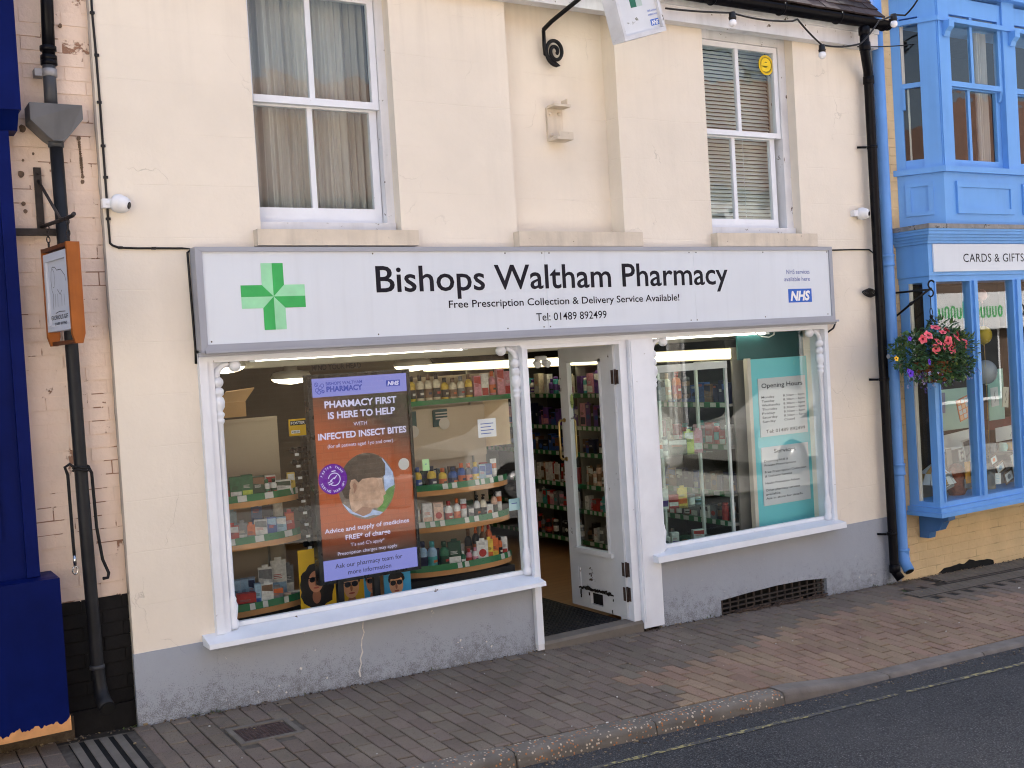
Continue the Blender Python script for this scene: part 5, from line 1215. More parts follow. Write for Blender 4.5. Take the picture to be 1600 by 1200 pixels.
for s_, x0, w, z, cap, bo in (('PHARMACY FIRST', 2.664, .508, 1.735, .044, .03), ('IS HERE TO HELP', 2.683, .473, 1.664, .044, .03), ('WITH', 2.855, .095, 1.606, .026, 0), ('INFECTED INSECT BITES', 2.607, .622, 1.534, .042, .03), ('(for all patients aged 1yo and over)', 2.668, .46, 1.478, .024, 0), ('Advice and supply of medicines', 2.611, .597, .935, .030, .015), ('FREE* of charge', 2.750, .317, .878, .032, .02), ("T's and C's apply*", 2.782, .24, .832, .023, 0), ('Prescription charges may apply', 2.690, .42, .783, .024, 0)):
    m.text(s_, (x0, dy, z), cap, w, bold=bo, mi=0, thick=.0001)
for s_, x0, w, z, cap, bo, mi in (('Ask our pharmacy team for', 2.667, .476, .704, .030, .008, 1), ('more information', 2.752, .306, .654, .030, .008, 1), ('BISHOPS WALTHAM', 2.682, .252, 1.880, .020, .02, 2), ('PHARMACY', 2.684, .250, 1.838, .034, .04, 2)):
    m.text(s_, (x0, dy, z), cap, w, bold=bo, mi=mi, thick=.0001)
def pill(cx_, cz_, a, l, r):
    pts = [(cx_+math.cos(a)*l*sx+r*math.cos(a+th), cz_+math.sin(a)*l*sx+r*math.sin(a+th)) for sx, ths in ((1, range(-90, 91, 30)), (-1, range(90, 271, 30))) for th in [R(q) for q in ths]]
    m.stroke((0, dy, 0), (1, 0, 0), (0, 0, 1), pts+[pts[0]], .004, 2)
    m.stroke((0, dy, 0), (1, 0, 0), (0, 0, 1), [(cx_-math.sin(a)*r, cz_+math.cos(a)*r), (cx_+math.sin(a)*r, cz_-math.cos(a)*r)], .004, 2)
pill(2.650, 1.873, .8, .010, .011); pill(2.627, 1.845, -.8, .010, .011); pill(2.617, 1.888, .6, .0, .012); pill(2.660, 1.842, .6, .0, .009)
rect(m, 3.105, 3.205, 1.845, 1.885, .0009, 2); m.text('NHS', (3.113, Y0-.0012, 1.852), .026, .084, bold=.05, shear=.2, mi=0, thick=.0001)
m.build('lettering', [TXW, TXK, TXB], disp)
# round photo of a child seen from the side, plain shapes
m = MB(); pc = (2.923, 1.208)
def ell(cx_, cz_, rx, rz, dyy, mi, clip=True, n=40):
    pts = []
    for k in range(n):
        x, z = cx_+rx*math.cos(6.283*k/n), cz_+rz*math.sin(6.283*k/n)
        if clip:
            q = math.hypot((x-pc[0])/.200, (z-pc[1])/.216)
            if q > 1: x, z = pc[0]+(x-pc[0])/q, pc[1]+(z-pc[1])/q
        pts.append((x, z))
    m.face([m.v((x, Y0-dyy, z)) for x, z in pts], mi)
ell(*pc, .2, .216, .0006, 0)
def zpoly(pts, dyy, mi):
    out = []
    for x, y in pts:
        x, z = F(470+x/3.43, 570+y/3.43, TY); q = math.hypot((x-pc[0])/.200, (z-pc[1])/.216)
        if q > 1: x, z = pc[0]+(x-pc[0])/q, pc[1]+(z-pc[1])/q
        out.append((x, z))
    m.face([m.v((x, Y0-dyy, z)) for x, z in out], mi)
zpoly([(445, 480), (520, 560), (520, 660), (450, 680)], .0007, 4); zpoly([(420, 720), (470, 660), (520, 640), (510, 720), (450, 800), (410, 780)], .0008, 5)
zpoly([(200, 760), (250, 762), (300, 800), (345, 818), (385, 775), (440, 790), (440, 850), (230, 850)], .0010, 4)
zpoly([(255, 650), (275, 605), (330, 592), (430, 590), (438, 625), (445, 655), (457, 690), (442, 702), (445, 722), (438, 745), (418, 764), (388, 768), (372, 795), (335, 812), (275, 785), (262, 735)], .0012, 1)
zpoly([(330, 760), (388, 768), (372, 795), (335, 812), (290, 792)], .0013, 2)
zpoly([(205, 640), (212, 560), (240, 500), (290, 468), (360, 460), (420, 478), (452, 530), (452, 588), (432, 606), (380, 604), (330, 612), (300, 640), (262, 668), (258, 720), (236, 715)], .0014, 3)
zpoly([(262, 640), (270, 618), (290, 612), (308, 630), (312, 660), (300, 690), (284, 706), (272, 690)], .0016, 1); zpoly([(276, 645), (288, 630), (300, 645), (298, 670), (286, 690), (284, 665)], .0018, 2)
m.build('photo', [GREYB, SKIN, SKD, HAIR, SHIRT, GRN], disp)
m = MB(); c0 = (2.688, 1.278); m.disc((c0[0], Y0-.0022, c0[1]), (1, 0, 0), (0, 0, 1), .098, .098, 0)
dyb = Y0-.0026
m.stroke((0, dyb, 0), (1, 0, 0), (0, 0, 1), [(c0[0]+.010+.040*math.cos(R(a)), c0[1]-.002+.040*math.sin(R(a))) for a in range(-130, 181, 12)], .006, 1)
for a in ((-.018, -.010, .012, .010), (-.034, -.022, -.004, -.010), (-.030, -.034, .002, -.022)): m.stroke((0, dyb, 0), (1, 0, 0), (0, 0, 1), [(c0[0]+a[0], c0[1]+a[1]), (c0[0]+a[2], c0[1]+a[3])], .006, 1)
m.stroke((0, dyb, 0), (1, 0, 0), (0, 0, 1), [(c0[0]+.010, c0[1]+.0), (c0[0]+.028, c0[1]+.022)], .006, 1); m.stroke((0, dyb, 0), (1, 0, 0), (0, 0, 1), [(c0[0]-.006, c0[1]+.049), (c0[0]+.022, c0[1]+.053)], .007, 1)
def arc_text(s_, a0, a1, rad, flip):
    for i, ch in enumerate(s_):
        if ch == ' ': continue
        a = R(a0+(a1-a0)*i/(len(s_)-1)); up = Vector((math.cos(a), 0, math.sin(a)))*(-1 if flip else 1); ex = Vector((up.z, 0, -up.x))
        m.text(ch, Vector((c0[0]+rad*math.cos(a), dyb, c0[1]+rad*math.sin(a)))-ex*.006, .015, bold=.02, mi=1, ex=ex, ez=up, thick=.0001)
arc_text('FASTER THAN', 160, 35, .072, False); arc_text('SEEING YOUR GP!', 200, 345, .087, True)
m.build('badge', [PUR, TXW], disp)
# ---------------------------------------------------------------- sunglasses posters under the screen
def poster(x0, x1, z0, z1, y, bgc, hairc, curly, skin, label, cxo=.5, crop=1.0):
    kq = (6.3977+.36)/(6.3977+y); x0, x1, z0, z1, y = x0*kq, x1*kq, 2+(z0-2)*kq, 2+(z1-2)*kq, .36+(y-.2)*.2
    t_ = thing('poster', ((x0+x1)/2, y, z0), label, 'poster', 'sunglasses posters under the screen')
    m = MB(); m.box(x0, x1, y, y+.006, z0, z1); m.build('board', pm('poster_'+bgc[0], rgb(*bgc[1]), .5, .05, 4), t_)
    m = MB(); W = x1-x0; cx_ = x0+W*cxo; s = .062*crop; cz_ = z0+.52*(z1-z0)
    if curly: cz_ = z0+.215
    def el(dx, dz, rx, rz, dyy, mi, rag=0, n=36):
        pts = []
        for k in range(n):
            a = 6.283*k/n; f = 1+rag*noise.noise(Vector((math.cos(a)*2.2+x0*9, math.sin(a)*2.2, 3)))+rag*.5*noise.noise(Vector((math.cos(a)*7, math.sin(a)*7, 1)))
            pts.append((min(max(cx_+dx*s+rx*s*f*math.cos(a), x0+.001), x1-.001), max(min(cz_+dz*s+rz*s*f*math.sin(a), z1-.001), z0+.001)))
        m.face([m.v((x, y-dyy, z)) for x, z in pts], mi)
    if curly: el(.1, -.5, 2.0, 2.55, .0006, 1, .22)
    else: el(0, .75, 1.06, .95, .0006, 1, .12)
    el(0, -1.7, .5, .8, .0010, 2); el(0, 0, .88, 1.22, .0012, 0); el(0, -.15, .14, .35, .0014, 2); el(.02, -.70, .34, .10, .0014, 4)
    el(-.40, .25, .36, .30, .0018, 3); el(.42, .25, .36, .30, .0018, 3); m.quad([(cx_-.85*s, y-.0017, cz_+.42*s), (cx_+.85*s, y-.0017, cz_+.42*s), (cx_+.85*s, y-.0017, cz_+.50*s), (cx_-.85*s, y-.0017, cz_+.50*s)], 3)
    if not curly: el(0, 1.10, .95, .42, .0016, 1, .15)
    m.build('portrait', [pm('printed_skin_'+skin, rgb(*{'warm': (176, 122, 96), 'pale': (196, 146, 112)}[skin]), .5), pm('printed_hair_'+hairc, rgb(*{'black': (20, 16, 16), 'brown': (62, 42, 30)}[hairc]), .6), pm('printed_skin_shade', rgb(138, 88, 66), .5), LENS, pm('printed_lip', rgb(150, 72, 62), .5)], t_)
poster(2.41, 2.665, .44, .86, .215, ('yellow', (206, 164, 24)), 'black', True, 'warm', 'yellow poster of a woman with long black curls and round sunglasses', .42, .92)
poster(2.700, 2.852, .44, .70, .235, ('mustard', (190, 150, 22)), 'brown', False, 'pale', 'mustard poster of a man with short brown hair in sunglasses, beside the screen leg', .42, 1.0)
poster(2.853, 2.93, .44, .70, .237, ('blue', (52, 140, 190)), 'brown', False, 'warm', 'narrow strip of a blue sunglasses poster left of the right screen leg', .85, .9)
poster(2.978, 3.172, .44, .640, .205, ('sky_blue', (64, 158, 210)), 'black', False, 'pale', 'sky blue poster of a person with windswept black hair in dark sunglasses', .45, .92)
# window stickers on the left pane
for x0, x1, z0, z1, lab, txt in ((3.655, 3.795, 1.462, 1.585, 'white notice stuck to the upper right of the left shop window', 1), (3.860, 3.945, .945, 1.025, 'pale blue card stuck low inside the right edge of the left shop window', 0), (3.225, 3.275, 1.285, 1.36, 'small pale green sticker on the left window beside the screen edge', 0)):
    m = MB(); m.box(x0, x1, .0345, .0355, z0, z1, 0)
    for q in range(4 if txt else 1):
        zz = z1-.035-q*.022; m.quad([(x0+.02, .0342, zz), (x1-.02-.02*(q % 2), .0342, zz), (x1-.02-.02*(q % 2), .0342, zz+.006), (x0+.02, .0342, zz+.006)], 1)
    tag(m.build('window_sticker', [pm('white_sticker', (.62, .63, .66, 1), .5) if txt else pm('pale_blue_sticker' if x0 > 3.5 else 'pale_green_card', rgb(170, 205, 212) if x0 > 3.5 else rgb(170, 210, 150), .5), NAVY]), lab, 'sticker')
m = MB(); m.lathe([(.038, 0), (.038, .001)], (3.092, .0355, 1.345), (0, -1, 0), 28); m.text('OPEN', (3.092, .0342, 1.335), .015, .05, 'C', .01, mi=1) if False else None
tag(m.build('window_sticker', [pm('pale_grey_sticker', (.55, .56, .55, 1), .5)]), 'round pale grey sticker on the left window over the screen', 'sticker')

# ---------------------------------------------------------------- long wall shelving seen through the door and right window
ws = thing('wall_shelving', (6.4, 2.9, 0), 'long dark run of stocked shelves with green ticket strips along the right wall', 'shelf unit')
DKB = pm('dark_shelf_back', (.05, .045, .04, 1), .8)
m = MB(); m.box(6.56, 6.60, .30, 5.7, .02, 1.86); m.build('back_panel', DKB, ws)
for yy in (.30, 1.40, 2.5, 3.6, 4.7):
    m = MB(); m.box(6.20, 6.559, yy, yy+.02, .02, 1.86); m.build('upright', SHM, ws)
ZF = (.14, .445, .69, 1.00, 1.26, 1.576); ZN = (.20, .53, .77, 1.155, 1.50)
FX = (-1, -.12, 0)
def wshelf(y0, y1, zs):
    for z in zs:
        m = MB(); m.box(6.16, 6.558, y0+.021, y1-.001, z-.02, z); m.build('shelf', SHM, ws)
        m = MB(); m.box(6.150, 6.158, y0+.021, y1-.001, z-.028, z+.016, 0); yy = y0+.05
        while yy < y1-.10:
            w = rp.choice([.04, .05, .07]); m.quad([(6.1492, yy, z-.024), (6.1492, yy+w, z-.024), (6.1492, yy+w, z+.012), (6.1492, yy, z+.012)], 1); yy += w+rp.uniform(.02, .09)
        m.build('ticket_strip', [STRIP, TAGM], ws)
wshelf(.30, 1.40, ZN); wshelf(1.40, 2.5, ZF); wshelf(2.5, 3.6, ZF); wshelf(3.6, 4.7, ZF); wshelf(4.7, 5.7, ZF)
pal = {0: ['black', 'red', 'brown', 'grey', 'white'], 1: ['white', 'pink', 'grey', 'teal', 'red'], 2: ['white', 'red', 'peach', 'brown', 'white'], 3: ['navy', 'blue', 'brown', 'black', 'navy'], 4: ['navy', 'purple', 'blue', 'black', 'pink'], 5: ['teal', 'white', 'pink', 'cream', 'purple']}
names = {0: 'bottom', 1: 'second lowest', 2: 'third lowest', 3: 'third highest', 4: 'second highest', 5: 'top'}
def wall_row(y0, y1, z, k, place, hmax, step=.105):
    its = []; y = y1-.07
    while y > y0+.06:
        w = rp.uniform(.045, .08); kd = rp.choice(['carton', 'carton', 'packet', 'bottle', 'aerosol can', 'tube'])
        if k in (3, 4): kd = rp.choice(['carton', 'carton', 'packet'])
        if kd in ('bottle', 'aerosol can', 'tube'): w = min(w, .06)
        its.append((kd, rp.choice(pal[k]), rp.choice(pal[k]+['white']), w, rp.uniform(.55, .92)*hmax, .07, y)); y -= w+rp.uniform(.004, .014)
    row(place, its, lambda yy: (6.20+rp.uniform(0, .03), yy, z+.0005), FX, 'goods on the wall shelving')
for (y0, y1), nm in (((1.4, 2.5), 'middle bay'), ((2.5, 3.6), 'deeper bay')):
    for k, z in enumerate(ZF):
        hm = (ZF[k+1]-z-.06) if k < 5 else .24
        wall_row(y0, y1, z, k, f'{names[k]} wall shelf, {nm}', hm)
for k, z in enumerate(ZN):
    hm = (ZN[k+1]-z-.06) if k < 4 else .25
    kk = {0: 0, 1: 0, 2: 3, 3: 1, 4: 3}[k]
    wall_row(.30, 1.40, z, kk, f'{["bottom", "second lowest", "middle", "second highest", "top"][k]} shelf behind cabinet', min(hm, .22))
for k, z in ((5, 1.576), (3, 1.0), (4, 1.26)): wall_row(3.6, 4.7, z, k, f'{names[k]} wall shelf, rear bay', .22)

# ---------------------------------------------------------------- glass cabinet and teal panel in the right window
cb_ = thing('display_cabinet', (5.65, .3, .45), 'white framed glass display cabinet inside the right shop window', 'display cabinet')
FRM = pm('white_cabinet_frame', (.55, .57, .56, 1), .35)
m = MB(); cx0, cx1, cy0, cy1 = 5.16, 6.02, .17, .52
m.box(cx1-.022, cx1, cy0, cy0+.022, .44, 1.80); m.box(cx1-.022, cx1, cy1, cy1+.022, .44, 1.80); m.box(cx0, cx0+.022, cy1, cy1+.022, .44, 1.80); m.box(5.60, 5.622, cy1, cy1+.022, .44, 1.80)
m.box(cx0, cx1+.002, cy0-.002, cy0+.02, 1.8005, 1.855); m.box(cx1-.02, cx1+.002, cy0+.0205, cy1+.02, 1.8005, 1.855); m.build('frame', FRM, cb_, bevel=.002)
for zz in (1.585, 1.150, .745):
    m = MB(); m.box(cx0+.02, cx1-.14, cy0+.035, cy1-.005, zz-.008, zz); m.build('glass_shelf', CAB, cb_)
m = MB(); m.box(cx0+.025, cx1-.025, cy0+.006, cy0+.010, .45, 1.80); m.build('glass_front', CAB, cb_)
m = MB(); m.box(cx0, cx1, cy0, cy1+.022, .40, .4395); m.build('base', pm('cabinet_base', (.05, .055, .055, 1), .5), cb_)
cab = lambda z: (lambda x: (x, .30, z+.0008))
CG = 'goods in the right window cabinet'; FC = (-.35, -1, 0)
row('top glass cabinet shelf', [('tub', 'lime', 'yellow', .085, .14, .05, 5.25), ('carton', 'white', 'cream', .07, .20, .05, 5.325), ('carton', 'grey', 'black', .10, .16, .06, 5.42), ('spray bottle', 'cream', 'peach', .065, .20, .05, 5.51), ('spray bottle', 'orange', 'red', .07, .21, .05, 5.605), ('tube', 'black', 'brown', .07, .16, .05, 5.70)], cab(1.585), FC, CG)
row('middle glass cabinet shelf', [('carton', 'green', 'lime', .04, .11, .05, 5.21), ('carton', 'white', 'blue', .05, .17, .05, 5.26), ('carton', 'white', 'orange', .11, .10, .05, 5.36), ('aerosol can', 'white', 'grey', .05, .15, .05, 5.455), ('carton', 'dark_green', 'white', .15, .12, .05, 5.575), ('packet', 'lime', 'white', .075, .17, .02, 5.70), ('packet', 'pink', 'white', .075, .17, .02, 5.79)], cab(1.150), FC, CG)
row('lowest glass cabinet shelf', [('tub', 'teal', 'brown', .09, .12, .05, 5.295), ('carton', 'white', 'purple', .085, .155, .05, 5.40), ('carton', 'red', 'white', .08, .10, .05, 5.505), ('packet', 'yellow', 'orange', .08, .14, .02, 5.60), ('tub', 'white', 'grey', .06, .08, .05, 5.69), ('tub', 'pale_blue', 'white', .05, .05, .05, 5.76)], cab(.745), FC, CG)
row('glass cabinet floor', [('carton', 'white', 'black', .09, .12, .05, 5.28), ('carton', 'white', 'grey', .065, .085, .05, 5.41), ('carton', 'white', 'purple', .06, .11, .05, 5.50), ('carton', 'dark_green', 'green', .09, .07, .05, 5.60), ('carton', 'white', 'red', .09, .10, .05, 5.74)], cab(.44), FC, CG)
tp = thing('window_panel', (6.6, .2, .44), 'tall teal panel standing in the right shop window behind two notices', 'panel')
m = MB(); m.box(6.295, 7.02, .205, .225, .435, 1.85); m.build('board', pm('teal_panel', (.155, .545, .59, 1), .45, .04, 1.5), tp)
m = MB(); m.box(6.258, 6.2945, .19, .235, .435, 1.86); m.build('edge_post', pm('cream_post', (.55, .50, .42, 1), .5), tp, bevel=.002)
m = MB(); m.box(6.20, 7.02, .23, .245, 1.851, 2.06); m.build('header_panel', pm('dark_teal_panel', (.012, .07, .075, 1), .5), tp)
def notice(x0, x1, z0, z1, label, lines):
    t_ = thing('notice', ((x0+x1)/2, .2, z0), label, 'notice', 'notices on the teal panel')
    m = MB(); m.box(x0, x1, .196, .2045, z0, z1); m.build('board', pm('pale_notice', (.56, .575, .585, 1), .45, .03, 3), t_, bevel=.001, seg=1)
    m = MB()
    for s_, x, z, cap, w, bo in lines: m.text(s_, (x, .1956, z), cap, w, bold=bo, thick=.0002)
    m.build('lettering', SIGNK, t_)
x0, x1, z0, z1 = 6.372, 6.905, 1.215, 1.690
L = [('Opening Hours', 6.405, 1.612, .038, .465, .012)]
for i, (a, c) in enumerate((('Monday', '8.30am - 6pm'), ('Tuesday', '8.30am - 6pm'), ('Wednesday', '8.30am - 6pm'), ('Thursday', '8.30am - 6pm'), ('Friday', '8.30am - 6pm'), ('Saturday', '8.30am - 5pm'), ('Sunday', 'Closed'))):
    z = 1.528-i*.033; L += [(a, 6.398, z, .019, {9: .205, 8: .17}.get(len(a), .145), .012), (c, 6.640, z, .019, .245 if c != 'Closed' else .12, .008)]
L.append(('Tel: 01489 892499', 6.43, 1.243, .029, .445, .010))
notice(x0, x1, z0, z1, 'pale Opening Hours notice on the upper part of the teal panel', L)
L = [('Services', 6.505, 1.075, .034, .245, .012)]
for i, s_ in enumerate(('Dispensing NHS &', 'Private Prescriptions', '', 'Free Prescription Collection', '& Delivery Service', '', 'Health Promotion Advice', '', 'Other pharmacy services', 'available.', 'Ask in store for details.')):
    if s_: L.append((s_, 6.392, 1.008-i*.0335+(.012 if i > 2 else 0)+(.010 if i > 5 else 0)+(.010 if i > 7 else 0), .0185, .0168*len(s_), .010))
notice(6.368, 6.898, .655, 1.130, 'pale Services notice on the lower part of the teal panel', L)
# ceiling camera inside, over the doorway
ic = thing('ceiling_camera', (4.6, 1.6, 2.0), 'small white camera pair under the shop ceiling seen through the doorway', 'security camera')
x, z = F(842, 568, 1.0)
m = MB(); m.lathe([(.03, .06), (.05, .055), (.05, .02)], (x+.02, 1.0, z), (0, 0, 1), 16); m.build('base', WVIN, ic)
for dx, dd in ((-.03, (-.3, -1, -.35)), (.055, (.2, -1, -.35))):
    m = MB(); m.lathe([(.022, -.03), (.030, -.02), (.030, .03), (.024, .034)], (x+dx, .98, z), dd, 14); m.build('housing', WVIN, ic)
# ================================================================ right neighbour: yellow wall and blue bay shopfront
GB_ = thing('gift_shop_building', (9, .1, -.2), 'yellow painted building with a cornflower blue two storey bay shopfront', 'building')
t = NT('yellow_masonry_paint'); p = t.pos(); col = (.66, .49, .27, 1)
br = t.n('TexBrick', Scale=1.0); br.inputs['Brick Width'].default_value = .225; br.inputs['Row Height'].default_value = .075; br.inputs['Mortar Size'].default_value = .006; br.inputs['Mortar Smooth'].default_value = .6
xyz = t.sep(p); cb = t.n('CombineXYZ'); nz = t.n('TexNoise', Scale=6); t.set(nz.inputs['Vector'], p)
t.set(cb.inputs[0], xyz[0]); t.set(cb.inputs[1], t.math('ADD', xyz[2], t.math('MULTIPLY', nz.outputs['Fac'], .012))); t.set(br.inputs['Vector'], cb.outputs[0])
c = t.mix(t.ramp(t.noise(p, 3, 6), .3, .7), mul(col, .86), mul(col, 1.1))
crk = t.math('MULTIPLY', br.outputs['Fac'], t.ramp(t.noise(p, 5, 4), .52, .68)); c = t.mix(t.math('MULTIPLY', crk, .4), c, (.09, .06, .035, 1))
ch = t.ramp(t.noise(p, 9, 6, .7), .67, .69); c = t.mix(t.math('MULTIPLY', ch, .8), c, (.16, .10, .06, 1))
t.set(t.b.inputs['Base Color'], c); t.b.inputs['Roughness'].default_value = .85
t.set(t.b.inputs['Normal'], t.bump(t.math('SUBTRACT', t.math('MULTIPLY', t.noise(p, 22, 5), .9), t.math('MULTIPLY', br.outputs['Fac'], .6)), .5, .012))
YEL2 = t.m
b = MB(); holes2 = [(7.955, 11, .46, 2.72), (8.03, 11, 3.38, 4.8)]
wall_grid(b, [7.722, 12.5, 7.955, 8.03, 11], [-.4, 5.6, .46, 2.72, 3.38, 4.8], holes2, .012, .30); b.build('wall', YEL2, GB_)
b = MB(); rnd = random.Random(4)     # ragged broken hole at the foot of the wall
pts = [(8.22, -.22)]
for i in range(22):
    x = 8.24+i*.036; pts.append((x, -.150+.040*math.sin(math.pi*i/21)**.7+.030*noise.noise(Vector((x*11, 3, 0)))+.012*noise.noise(Vector((x*40, 3, 0)))))
pts.append((9.02, -.25)); b.prism(pts[::-1], 'y', -.004, .02); b.build('broken_hole', DARK, GB_)
D_ = .30
def bay(cx, wx, off=0.0, far=11.2, d=D_):
    """plan outline of the bay: wall side, corner, long front"""
    A, K = Vector((wx, 0.011)), Vector((cx, -d)); s_ = (K-A).normalized(); nrm = Vector((s_.y, -s_.x)); nrm = nrm if nrm.x < 0 else -nrm
    A2 = A+nrm*off; den = s_.y if abs(s_.y) > 1e-6 else 1e-6
    tK = ((-d-off)-A2.y)/den; K2 = A2+s_*tK; A3 = A2+s_*((.011-A2.y)/den)
    return [(A3.x, .011), (K2.x, K2.y), (far, -d-off), (far, .011)]
def slab(nm, cx, wx, off, z0, z1, mat=None, parent=None, bevel=.006, seg=2):
    m = MB(); m.prism(bay(cx, wx, off), 'z', z0, z1); return m.build(nm, mat or SKYB, parent or GB_, bevel=bevel, seg=seg)
def side_box(m, cx, wx, t0, t1, z0, z1, n0, n1, mi=0):
    A, K = Vector((wx, 0.011)), Vector((cx, -D_)); s_ = (K-A); nrm = Vector((s_.y, -s_.x)).normalized(); nrm = nrm if nrm.x < 0 else -nrm
    P_ = lambda t_, n: A+s_*t_+nrm*n
    q = [P_(t0, n1), P_(t1, n1), P_(t1, n0), P_(t0, n0)]
    m.hexa([(a.x, a.y, z0) for a in q], [(a.x, a.y, z1) for a in q], mi)
# -- lower shop window
LX, LW = 7.905, 7.90
slab('bay_sill', LX, LW, .045, .415, .452, bevel=.014, seg=3); slab('bay_sill', LX, LW, .03, .4525, .490, bevel=.012, seg=3)
lw = MB()
lw.prism(bay(LX, LW, 0), 'z', .4905, .535)
zb, zt = .535, 2.405
lw.box(LX+.0, LX+.072, -D_, -D_+.07, zb, zt); lw.box(LX+.058, LX+.071, -D_-.012, -D_-.0005, zb, zt)
for xa, xb in ((8.440, 8.548), (9.045, 9.165), (9.66, 9.77), (10.3, 10.4)):
    lw.box(xa, xb, -D_, -D_+.08, zb, zt); lw.box(xa+.032, xb-.032, -D_-.022, -D_-.0005, zb, zt)
side_box(lw, LX, LW, .02, .30, zb, zt, -.06, 0); side_box(lw, LX, LW, .80, .985, zb, zt, -.055, -.001)
lw.prism(bay(LX, LW, 0), 'z', zt+.0005, 2.455)
lf = lw.build('shop_window_frame', SKYB, GB_, bevel=.007)
for xa, xb in ((7.977, 8.440), (8.548, 9.045), (9.165, 9.66), (9.77, 10.3)):
    m = MB(); m.box(xa-.004, xb+.004, -D_+.035, -D_+.041, zb-.004, zt+.004); m.build('pane', GLASSG, lf)
m = MB(); side_box(m, LX, LW, .29, .81, zb-.004, zt+.004, -.035, -.029); m.build('pane', GLASS, lf)
m = MB(); side_box(m, LX, LW, .30, .34, zb, zt, -.05, -.012); m.build('bead', pm('cream_bead', (.6, .56, .47, 1), .5), lf)
slab('fascia_pilaster', LX, LW, .012, 2.456, 2.728)
m = MB(); m.box(7.945, 11, -D_-.026, -D_-.0125, 2.488, 2.722); m.text('CARDS & GIFTS', (8.333, -D_-.0265, 2.566), .076, .852, mi=1, space=1.05)
m.build('fascia_board', [SIGNW, SIGNK], GB_, bevel=0)
for k, (o, z0, z1) in enumerate(((.030, 2.7285, 2.752), (.045, 2.7525, 2.776), (.062, 2.7765, 2.800), (.080, 2.8005, 2.828), (.092, 2.8285, 2.846))): slab('cornice_moulding', LX, LW, o, z0, z1, bevel=.007, seg=3)
slab('lead_flashing', LX, LW, .098, 2.8465, 2.885, mat=pm('lead_flashing', (.25, .245, .24, 1), .7, .25, 14, .5, 30, .006, chips=((.07, .07, .065, 1), 14, .58)), bevel=.01)
m = MB()
pr = [(-D_+.0, .414), (-D_+.0, .375), (-D_+.06, .35), (-D_+.10, .28), (-.10, .25), (-.09, .20), (.0, .20), (.0, .414)]
m.prism(pr, 'x', 8.0, 8.09); m.build('corbel', pm('dark_blue_corbel', rgb(66, 110, 165), .45, .08, 4, .1, 30, chips=(rgb(70, 80, 90), 20, .7)), GB_, bevel=.012, seg=3)
# -- upper bay
UX, UW = 8.165, 7.955
slab('apron', UX, UW, 0, 2.8855, 3.338); slab('bay_sill', UX, UW, .04, 3.3385, 3.388, bevel=.012, seg=3)
for xa, xb in ((8.312, 9.101), (9.24, 10.0)):
    m = MB(); za, zc = 2.985, 3.262; w = .05
    for q in ((xa, xb, za, za+w), (xa, xb, zc-w, zc), (xa, xa+w, za+w+.0005, zc-w-.0005), (xb-w, xb, za+w+.0005, zc-w-.0005)): m.box(q[0], q[1], -D_-.020, -D_-.0005, q[2], q[3])
    m.box(xa+w, xb-w, -D_-.006, -D_-.0005, za+w, zc-w); m.build('apron_panel', SKYB, GB_, bevel=.007, seg=3)
m = MB()
for q in ((.16, .76, 2.985, 3.02), (.16, .76, 3.235, 3.27), (.16, .27, 3.0205, 3.2345), (.65, .76, 3.0205, 3.2345)): side_box(m, UX, UW, q[0], q[1], q[2], q[3], .0005, .016)
m.build('apron_panel', SKYB, GB_, bevel=.006)
uw = MB(); zb, zt = 3.388, 4.60
uw.box(UX+.002, UX+.165, -D_, -D_+.1, zb, 5.2); uw.box(UX+.012, UX+.03, -D_-.010, -D_-.0005, zb, 5.2)
for xa, xb in ((9.075, 9.25), (10.1, 10.3)): uw.box(xa, xb, -D_, -D_+.1, zb, 5.2)
side_box(uw, UX, UW, .0, .20, zb, 5.2, -.08, 0); side_box(uw, UX, UW, .60, .985, zb, 5.2, -.08, 0)
uf = uw.build('bay_window_frame', SKYB, GB_, bevel=.006)
def upper_sash(xa, xb, bar):
    m = MB(); y0, y1 = -D_+.02, -D_+.055
    m.box(xa, xa+.028, y0, y1, 4.085, 4.85); m.box(xb-.045, xb, y0, y1, 4.085, 4.85); m.box(xa+.0285, xb-.0455, y0, y1, 4.085, 4.130); m.box(xa+.0285, xb-.0455, y0, y1, 4.70, 4.85); m.box(bar-.018, bar+.018, y0+.004, y1-.004, 4.1305, 4.6995)
    y2, y3 = y1+.003, y1+.036
    m.box(xa, xa+.034, y2, y3, zb+.001, 4.11); m.box(xb-.06, xb, y2, y3, zb+.001, 4.11); m.box(xa+.0345, xb-.0605, y2, y3, zb+.001, 3.462); m.box(xa+.0345, xb-.0605, y2, y3, 4.075, 4.11); m.box(bar-.036, bar-.002, y2+.004, y3-.004, 3.4625, 4.0745)
    m.prism([(y0, 4.084), (y1, 4.084), (y1, 3.99), (y0+.02, 4.0)], 'x', xb-.035, xb-.005)
    m.build('sash', SKYB, uf, bevel=.005)
    for x_a, x_b, z_a, z_b, yy in ((xa+.02, xb-.04, 4.12, 4.71, y0+.017), (xa+.03, xb-.055, 3.455, 4.08, y2+.016)):
        g_ = MB(); g_.box(x_a, x_b, yy-.002, yy+.002, z_a, z_b); g_.build('pane', GLASSW, uf)
upper_sash(8.332, 9.073, 8.660); upper_sash(9.252, 10.098, 9.66)
m = MB(); side_box(m, UX, UW, .20, .60, 4.085, 4.125, -.05, -.005); side_box(m, UX, UW, .20, .60, 3.3885, 3.47, -.06, -.02); side_box(m, UX, UW, .20, .26, 3.9, 4.0845, -.05, .012); side_box(m, UX, UW, .2, .6, 4.68, 4.9, -.05, -.005); m.build('sash', SKYB, uf, bevel=.004)
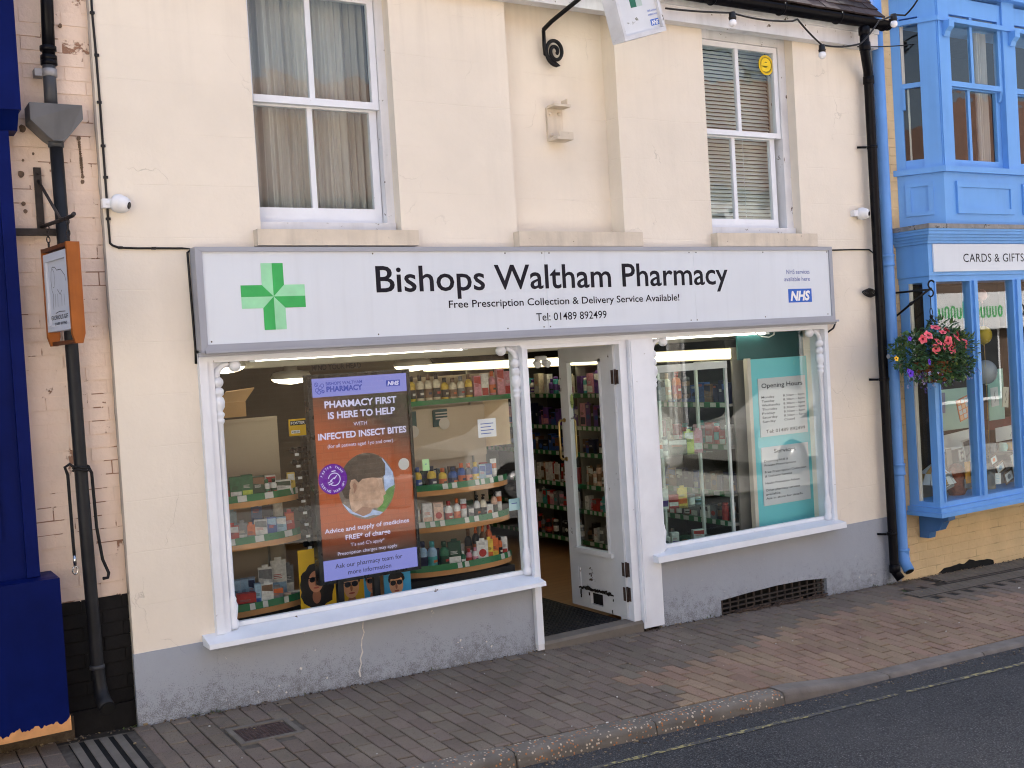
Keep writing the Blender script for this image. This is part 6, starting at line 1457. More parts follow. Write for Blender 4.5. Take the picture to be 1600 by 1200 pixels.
m = MB(); side_box(m, UX, UW, .205, .27, 4.126, 4.67, -.055, -.03); side_box(m, UX, UW, .30, .34, 3.47, 4.085, -.07, -.05); m.build('bead', pm('cream_bead', (.6, .56, .47, 1), .5), uf)
m = MB(); side_box(m, UX, UW, .20, .60, 3.47, 4.9, -.045, -.041); m.build('pane', GLASSW, uf)
slab('bay_cornice', UX, UW, .02, 4.62, 4.66); slab('bay_cornice', UX, UW, .06, 4.88, 5.3)
for xx in (8.235, 9.15):
    m = MB(); m.prism([(-D_-.0005, 4.615), (-D_-.0005, 4.50), (-D_-.02, 4.49), (-D_-.035, 4.53), (-D_-.07, 4.56), (-D_-.075, 4.615)], 'x', xx, xx+.07); m.build('cornice_bracket', SKYB, GB_, bevel=.006)
# rooms behind the bay
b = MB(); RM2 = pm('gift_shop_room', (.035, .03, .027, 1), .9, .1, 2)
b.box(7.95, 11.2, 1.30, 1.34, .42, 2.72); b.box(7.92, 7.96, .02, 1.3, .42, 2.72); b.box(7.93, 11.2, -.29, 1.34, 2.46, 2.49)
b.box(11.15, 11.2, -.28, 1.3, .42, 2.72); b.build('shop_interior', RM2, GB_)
b = MB(); b.box(7.93, 11.2, -.28, 1.34, .455, .489); b.build('window_floor', pm('window_board', (.42, .36, .30, 1), .7), GB_)
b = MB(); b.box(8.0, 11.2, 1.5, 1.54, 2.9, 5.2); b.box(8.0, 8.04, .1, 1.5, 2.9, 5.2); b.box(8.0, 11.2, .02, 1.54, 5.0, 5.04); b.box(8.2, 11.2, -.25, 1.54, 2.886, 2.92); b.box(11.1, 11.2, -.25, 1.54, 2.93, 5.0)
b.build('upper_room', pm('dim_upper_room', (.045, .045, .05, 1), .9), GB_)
# curtain strips behind the upper bay
m = MB()
for i in range(26):
    x = 8.86+i*.006; m.quad([(x, -.16+.02*math.sin(i*1.3), 3.4), (x+.006, -.16+.02*math.sin(i*1.3+1.3), 3.4), (x+.006, -.16+.02*math.sin(i*1.3+1.3), 4.85), (x, -.16+.02*math.sin(i*1.3), 4.85)])
tag(m.build('net_curtain', NET), 'narrow pale curtain strip behind the upper blue bay window', 'curtain')
# roof of the blue building
b = MB(); b.prism([(0.0, 5.3), (5.8, 5.3), (5.8, 5.5), (2.9, 7.9), (0.0, 5.6)], 'x', 7.73, 12.5); b.build('roof', TILE, GB_)
b = MB(); b.box(7.73, 12.5, 5.7, 5.8, -.3, 5.29); b.build('rear_wall', YEL2, GB_)

# blue downpipe
d = thing('downpipe', (7.70, -.06, -.1), 'sky blue painted downpipe between the black downpipe and the blue bay', 'downpipe')
b = MB(); b.tube([(7.705, -.06, 5.2), (7.702, -.06, 3.7), (7.695, -.06, 1.56), (7.69, -.06, .13), (7.685, -.075, .05), (7.678, -.13, -.03)], .046, 18); b.build('pipe', SKYB2, d)
for zz in (4.62, 2.61, .83, .10):
    b = MB(); b.lathe([(.047, -.05), (.055, -.046), (.055, -.028), (.051, -.024), (.051, .03), (.055, .034), (.055, .05), (.047, .052)], (7.697, -.06, zz), (0, 0, 1), 20); b.build('collar', SKYB2, d)
b = MB(); b.lathe([(.038, 0), (.038, .003)], (7.6765, -.134, -.036), (-.1, -.63, -.77), 16); b.build('outlet_void', DARK, d)
b = MB(); b.lathe([(.02, 0), (.02, .004)], (7.565, -.118, 1.80), (0, -1, 0), 10); tag(b.build('wall_badge', pm('white_spot', (.6, .6, .6, 1), .5)), 'tiny round white spot stuck on the black downpipe', 'sticker')

# hanging basket and bracket
BX, BY = 7.775, -.40
b = MB(); b.tube([(7.775, .012, 2.335), (7.775, -.20, 2.335), (7.775, -.42, 2.335)], .009, 6); b.tube([(7.775, .012, 2.10), (7.775, -.20, 2.225), (7.775, -.40, 2.34)], .010, 6)
b.tube([(7.775, -.42+.03*math.sin(a), 2.375+.033*math.cos(a)) for a in [R(q) for q in range(-60, 181, 20)]], .008, 6); b.tube([(7.775, -.41-.025*math.sin(a), 2.305+.028*math.cos(a)) for a in [R(q) for q in range(0, 241, 20)]], .007, 6)
b.lathe([(.012, -.02), (.016, 0), (.012, .02)], (7.775, -.21, 2.232), (0, -.87, .5), 8)
b.box(7.762, 7.788, .004, .014, 2.05, 2.38)
tag(b.build('basket_bracket', BLACKIRON), 'black iron bracket with a curled tip holding the flower basket by the blue bay', 'bracket')
HB = thing('hanging_basket', (BX, BY, 1.56), 'hanging basket overflowing with green leaves, coral pink petunias and violet lobelia', 'hanging basket')
b = MB(); b.lathe([(.02, 1.565), (.09, 1.575), (.135, 1.62), (.160, 1.69), (.168, 1.74), (.150, 1.74)], (BX, BY, 0), (0, 0, 1), 24); b.build('bowl', pm('terracotta_liner', rgb(150, 92, 60), .85, .2, 12, .4, 60), HB)
b = MB()
for k in range(10):
    a = 6.283*k/10; b.tube([(BX+r*math.cos(a), BY+r*math.sin(a), z) for r, z in ((.03, 1.562), (.095, 1.572), (.142, 1.62), (.166, 1.69), (.174, 1.745))], .003, 5)
for r, z in ((.142, 1.62), (.166, 1.69), (.174, 1.745)): b.tube([(BX+r*math.cos(6.283*k/24), BY+r*math.sin(6.283*k/24), z) for k in range(25)], .0035, 5)
b.build('wire_frame', BLACKIRON, HB)
rnd = random.Random(21)
for k in range(4):
    a = .5+1.571*k; p0 = Vector((BX+.17*math.cos(a), BY+.17*math.sin(a), 1.75)); p1 = Vector((BX, BY-.005, 2.11)); m = MB(); n = 20
    for i in range(n):
        c = p0.lerp(p1, (i+.5)/n); dz = (p1-p0).normalized(); sd_ = dz.orthogonal().normalized() if i % 2 else dz.cross(dz.orthogonal()).normalized(); L_ = (p1-p0).length/n*.66
        m.tube([c+dz*L_*math.cos(q)+sd_*.0055*math.sin(q) for q in [j*6.283/7 for j in range(8)]], .0022, 4, caps=False)
    m.build('chain', BLACKIRON, HB)
m = MB(); m.tube([(BX, BY-.005+.013*math.sin(q), 2.15+.030*math.cos(q)) for q in [j*.7 for j in range(10)]], .004, 5); m.tube([(BX, BY-.005, 2.28), (BX, BY-.005, 2.18)], .004, 5); m.lathe([(.012, 2.10), (.016, 2.112), (.01, 2.125)], (BX, BY-.005, 0)); m.build('hook', BLACKIRON, HB)
def leafmat(nm, col):
    t = NT(nm); p = t.pos(); g = t.n('NewGeometry').outputs['Random Per Island']
    hs = t.n('HueSaturation'); t.set(hs.inputs['Value'], t.ramp(g, 0, 1, .5, 1.5)); t.set(hs.inputs['Hue'], t.ramp(t.math('FRACT', t.math('MULTIPLY', g, 9)), 0, 1, .475, .52)); hs.inputs['Color'].default_value = col
    t.set(t.b.inputs['Base Color'], hs.outputs[0]); t.b.inputs['Roughness'].default_value = .5; t.b.inputs['Transmission Weight'].default_value = 0
    return t.m
LEAF = leafmat('basket_leaf', (.052, .118, .040, 1)); LEAFL = leafmat('pale_basket_leaf', (.20, .28, .07, 1))
def leaf(m, c, d, up, L_, W_, mi=0):
    d = d.normalized(); s_ = d.cross(up); s_ = s_.normalized() if s_.length > 1e-4 else d.orthogonal().normalized(); n_ = s_.cross(d)
    p0 = c; pm_ = c+d*L_*.5+n_*L_*.10; p1 = c+d*L_-n_*L_*.10
    a, b_ = pm_+s_*W_-n_*W_*.35, pm_-s_*W_-n_*W_*.35; q0, q1 = c+d*L_*.2+s_*W_*.6, c+d*L_*.2-s_*W_*.6
    V = [m.v(x) for x in (p0, q0, a, p1, b_, q1, pm_)]
    for i in range(6): m.face([V[i], V[(i+1) % 6], V[6]], mi, True)
m = MB()
def rv(): 
    while True:
        v = Vector((rnd.uniform(-1, 1), rnd.uniform(-1, 1), rnd.uniform(-1, 1)))
        if .05 < v.length < 1: return v
blobs = [((-.18, .0, .10), (.26, .20, .15), 560), ((-.30, .0, .04), (.14, .14, .10), 200), ((.05, -.06, .06), (.20, .18, .12), 330), ((.0, -.10, -.03), (.20, .12, .10), 260), ((.22, .0, .13), (.22, .18, .13), 330), ((.38, -.02, .09), (.11, .12, .13), 150), ((.12, .0, .27), (.14, .12, .09), 150), ((.22, -.08, -.05), (.14, .10, .09), 170), ((-.04, -.16, -.10), (.16, .07, .08), 170), ((-.22, -.05, -.06), (.14, .12, .09), 150), ((.06, -.20, -.07), (.15, .05, .07), 150)]
for c, s_, n in blobs:
    for i in range(n):
        v = rv(); v = v.normalized()*(v.length**.45); pt_ = Vector((BX+c[0]+v.x*s_[0], BY+c[1]+v.y*s_[1], 1.74+c[2]+v.z*s_[2]))
        dr = (v+Vector((0, -.3, .25))+rv()*.8); leaf(m, pt_, dr, Vector((0, 0, 1))+rv()*.5, rnd.uniform(.024, .058), rnd.uniform(.008, .017), 1 if (c[0] > .3 and rnd.random() < .55) or rnd.random() < .03 else 0)
m.build('foliage', [LEAF, LEAFL], HB)
# trailing lobelia
m = MB(); LV_ = [pm('lobelia_violet', rgb(92, 74, 178), .6, .2, 30), pm('lobelia_pale', rgb(186, 182, 226), .6, .1, 30), LEAF]
for cx_, n in ((-.21, 130), (.24, 150)):
    for i in range(n):
        p_ = Vector((BX+cx_+rnd.gauss(0, .065), BY-.06+rnd.gauss(0, .07), 1.66-abs(rnd.gauss(0, .055))+rnd.gauss(0, .02))); f = Vector((rnd.gauss(0, .5), -1, rnd.gauss(.1, .5))).normalized(); a = f.orthogonal().normalized(); c_ = f.cross(a); r = rnd.uniform(.006, .011); mi = 0 if rnd.random() < .55 else 1
        for q in range(4): w = 6.283*q/4+i; m.face([m.v(p_), m.v(p_+(a*math.cos(w-.4)+c_*math.sin(w-.4))*r), m.v(p_+(a*math.cos(w+.4)+c_*math.sin(w+.4))*r)], mi)
        if i % 2 == 0: m.tube([p_, p_+Vector((rnd.gauss(0, .02), .03, .05))], .0012, 3, 2, caps=False)
m.build('lobelia', LV_, HB)
PINK_ = [pm('coral_petal', rgb(216, 84, 98), .55, .15, 30), pm('petal_throat', rgb(120, 24, 44), .6), pm('petal_edge', rgb(226, 120, 128), .55, .1, 30)]
VIO = [pm('violet_petal', rgb(92, 46, 190), .55, .2, 30), pm('violet_throat', rgb(48, 20, 100), .6)]; YLW = [pm('yellow_petal', rgb(232, 180, 40), .55, .1, 30), pm('dark_throat', rgb(70, 24, 20), .6)]
def flower(nm, c, f, r, mats, lobes=5, cup=.45):
    m = MB(); f = Vector(f).normalized(); a = f.orthogonal().normalized(); c_ = f.cross(a); c = Vector(c); n = lobes*6; rot = rnd.uniform(0, 6.28); rings = []
    for rr, hh, wav in ((.06, -.5, 0), (.28, -.15, .0), (.72, .02, .06), (1.0, -.02, .14)):
        rings.append([m.v(c+(a*math.cos(rot+6.283*k/n)+c_*math.sin(rot+6.283*k/n))*r*rr*(1+wav*math.cos(lobes*6.283*k/n))+f*r*(hh*cup*1.5+wav*.9*math.cos(2*lobes*6.283*k/n+1)*.5)) for k in range(n)])
    for j in range(3):
        for k in range(n): m.face([rings[j][k], rings[j][(k+1) % n], rings[j+1][(k+1) % n], rings[j+1][k]], 1 if j == 0 else (0 if j == 1 or len(mats) < 3 else (0 if rnd.random() < .6 else 2)), True)
    m.face(rings[0], 1); m.build(nm, mats, HB)
zz8 = lambda x, y: (1400+x/6, 420+y/6)
for x, y, r, fc in ((305, 620, .036, (-.1, -.8, .55)), (255, 660, .032, (-.5, -.9, .0)), (400, 683, .034, (.1, -.7, .6)), (492, 675, .037, (-.2, -1, .05)), (378, 748, .037, (-.2, -1, .0)), (457, 735, .030, (.3, -1, .1)), (527, 752, .037, (-.1, -1, .2)), (552, 708, .028, (.6, -.8, .2)), (570, 645, .034, (.3, -.7, .6)), (580, 610, .026, (.7, -.6, .2)), (658, 712, .032, (.4, -1, -.1)), (642, 668, .024, (.1, -.5, .8)), (370, 548, .036, (-.2, -.45, .9)), (440, 592, .026, (-.3, -.5, .8)), (476, 570, .026, (.6, -.3, .7)), (578, 838, .020, (.4, -.6, -.6))):
    u, v = zz8(x, y); yy = BY-.17; fx, fz = F(u, v, yy); flower('petunia', (fx, yy, fz), fc, r*1.1, PINK_)
for x, y, r in ((315, 872, .026), (140, 980, .030), (118, 960, .022), (130, 655, .018)):
    u, v = zz8(x, y); yy = BY-.17; fx, fz = F(u, v, yy); flower('violet_flower', (fx, yy, fz), (rnd.uniform(-.3, .3), -1, .1), r, VIO)
u, v = zz8(5, 842); fx, fz = F(u, v, BY-.12); flower('yellow_flower', (fx, BY-.12, fz), (-.2, -1, .2), .020, YLW)

# ---------------------------------------------------------------- goods in the gift shop window
def gf(u, v, y): x, z = F(u, v, y); return x, z
z4b = lambda x, y: (1430+x/5.712, 620+y/5.712)
z3b = lambda x, y: (1430+x/5.712, 430+y/5.712)
WF = .4895
def card(name, q, y, lean, mats, deco, label, cat, group=None, th=.006, dz=0):
    """flat standing or hanging card whose photo corners are q=(x0,y0,x1,y1) in the close-up; lean in degrees around the view axis"""
    (u0, v0), (u1, v1) = q; x0, za = gf(u0, v0, y); x1, zc = gf(u1, v1, y); cx_, cz_ = (x0+x1)/2, (za+zc)/2; w, h = abs(x1-x0), abs(za-zc)
    m = MB(Matrix.Translation((cx_, y, cz_+dz)) @ Matrix.Rotation(R(lean), 4, 'Y'))
    m.box(-w/2, w/2, -th/2, th/2, -h/2, h/2, 0); e = -th/2-.0006
    deco(m, w, h, e)
    return tag(m.build(name, mats), label, cat, group)
def d_frame(m, w, h, e):
    b_ = min(w, h)*.16; m.quad([(-w/2+b_, e, -h/2+b_), (w/2-b_, e, -h/2+b_), (w/2-b_, e, h/2-b_), (-w/2+b_, e, h/2-b_)], 1)
    m.disc((0, e-.0005, 0), (1, 0, 0), (0, 0, 1), w*.18, h*.2, 2, 14)
def d_lines(m, w, h, e):
    for i in range(5): m.quad([(-w*.38, e, h*(.3-.15*i)), (w*(.1+.25*((i*7) % 3)/2), e, h*(.3-.15*i)), (w*.1, e, h*(.33-.15*i)), (-w*.38, e, h*(.33-.15*i))], 1)
def d_grid(m, w, h, e):
    for i in range(3):
        for j in range(4): m.quad([(-w/2+w*(.06+.31*i), e, -h/2+h*(.05+.235*j)), (-w/2+w*(.32+.31*i), e, -h/2+h*(.05+.235*j)), (-w/2+w*(.32+.31*i), e, -h/2+h*(.25+.235*j)), (-w/2+w*(.06+.31*i), e, -h/2+h*(.25+.235*j))], 1 if (i+j) % 3 else 2)
def d_tower(m, w, h, e):
    m.quad([(-w*.42, e, -h*.44), (w*.42, e, -h*.44), (w*.42, e, h*.44), (-w*.42, e, h*.44)], 1)
    m.face([m.v((a*w, e-.0006, c*h)) for a, c in ((-.42, -.2), (-.12, -.1), (.0, .3), (.04, .3), (.12, -.1), (.42, -.3), (.3, -.3), (0, -.12), (-.3, -.28))], 2)
def d_none(m, w, h, e): pass
PAPER = pm('white_card_stock', (.62, .63, .60, 1), .5, .04, 8); MINT = pm('mint_paper', rgb(176, 204, 190), .6, .05, 3); MINT2 = pm('deep_mint_paper', rgb(150, 192, 178), .6, .06, 3); WOODF = pm('brown_wood_frame', rgb(104, 84, 66), .6, .15, 12); PHOTO = pm('grey_photo', rgb(110, 112, 112), .4, .25, 30); PHOTOB = pm('blue_photo', rgb(120, 160, 190), .4, .25, 30); GOLD = pm('gold_paper', rgb(204, 150, 58), .5, .15, 20); INK = pm('dark_print', (.03, .03, .035, 1), .5); CORAL = pm('coral_print', rgb(224, 138, 92), .5, .1, 20)
Q = lambda a, b_: (z4b(*a), z4b(*b_))
card('backing_sheet', Q((215, -60), (510, 270)), .15, 0, [MINT], d_none, 'pale mint backing sheet hanging behind the first pane of the blue shop window', 'paper sheet')
card('backing_sheet', (z3b(640, 845), z3b(800, 1280)), .15, 0, [MINT2], d_none, 'deep mint paper sheet hanging behind the second pane of the blue shop window', 'paper sheet')
card('gift_card_sheet', Q((375, 12), (490, 196)), -.06, -14, [CORAL, PAPER, pm('peach_print', rgb(236, 190, 150), .5)], d_grid, 'tilted sheet of coral and white square tags hanging in the blue shop window', 'gift tags')
card('gift_bag', Q((150, -30), (270, 140)), .02, 3, [pm('grey_lilac_bag', rgb(140, 136, 160), .5, .1, 8), CORAL, INK], d_lines, 'grey lilac gift bag with an orange band hanging near the bay corner', 'gift bag')
card('notice_card', Q((230, 335), (520, 440)), -.02, -4, [PAPER], d_none, 'long blank white card lying across the back of the first blue window', 'card')
card('notice_card', Q((715, 275), (908, 372)), -.05, -2, [PAPER, INK], lambda m, w, h, e: m.stroke((0, e, 0), (1, 0, 0), (0, 0, 1), [(w*.15, -h*.3), (w*.25, 0), (w*.4, h*.35)], .004, 1), 'blank white sign with a pen stroke hanging in the second blue window', 'card')
card('picture_frame', Q((425, 380), (540, 570)), -.16, -10, [PAPER, PHOTO, INK], d_tower, 'white frame with a grey print of an iron tower leaning in the blue window', 'picture frame', 'picture frames in the gift shop window')
card('picture_frame', Q((390, 475), (455, 570)), -.14, -5, [PAPER, INK, PAPER], d_frame, 'small white frame with a dark picture, beside the tower print', 'picture frame', 'picture frames in the gift shop window')
card('picture_frame', Q((665, 525), (735, 600)), -.12, -20, [WOODF, PAPER, CORAL], d_frame, 'brown wooden frame with an orange picture, topmost of three leaning frames', 'picture frame', 'picture frames in the gift shop window')
card('picture_frame', Q((715, 592), (800, 670)), -.15, -22, [WOODF, PAPER, PHOTOB], d_frame, 'brown wooden frame with a blue picture, middle of three leaning frames', 'picture frame', 'picture frames in the gift shop window')
card('picture_frame', Q((790, 660), (880, 758)), -.18, -20, [WOODF, PAPER, PHOTO], d_frame, 'brown wooden frame with a grey picture, lowest of three leaning frames', 'picture frame', 'picture frames in the gift shop window')
card('picture_frame', Q((865, 500), (975, 735)), -.10, -14, [pm('cream_frame', (.55, .52, .46, 1), .5), PAPER, PHOTOB], d_frame, 'large cream frame with a pale blue print at the right of the second blue window', 'picture frame', 'picture frames in the gift shop window')
card('greeting_card', Q((440, 735), (540, 800)), -.20, 0, [PHOTO, PAPER, INK], d_none, 'small grey card in a black tray at the foot of the first blue window', 'card')
card('greeting_card', Q((712, 685), (765, 775)), -.20, 2, [PAPER, PHOTOB], d_lines, 'pale card with blue writing beside the grey shoe shape in the blue window', 'card')
card('greeting_card', Q((250, 690), (340, 815)), -.17, -14, [PHOTO, PAPER], d_lines, 'grey boxed card leaning against glass beside the stained glass lamp', 'card')
card('greeting_card', Q((275, 465), (330, 630)), -.05, -5, [pm('taupe_card', rgb(150, 140, 128), .6), PAPER], d_none, 'tall taupe card standing behind the stained glass lamp', 'card')
for i, (x0, x1, mt) in enumerate(((658, 715, PHOTO), (755, 808, MINT2), (825, 890, GOLD))):
    (u0, v0), (u1, v1) = Q((x0, 415), (x1, 485)); xa, za = gf(u0, v0, -.02); xb, zb2 = gf(u1, v1, -.02); m = MB(); r = (xb-xa)*.42
    m.lathe([(r*.95, zb2), (r, zb2+.005), (r, za), (r*.9, za), (r*.9, zb2+.01)], ((xa+xb)/2, -.02, 0), (0, 0, 1), 18); m.tube([((xa+xb)/2+r+.022*math.sin(q), -.03, (za+zb2)/2+.026*math.cos(q)) for q in [R(k) for k in range(0, 181, 20)]], .005, 6)
    tag(m.build('mug', mt), ['grey mug, leftmost of three on the little shelf in the blue window', 'pale green mug, middle of three on the little shelf in the blue window', 'gold brown mug, rightmost of three on the little shelf in the blue window'][i], 'mug', 'mugs on the little window shelf')
(u0, v0), (u1, v1) = Q((640, 490), (920, 500)); xa, za = gf(u0, v0, -.02); m = MB(); m.box(xa-.02, xa+.55, -.10, .08, za-.035, za-.016); tag(m.build('display_shelf', pm('dark_shelf', (.09, .08, .06, 1), .6)), 'dark little shelf carrying three mugs in the second blue window', 'shelf')
m = MB(); xa, za = gf(*z4b(345, 720), -.12); m.ball((xa+.06, -.10, WF+.165), .14, 0, 18, (.85, .6, 1.15)); x2, z2_ = gf(*z4b(450, 670), -.185)
m.box(x2-.026, x2+.04, -.206, -.196, z2_-.10, z2_+.09, 1); tag(m.build('fabric_bag', [pm('patterned_brown_fabric', rgb(112, 58, 38), .8, .45, 40, .3, 60), pm('orange_label', rgb(206, 150, 66), .6, .12, 20)]), 'rounded brown patterned bag with an orange label standing in the first blue window', 'bag')
m = MB(); xa, za = gf(*z4b(180, 640), -.05); n = 14
for j, (r0, r1, h0, h1) in enumerate(((.035, .12, .16, .09), (.12, .175, .09, .0))):
    for k in range(n):
        a0, a1 = 6.283*k/n, 6.283*(k+.92)/n; zq = WF+.17
        m.quad([(xa+r0*math.cos(a0), -.04+r0*math.sin(a0), zq+h0), (xa+r0*math.cos(a1), -.04+r0*math.sin(a1), zq+h0), (xa+r1*math.cos(a1), -.04+r1*math.sin(a1), zq+h1), (xa+r1*math.cos(a0), -.04+r1*math.sin(a0), zq+h1)], (j+k) % 3 % 2)
m.lathe([(.06, WF), (.05, WF+.02), (.012, WF+.04), (.012, WF+.3)], (xa, -.04, 0), mi=2)
tag(m.build('table_lamp', [PAPER, pm('amber_glass', rgb(190, 150, 90), .3), INK]), 'stained glass table lamp of pale petals behind the bay corner post', 'lamp')
m = MB(); xa, za = gf(*z4b(655, 690), -.10); m.ball((xa, -.10, WF+.09), .09, 0, 16, (.75, .6, 1.35)); m.box(xa-.05, xa+.11, -.16, -.06, WF+.001, WF+.03, 1); tag(m.build('slipper', [pm('grey_felt', rgb(140, 134, 122), .9), INK]), 'grey felt slipper with a dark sole standing beside the leaning wooden frames', 'slipper')
m = MB(); m.box(*sorted((gf(*z4b(655, 205), .2)[0], gf(*z4b(915, 205), .2)[0])), .2, .26, gf(*z4b(650, 300), .2)[1], gf(*z4b(650, 205), .2)[1]); tag(m.build('red_box', pm('dark_red_box', rgb(96, 22, 26), .5, .15, 6)), 'dark red box behind the white sign in the second blue window', 'box')
for x, y, q, lab in ((715, 1085, (672, 1005, 745, 1165), 'white card with a sketched figure, left of two hanging in the second blue window'), (805, 1085, (775, 1000, 835, 1175), 'cream card with a sketched figure, right of two hanging in the second blue window')):
    card('greeting_card', (z3b(q[0], q[1]), z3b(q[2], q[3])), -.02, -4 if x < 750 else 6, [PAPER if x < 750 else pm('cream_card', (.58, .55, .44, 1), .5), INK], lambda m, w, h, e: m.stroke((0, e, 0), (1, 0, 0), (0, 0, 1), [(-w*.1, -h*.3), (w*.12, -h*.1), (-w*.05, h*.1), (w*.1, h*.32)], .006, 1), lab, 'card')
def balloon(u, v, y, r, col, lab, metal=.6):
    x, z = gf(u, v, y); m = MB(); m.ball((x, y, z), r, 0, 22, (1, 1, 1.12)); m.lathe([(.004, 0), (.012, .012)], (x, y, z-r*1.12-.012), mi=0); m.tube([(x, y, z-r*1.12-.01), (x+.01, y, z-r-.2), (x, y, WF)], .0015, 4)
    tag(m.build('balloon', col), lab, 'balloon', 'balloons in the gift shop window')
balloon(*z3b(608, 535), -.05, .075, pm('gold_balloon', rgb(190, 160, 40), .25, .05, 3), 'golden yellow balloon between the two panes of the blue shop window')
balloon(*z3b(630, 865), .0, .10, pm('silver_balloon', rgb(170, 172, 176), .25, .05, 3), 'silver grey balloon low behind the first mullion of the blue shop window')
balloon(*z3b(592, 180), .1, .05, pm('pink_balloon', rgb(214, 160, 150), .3, .05, 3), 'small pale pink balloon high in the second blue window pane')

# ================================================================ the far side of the street, which the windows mirror
def opp(name, x0, x1, z1, wallm, roofm, label, wins, sign=None, rz=2.6):
    y = -9.4; zb = zr((x0+x1)/2, -8)-.2
    t_ = thing(name, ((x0+x1)/2, y, zb), label, 'building', 'buildings across the street')
    m = MB(); m.box(x0, x1, y-6, y, zb, z1); m.build('wall', wallm, t_)
    m = MB(); m.prism([(y+.25, z1-.05), (y+.25, z1+.05), (y-3, z1+rz), (y-6.2, z1+.05), (y-6.2, z1-.05)], 'x', x0-.1, x1+.1); m.build('roof', roofm, t_)
    for a, c, d0, d1 in wins:
        m = MB(); m.box(a, c, y+.001, y+.05, d0, d1); w_ = m.build('window', WVIN, t_)
        m = MB(); m.box(a+.07, c-.07, y+.051, y+.056, d0+.07, d1-.07); m.build('pane', pm('far_pane', (.03, .035, .04, 1), .1), w_)
    return t_
t = NT('far_red_brick'); p = t.pos(); br = t.n('TexBrick', Scale=1.0); br.inputs['Brick Width'].default_value = .22; br.inputs['Row Height'].default_value = .075; br.inputs['Mortar Size'].default_value = .008
xyz = t.sep(p); cb = t.n('CombineXYZ'); t.set(cb.inputs[0], xyz[0]); t.set(cb.inputs[1], xyz[2]); t.set(br.inputs['Vector'], cb.outputs[0]); br.inputs['Color1'].default_value = (.13, .085, .055, 1); br.inputs['Color2'].default_value = (.18, .12, .08, 1); br.inputs['Mortar'].default_value = (.24, .21, .17, 1)
t.set(t.b.inputs['Base Color'], br.outputs[0]); t.b.inputs['Roughness'].default_value = .9; FBR = t.m
CRW = pm('far_cream_render', (.66, .60, .50, 1), .9, .05, 1); WHW = pm('far_white_render', (.50, .47, .43, 1), .9, .05, 1); FT = pm('far_roof_tile', (.15, .08, .055, 1), .9, .3, 7, .5, 30, .02)
opp('cream_house', -14, -1.2, 5.2, CRW, FT, 'cream rendered house across the street behind the photographer', [(-4, -3, 3.2, 4.6), (-7, -6, 3.2, 4.6)])
opp('brick_house', -1.0, 9.6, 4.6, FBR, FT, 'red brick house with a brown tiled roof across the street, mirrored in the left windows', [(2, 3, 3.0, 4.2), (5.0, 6.0, 3.0, 4.2)])
w_ = opp('rendered_house', 9.8, 16.8, 5.0, WHW, FT, 'pale rendered house across the street, mirrored in the right upper window', [(11, 12, 3.3, 4.6), (14, 15, 3.3, 4.6), (10.1, 13.1, .25, 2.35), (13.4, 16.5, .25, 2.35)], rz=3.2)  # the two wide low windows are added; their dark panes dim the mirrored wall
o_ = opp('shop_terrace', 17, 30, 4.6, pm('far_dark_brick', (.11, .075, .055, 1), .9, .2, 9), FT, 'brick shop across the street with a white fascia, mirrored in the blue shop window', [(19, 20.2, 3.4, 4.4), (23, 24.2, 3.4, 4.4), (18, 22, .4, 2.0), (23, 27, .4, 2.0)], rz=3.4)
m = MB(); m.box(17.2, 29, -9.35, -9.2, 1.95, 2.75); rq = random.Random(3)
for k in range(34):          # green and dark lettering too far off to read
    xx = 19.2+k*.20
    if k in (14, 15, 24): continue
    sh_ = rq.choice('nolu'); cc_ = 1 if k < 15 else 2
    pp_ = {'l': [(0, 0), (0, .34)], 'n': [(0, 0), (0, .20), (.03, .235), (.08, .235), (.11, .20), (.11, 0)], 'u': [(0, .22), (0, .04), (.03, 0), (.08, 0), (.11, .04), (.11, .22)], 'o': [(.06+.06*math.cos(q), .11+.11*math.sin(q)) for q in [j*.6283 for j in range(11)]]}[sh_]
    m.stroke((xx, -9.199, 2.22), (1, 0, 0), (0, 0, 1), pp_, .055, cc_)
o2 = m.build('fascia_board', [WVIN, GDK, SIGNK], o_)
t_ = thing('parked_car', (9.7, -8.3, zr(10, -8)+.09), 'white parked hatchback across the street, mirrored in the shop windows', 'car', 'white cars parked across the street')
cz0 = zr(10, -8)+.09; CARW = pm('white_car_paint', (.76, .75, .72, 1), .22, .02, 2, coat=.6)
prof = [(-2.0, .30), (-2.05, .62), (-1.98, .86), (-1.15, .98), (-.35, 1.44), (1.1, 1.48), (1.75, 1.08), (1.98, .98), (2.02, .5), (1.95, .28)]
m = MB(); m.prism([(9.7+a, cz0+c) for a, c in prof], 'y', -9.05, -7.45); m.build('body', CARW, t_, bevel=.09, seg=3)
m = MB(); gl = [(-1.0, 1.0), (-.33, 1.37), (1.05, 1.41), (1.55, 1.05)]; m.prism([(9.7+a, cz0+c) for a, c in gl], 'y', -7.449, -7.44); m.build('side_window', pm('car_glass', (.02, .022, .025, 1), .05), t_)
for dx in (-1.28, 1.28):
    for yy in (-7.40, -9.0):
        m = MB(); m.lathe([(.20, -.11), (.31, -.10), (.32, 0), (.31, .09), (.2, .1)], (9.7+dx, yy-.06, cz0+.32), (0, 1, 0), 24, 0); w2 = m.build('wheel', pm('tyre_rubber', (.015, .015, .016, 1), .8), t_)
        m = MB(); m.lathe([(.20, 0), (.20, .02), (.05, .03)], (9.7+dx, yy+.042, cz0+.32), (0, 1, 0), 20); m.build('rim', pm('alloy_rim', (.45, .45, .46, 1), .3, metal=.8), w2)
m = MB(); m.box(9.7-2.02, 9.7-1.86, -7.75, -7.50, cz0+.66, cz0+.80); m.build('headlight', pm('headlight_glass', (.6, .6, .6, 1), .1), t_)
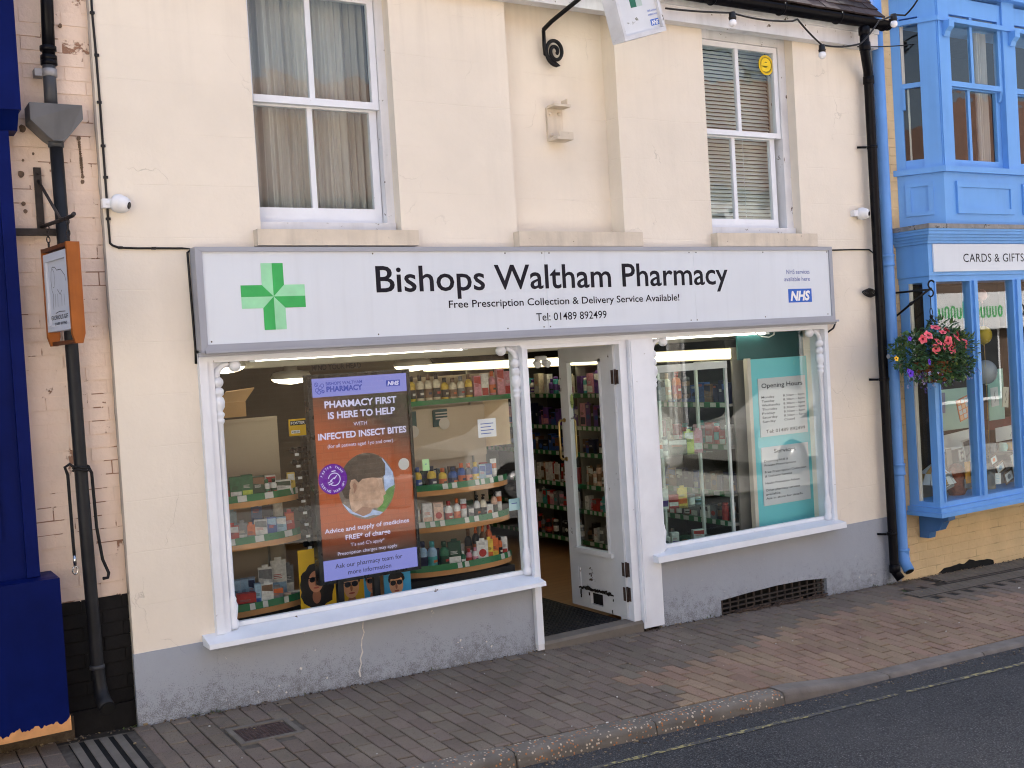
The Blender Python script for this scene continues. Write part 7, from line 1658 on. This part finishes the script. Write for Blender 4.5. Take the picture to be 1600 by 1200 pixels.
c2 = copy_tree(t_, (5.6, .1, -.17), 'second white parked hatchback further down across the street, mirrored in the right shop window')
# ---------------------------------------------------------------- potted palm by the far kerb, mirrored over the advertising screen
pt = thing('potted_palm', (6.9, -8.2, zr(6.9, -8.2)+.09), 'small potted palm by the far kerb, mirrored in the left shop window', 'palm')
pz = zr(6.9, -8.2)+.09
m = MB(); m.lathe([(.16, 0), (.2, .02), (.26, .42), (.28, .44), (.25, .45)], (6.9, -8.2, pz)); m.build('pot', pm('white_pot', (.6, .58, .55, 1), .6), pt)
m = MB(); m.tube([(6.9, -8.2, pz+.4), (6.92, -8.2, pz+1.0), (6.9, -8.2, pz+1.6)], [.06, .05, .04], 8); m.build('trunk', pm('palm_trunk', (.22, .17, .11, 1), .9), pt)
m = MB(); rnd = random.Random(6)
for i in range(16):
    a = 6.283*i/16+rnd.uniform(-.2, .2); L_ = rnd.uniform(.6, .85); up = rnd.uniform(.1, .8); prev = Vector((6.9, -8.2, pz+1.58))
    for j in range(8):
        f = (j+1)/8; pt_ = Vector((6.9+L_*f*math.cos(a), -8.2+L_*f*math.sin(a), pz+1.58+L_*(up*f-1.1*f*f)))
        d_ = (pt_-prev); s_ = d_.cross(Vector((0, 0, 1))).normalized()
        for sg in (-1, 1):
            leaf(m, prev, d_.normalized()*.6+s_*sg+Vector((0, 0, -.3)), Vector((0, 0, 1)), .26*(1-.5*f), .016)
        prev = pt_
m.build('crown', leafmat('palm_leaf', (.07, .13, .04, 1)), pt)

# a few weeds rooted in the joint between wall and pavement
m = MB(); rnd = random.Random(31)
for xx, n in ((1.66, 16), (1.78, 22), (2.35, 10), (3.2, 8), (1.30, 14), (5.52, 8), (7.35, 14), (7.55, 12)):
    for i in range(n):
        c = Vector((xx+rnd.gauss(0, .03), -.018-abs(rnd.gauss(0, .012)), zg(xx, -.02)+rnd.uniform(0, .008)))
        leaf(m, c, Vector((rnd.gauss(0, .7), -abs(rnd.gauss(.3, .4)), abs(rnd.gauss(.5, .4)))), Vector((0, 0, 1)), rnd.uniform(.010, .026), rnd.uniform(.002, .005))
tag(m.build('weeds', leafmat('weed_leaf', (.075, .11, .035, 1))), 'small green weeds rooted along the foot of the wall', 'weeds', kind='stuff')
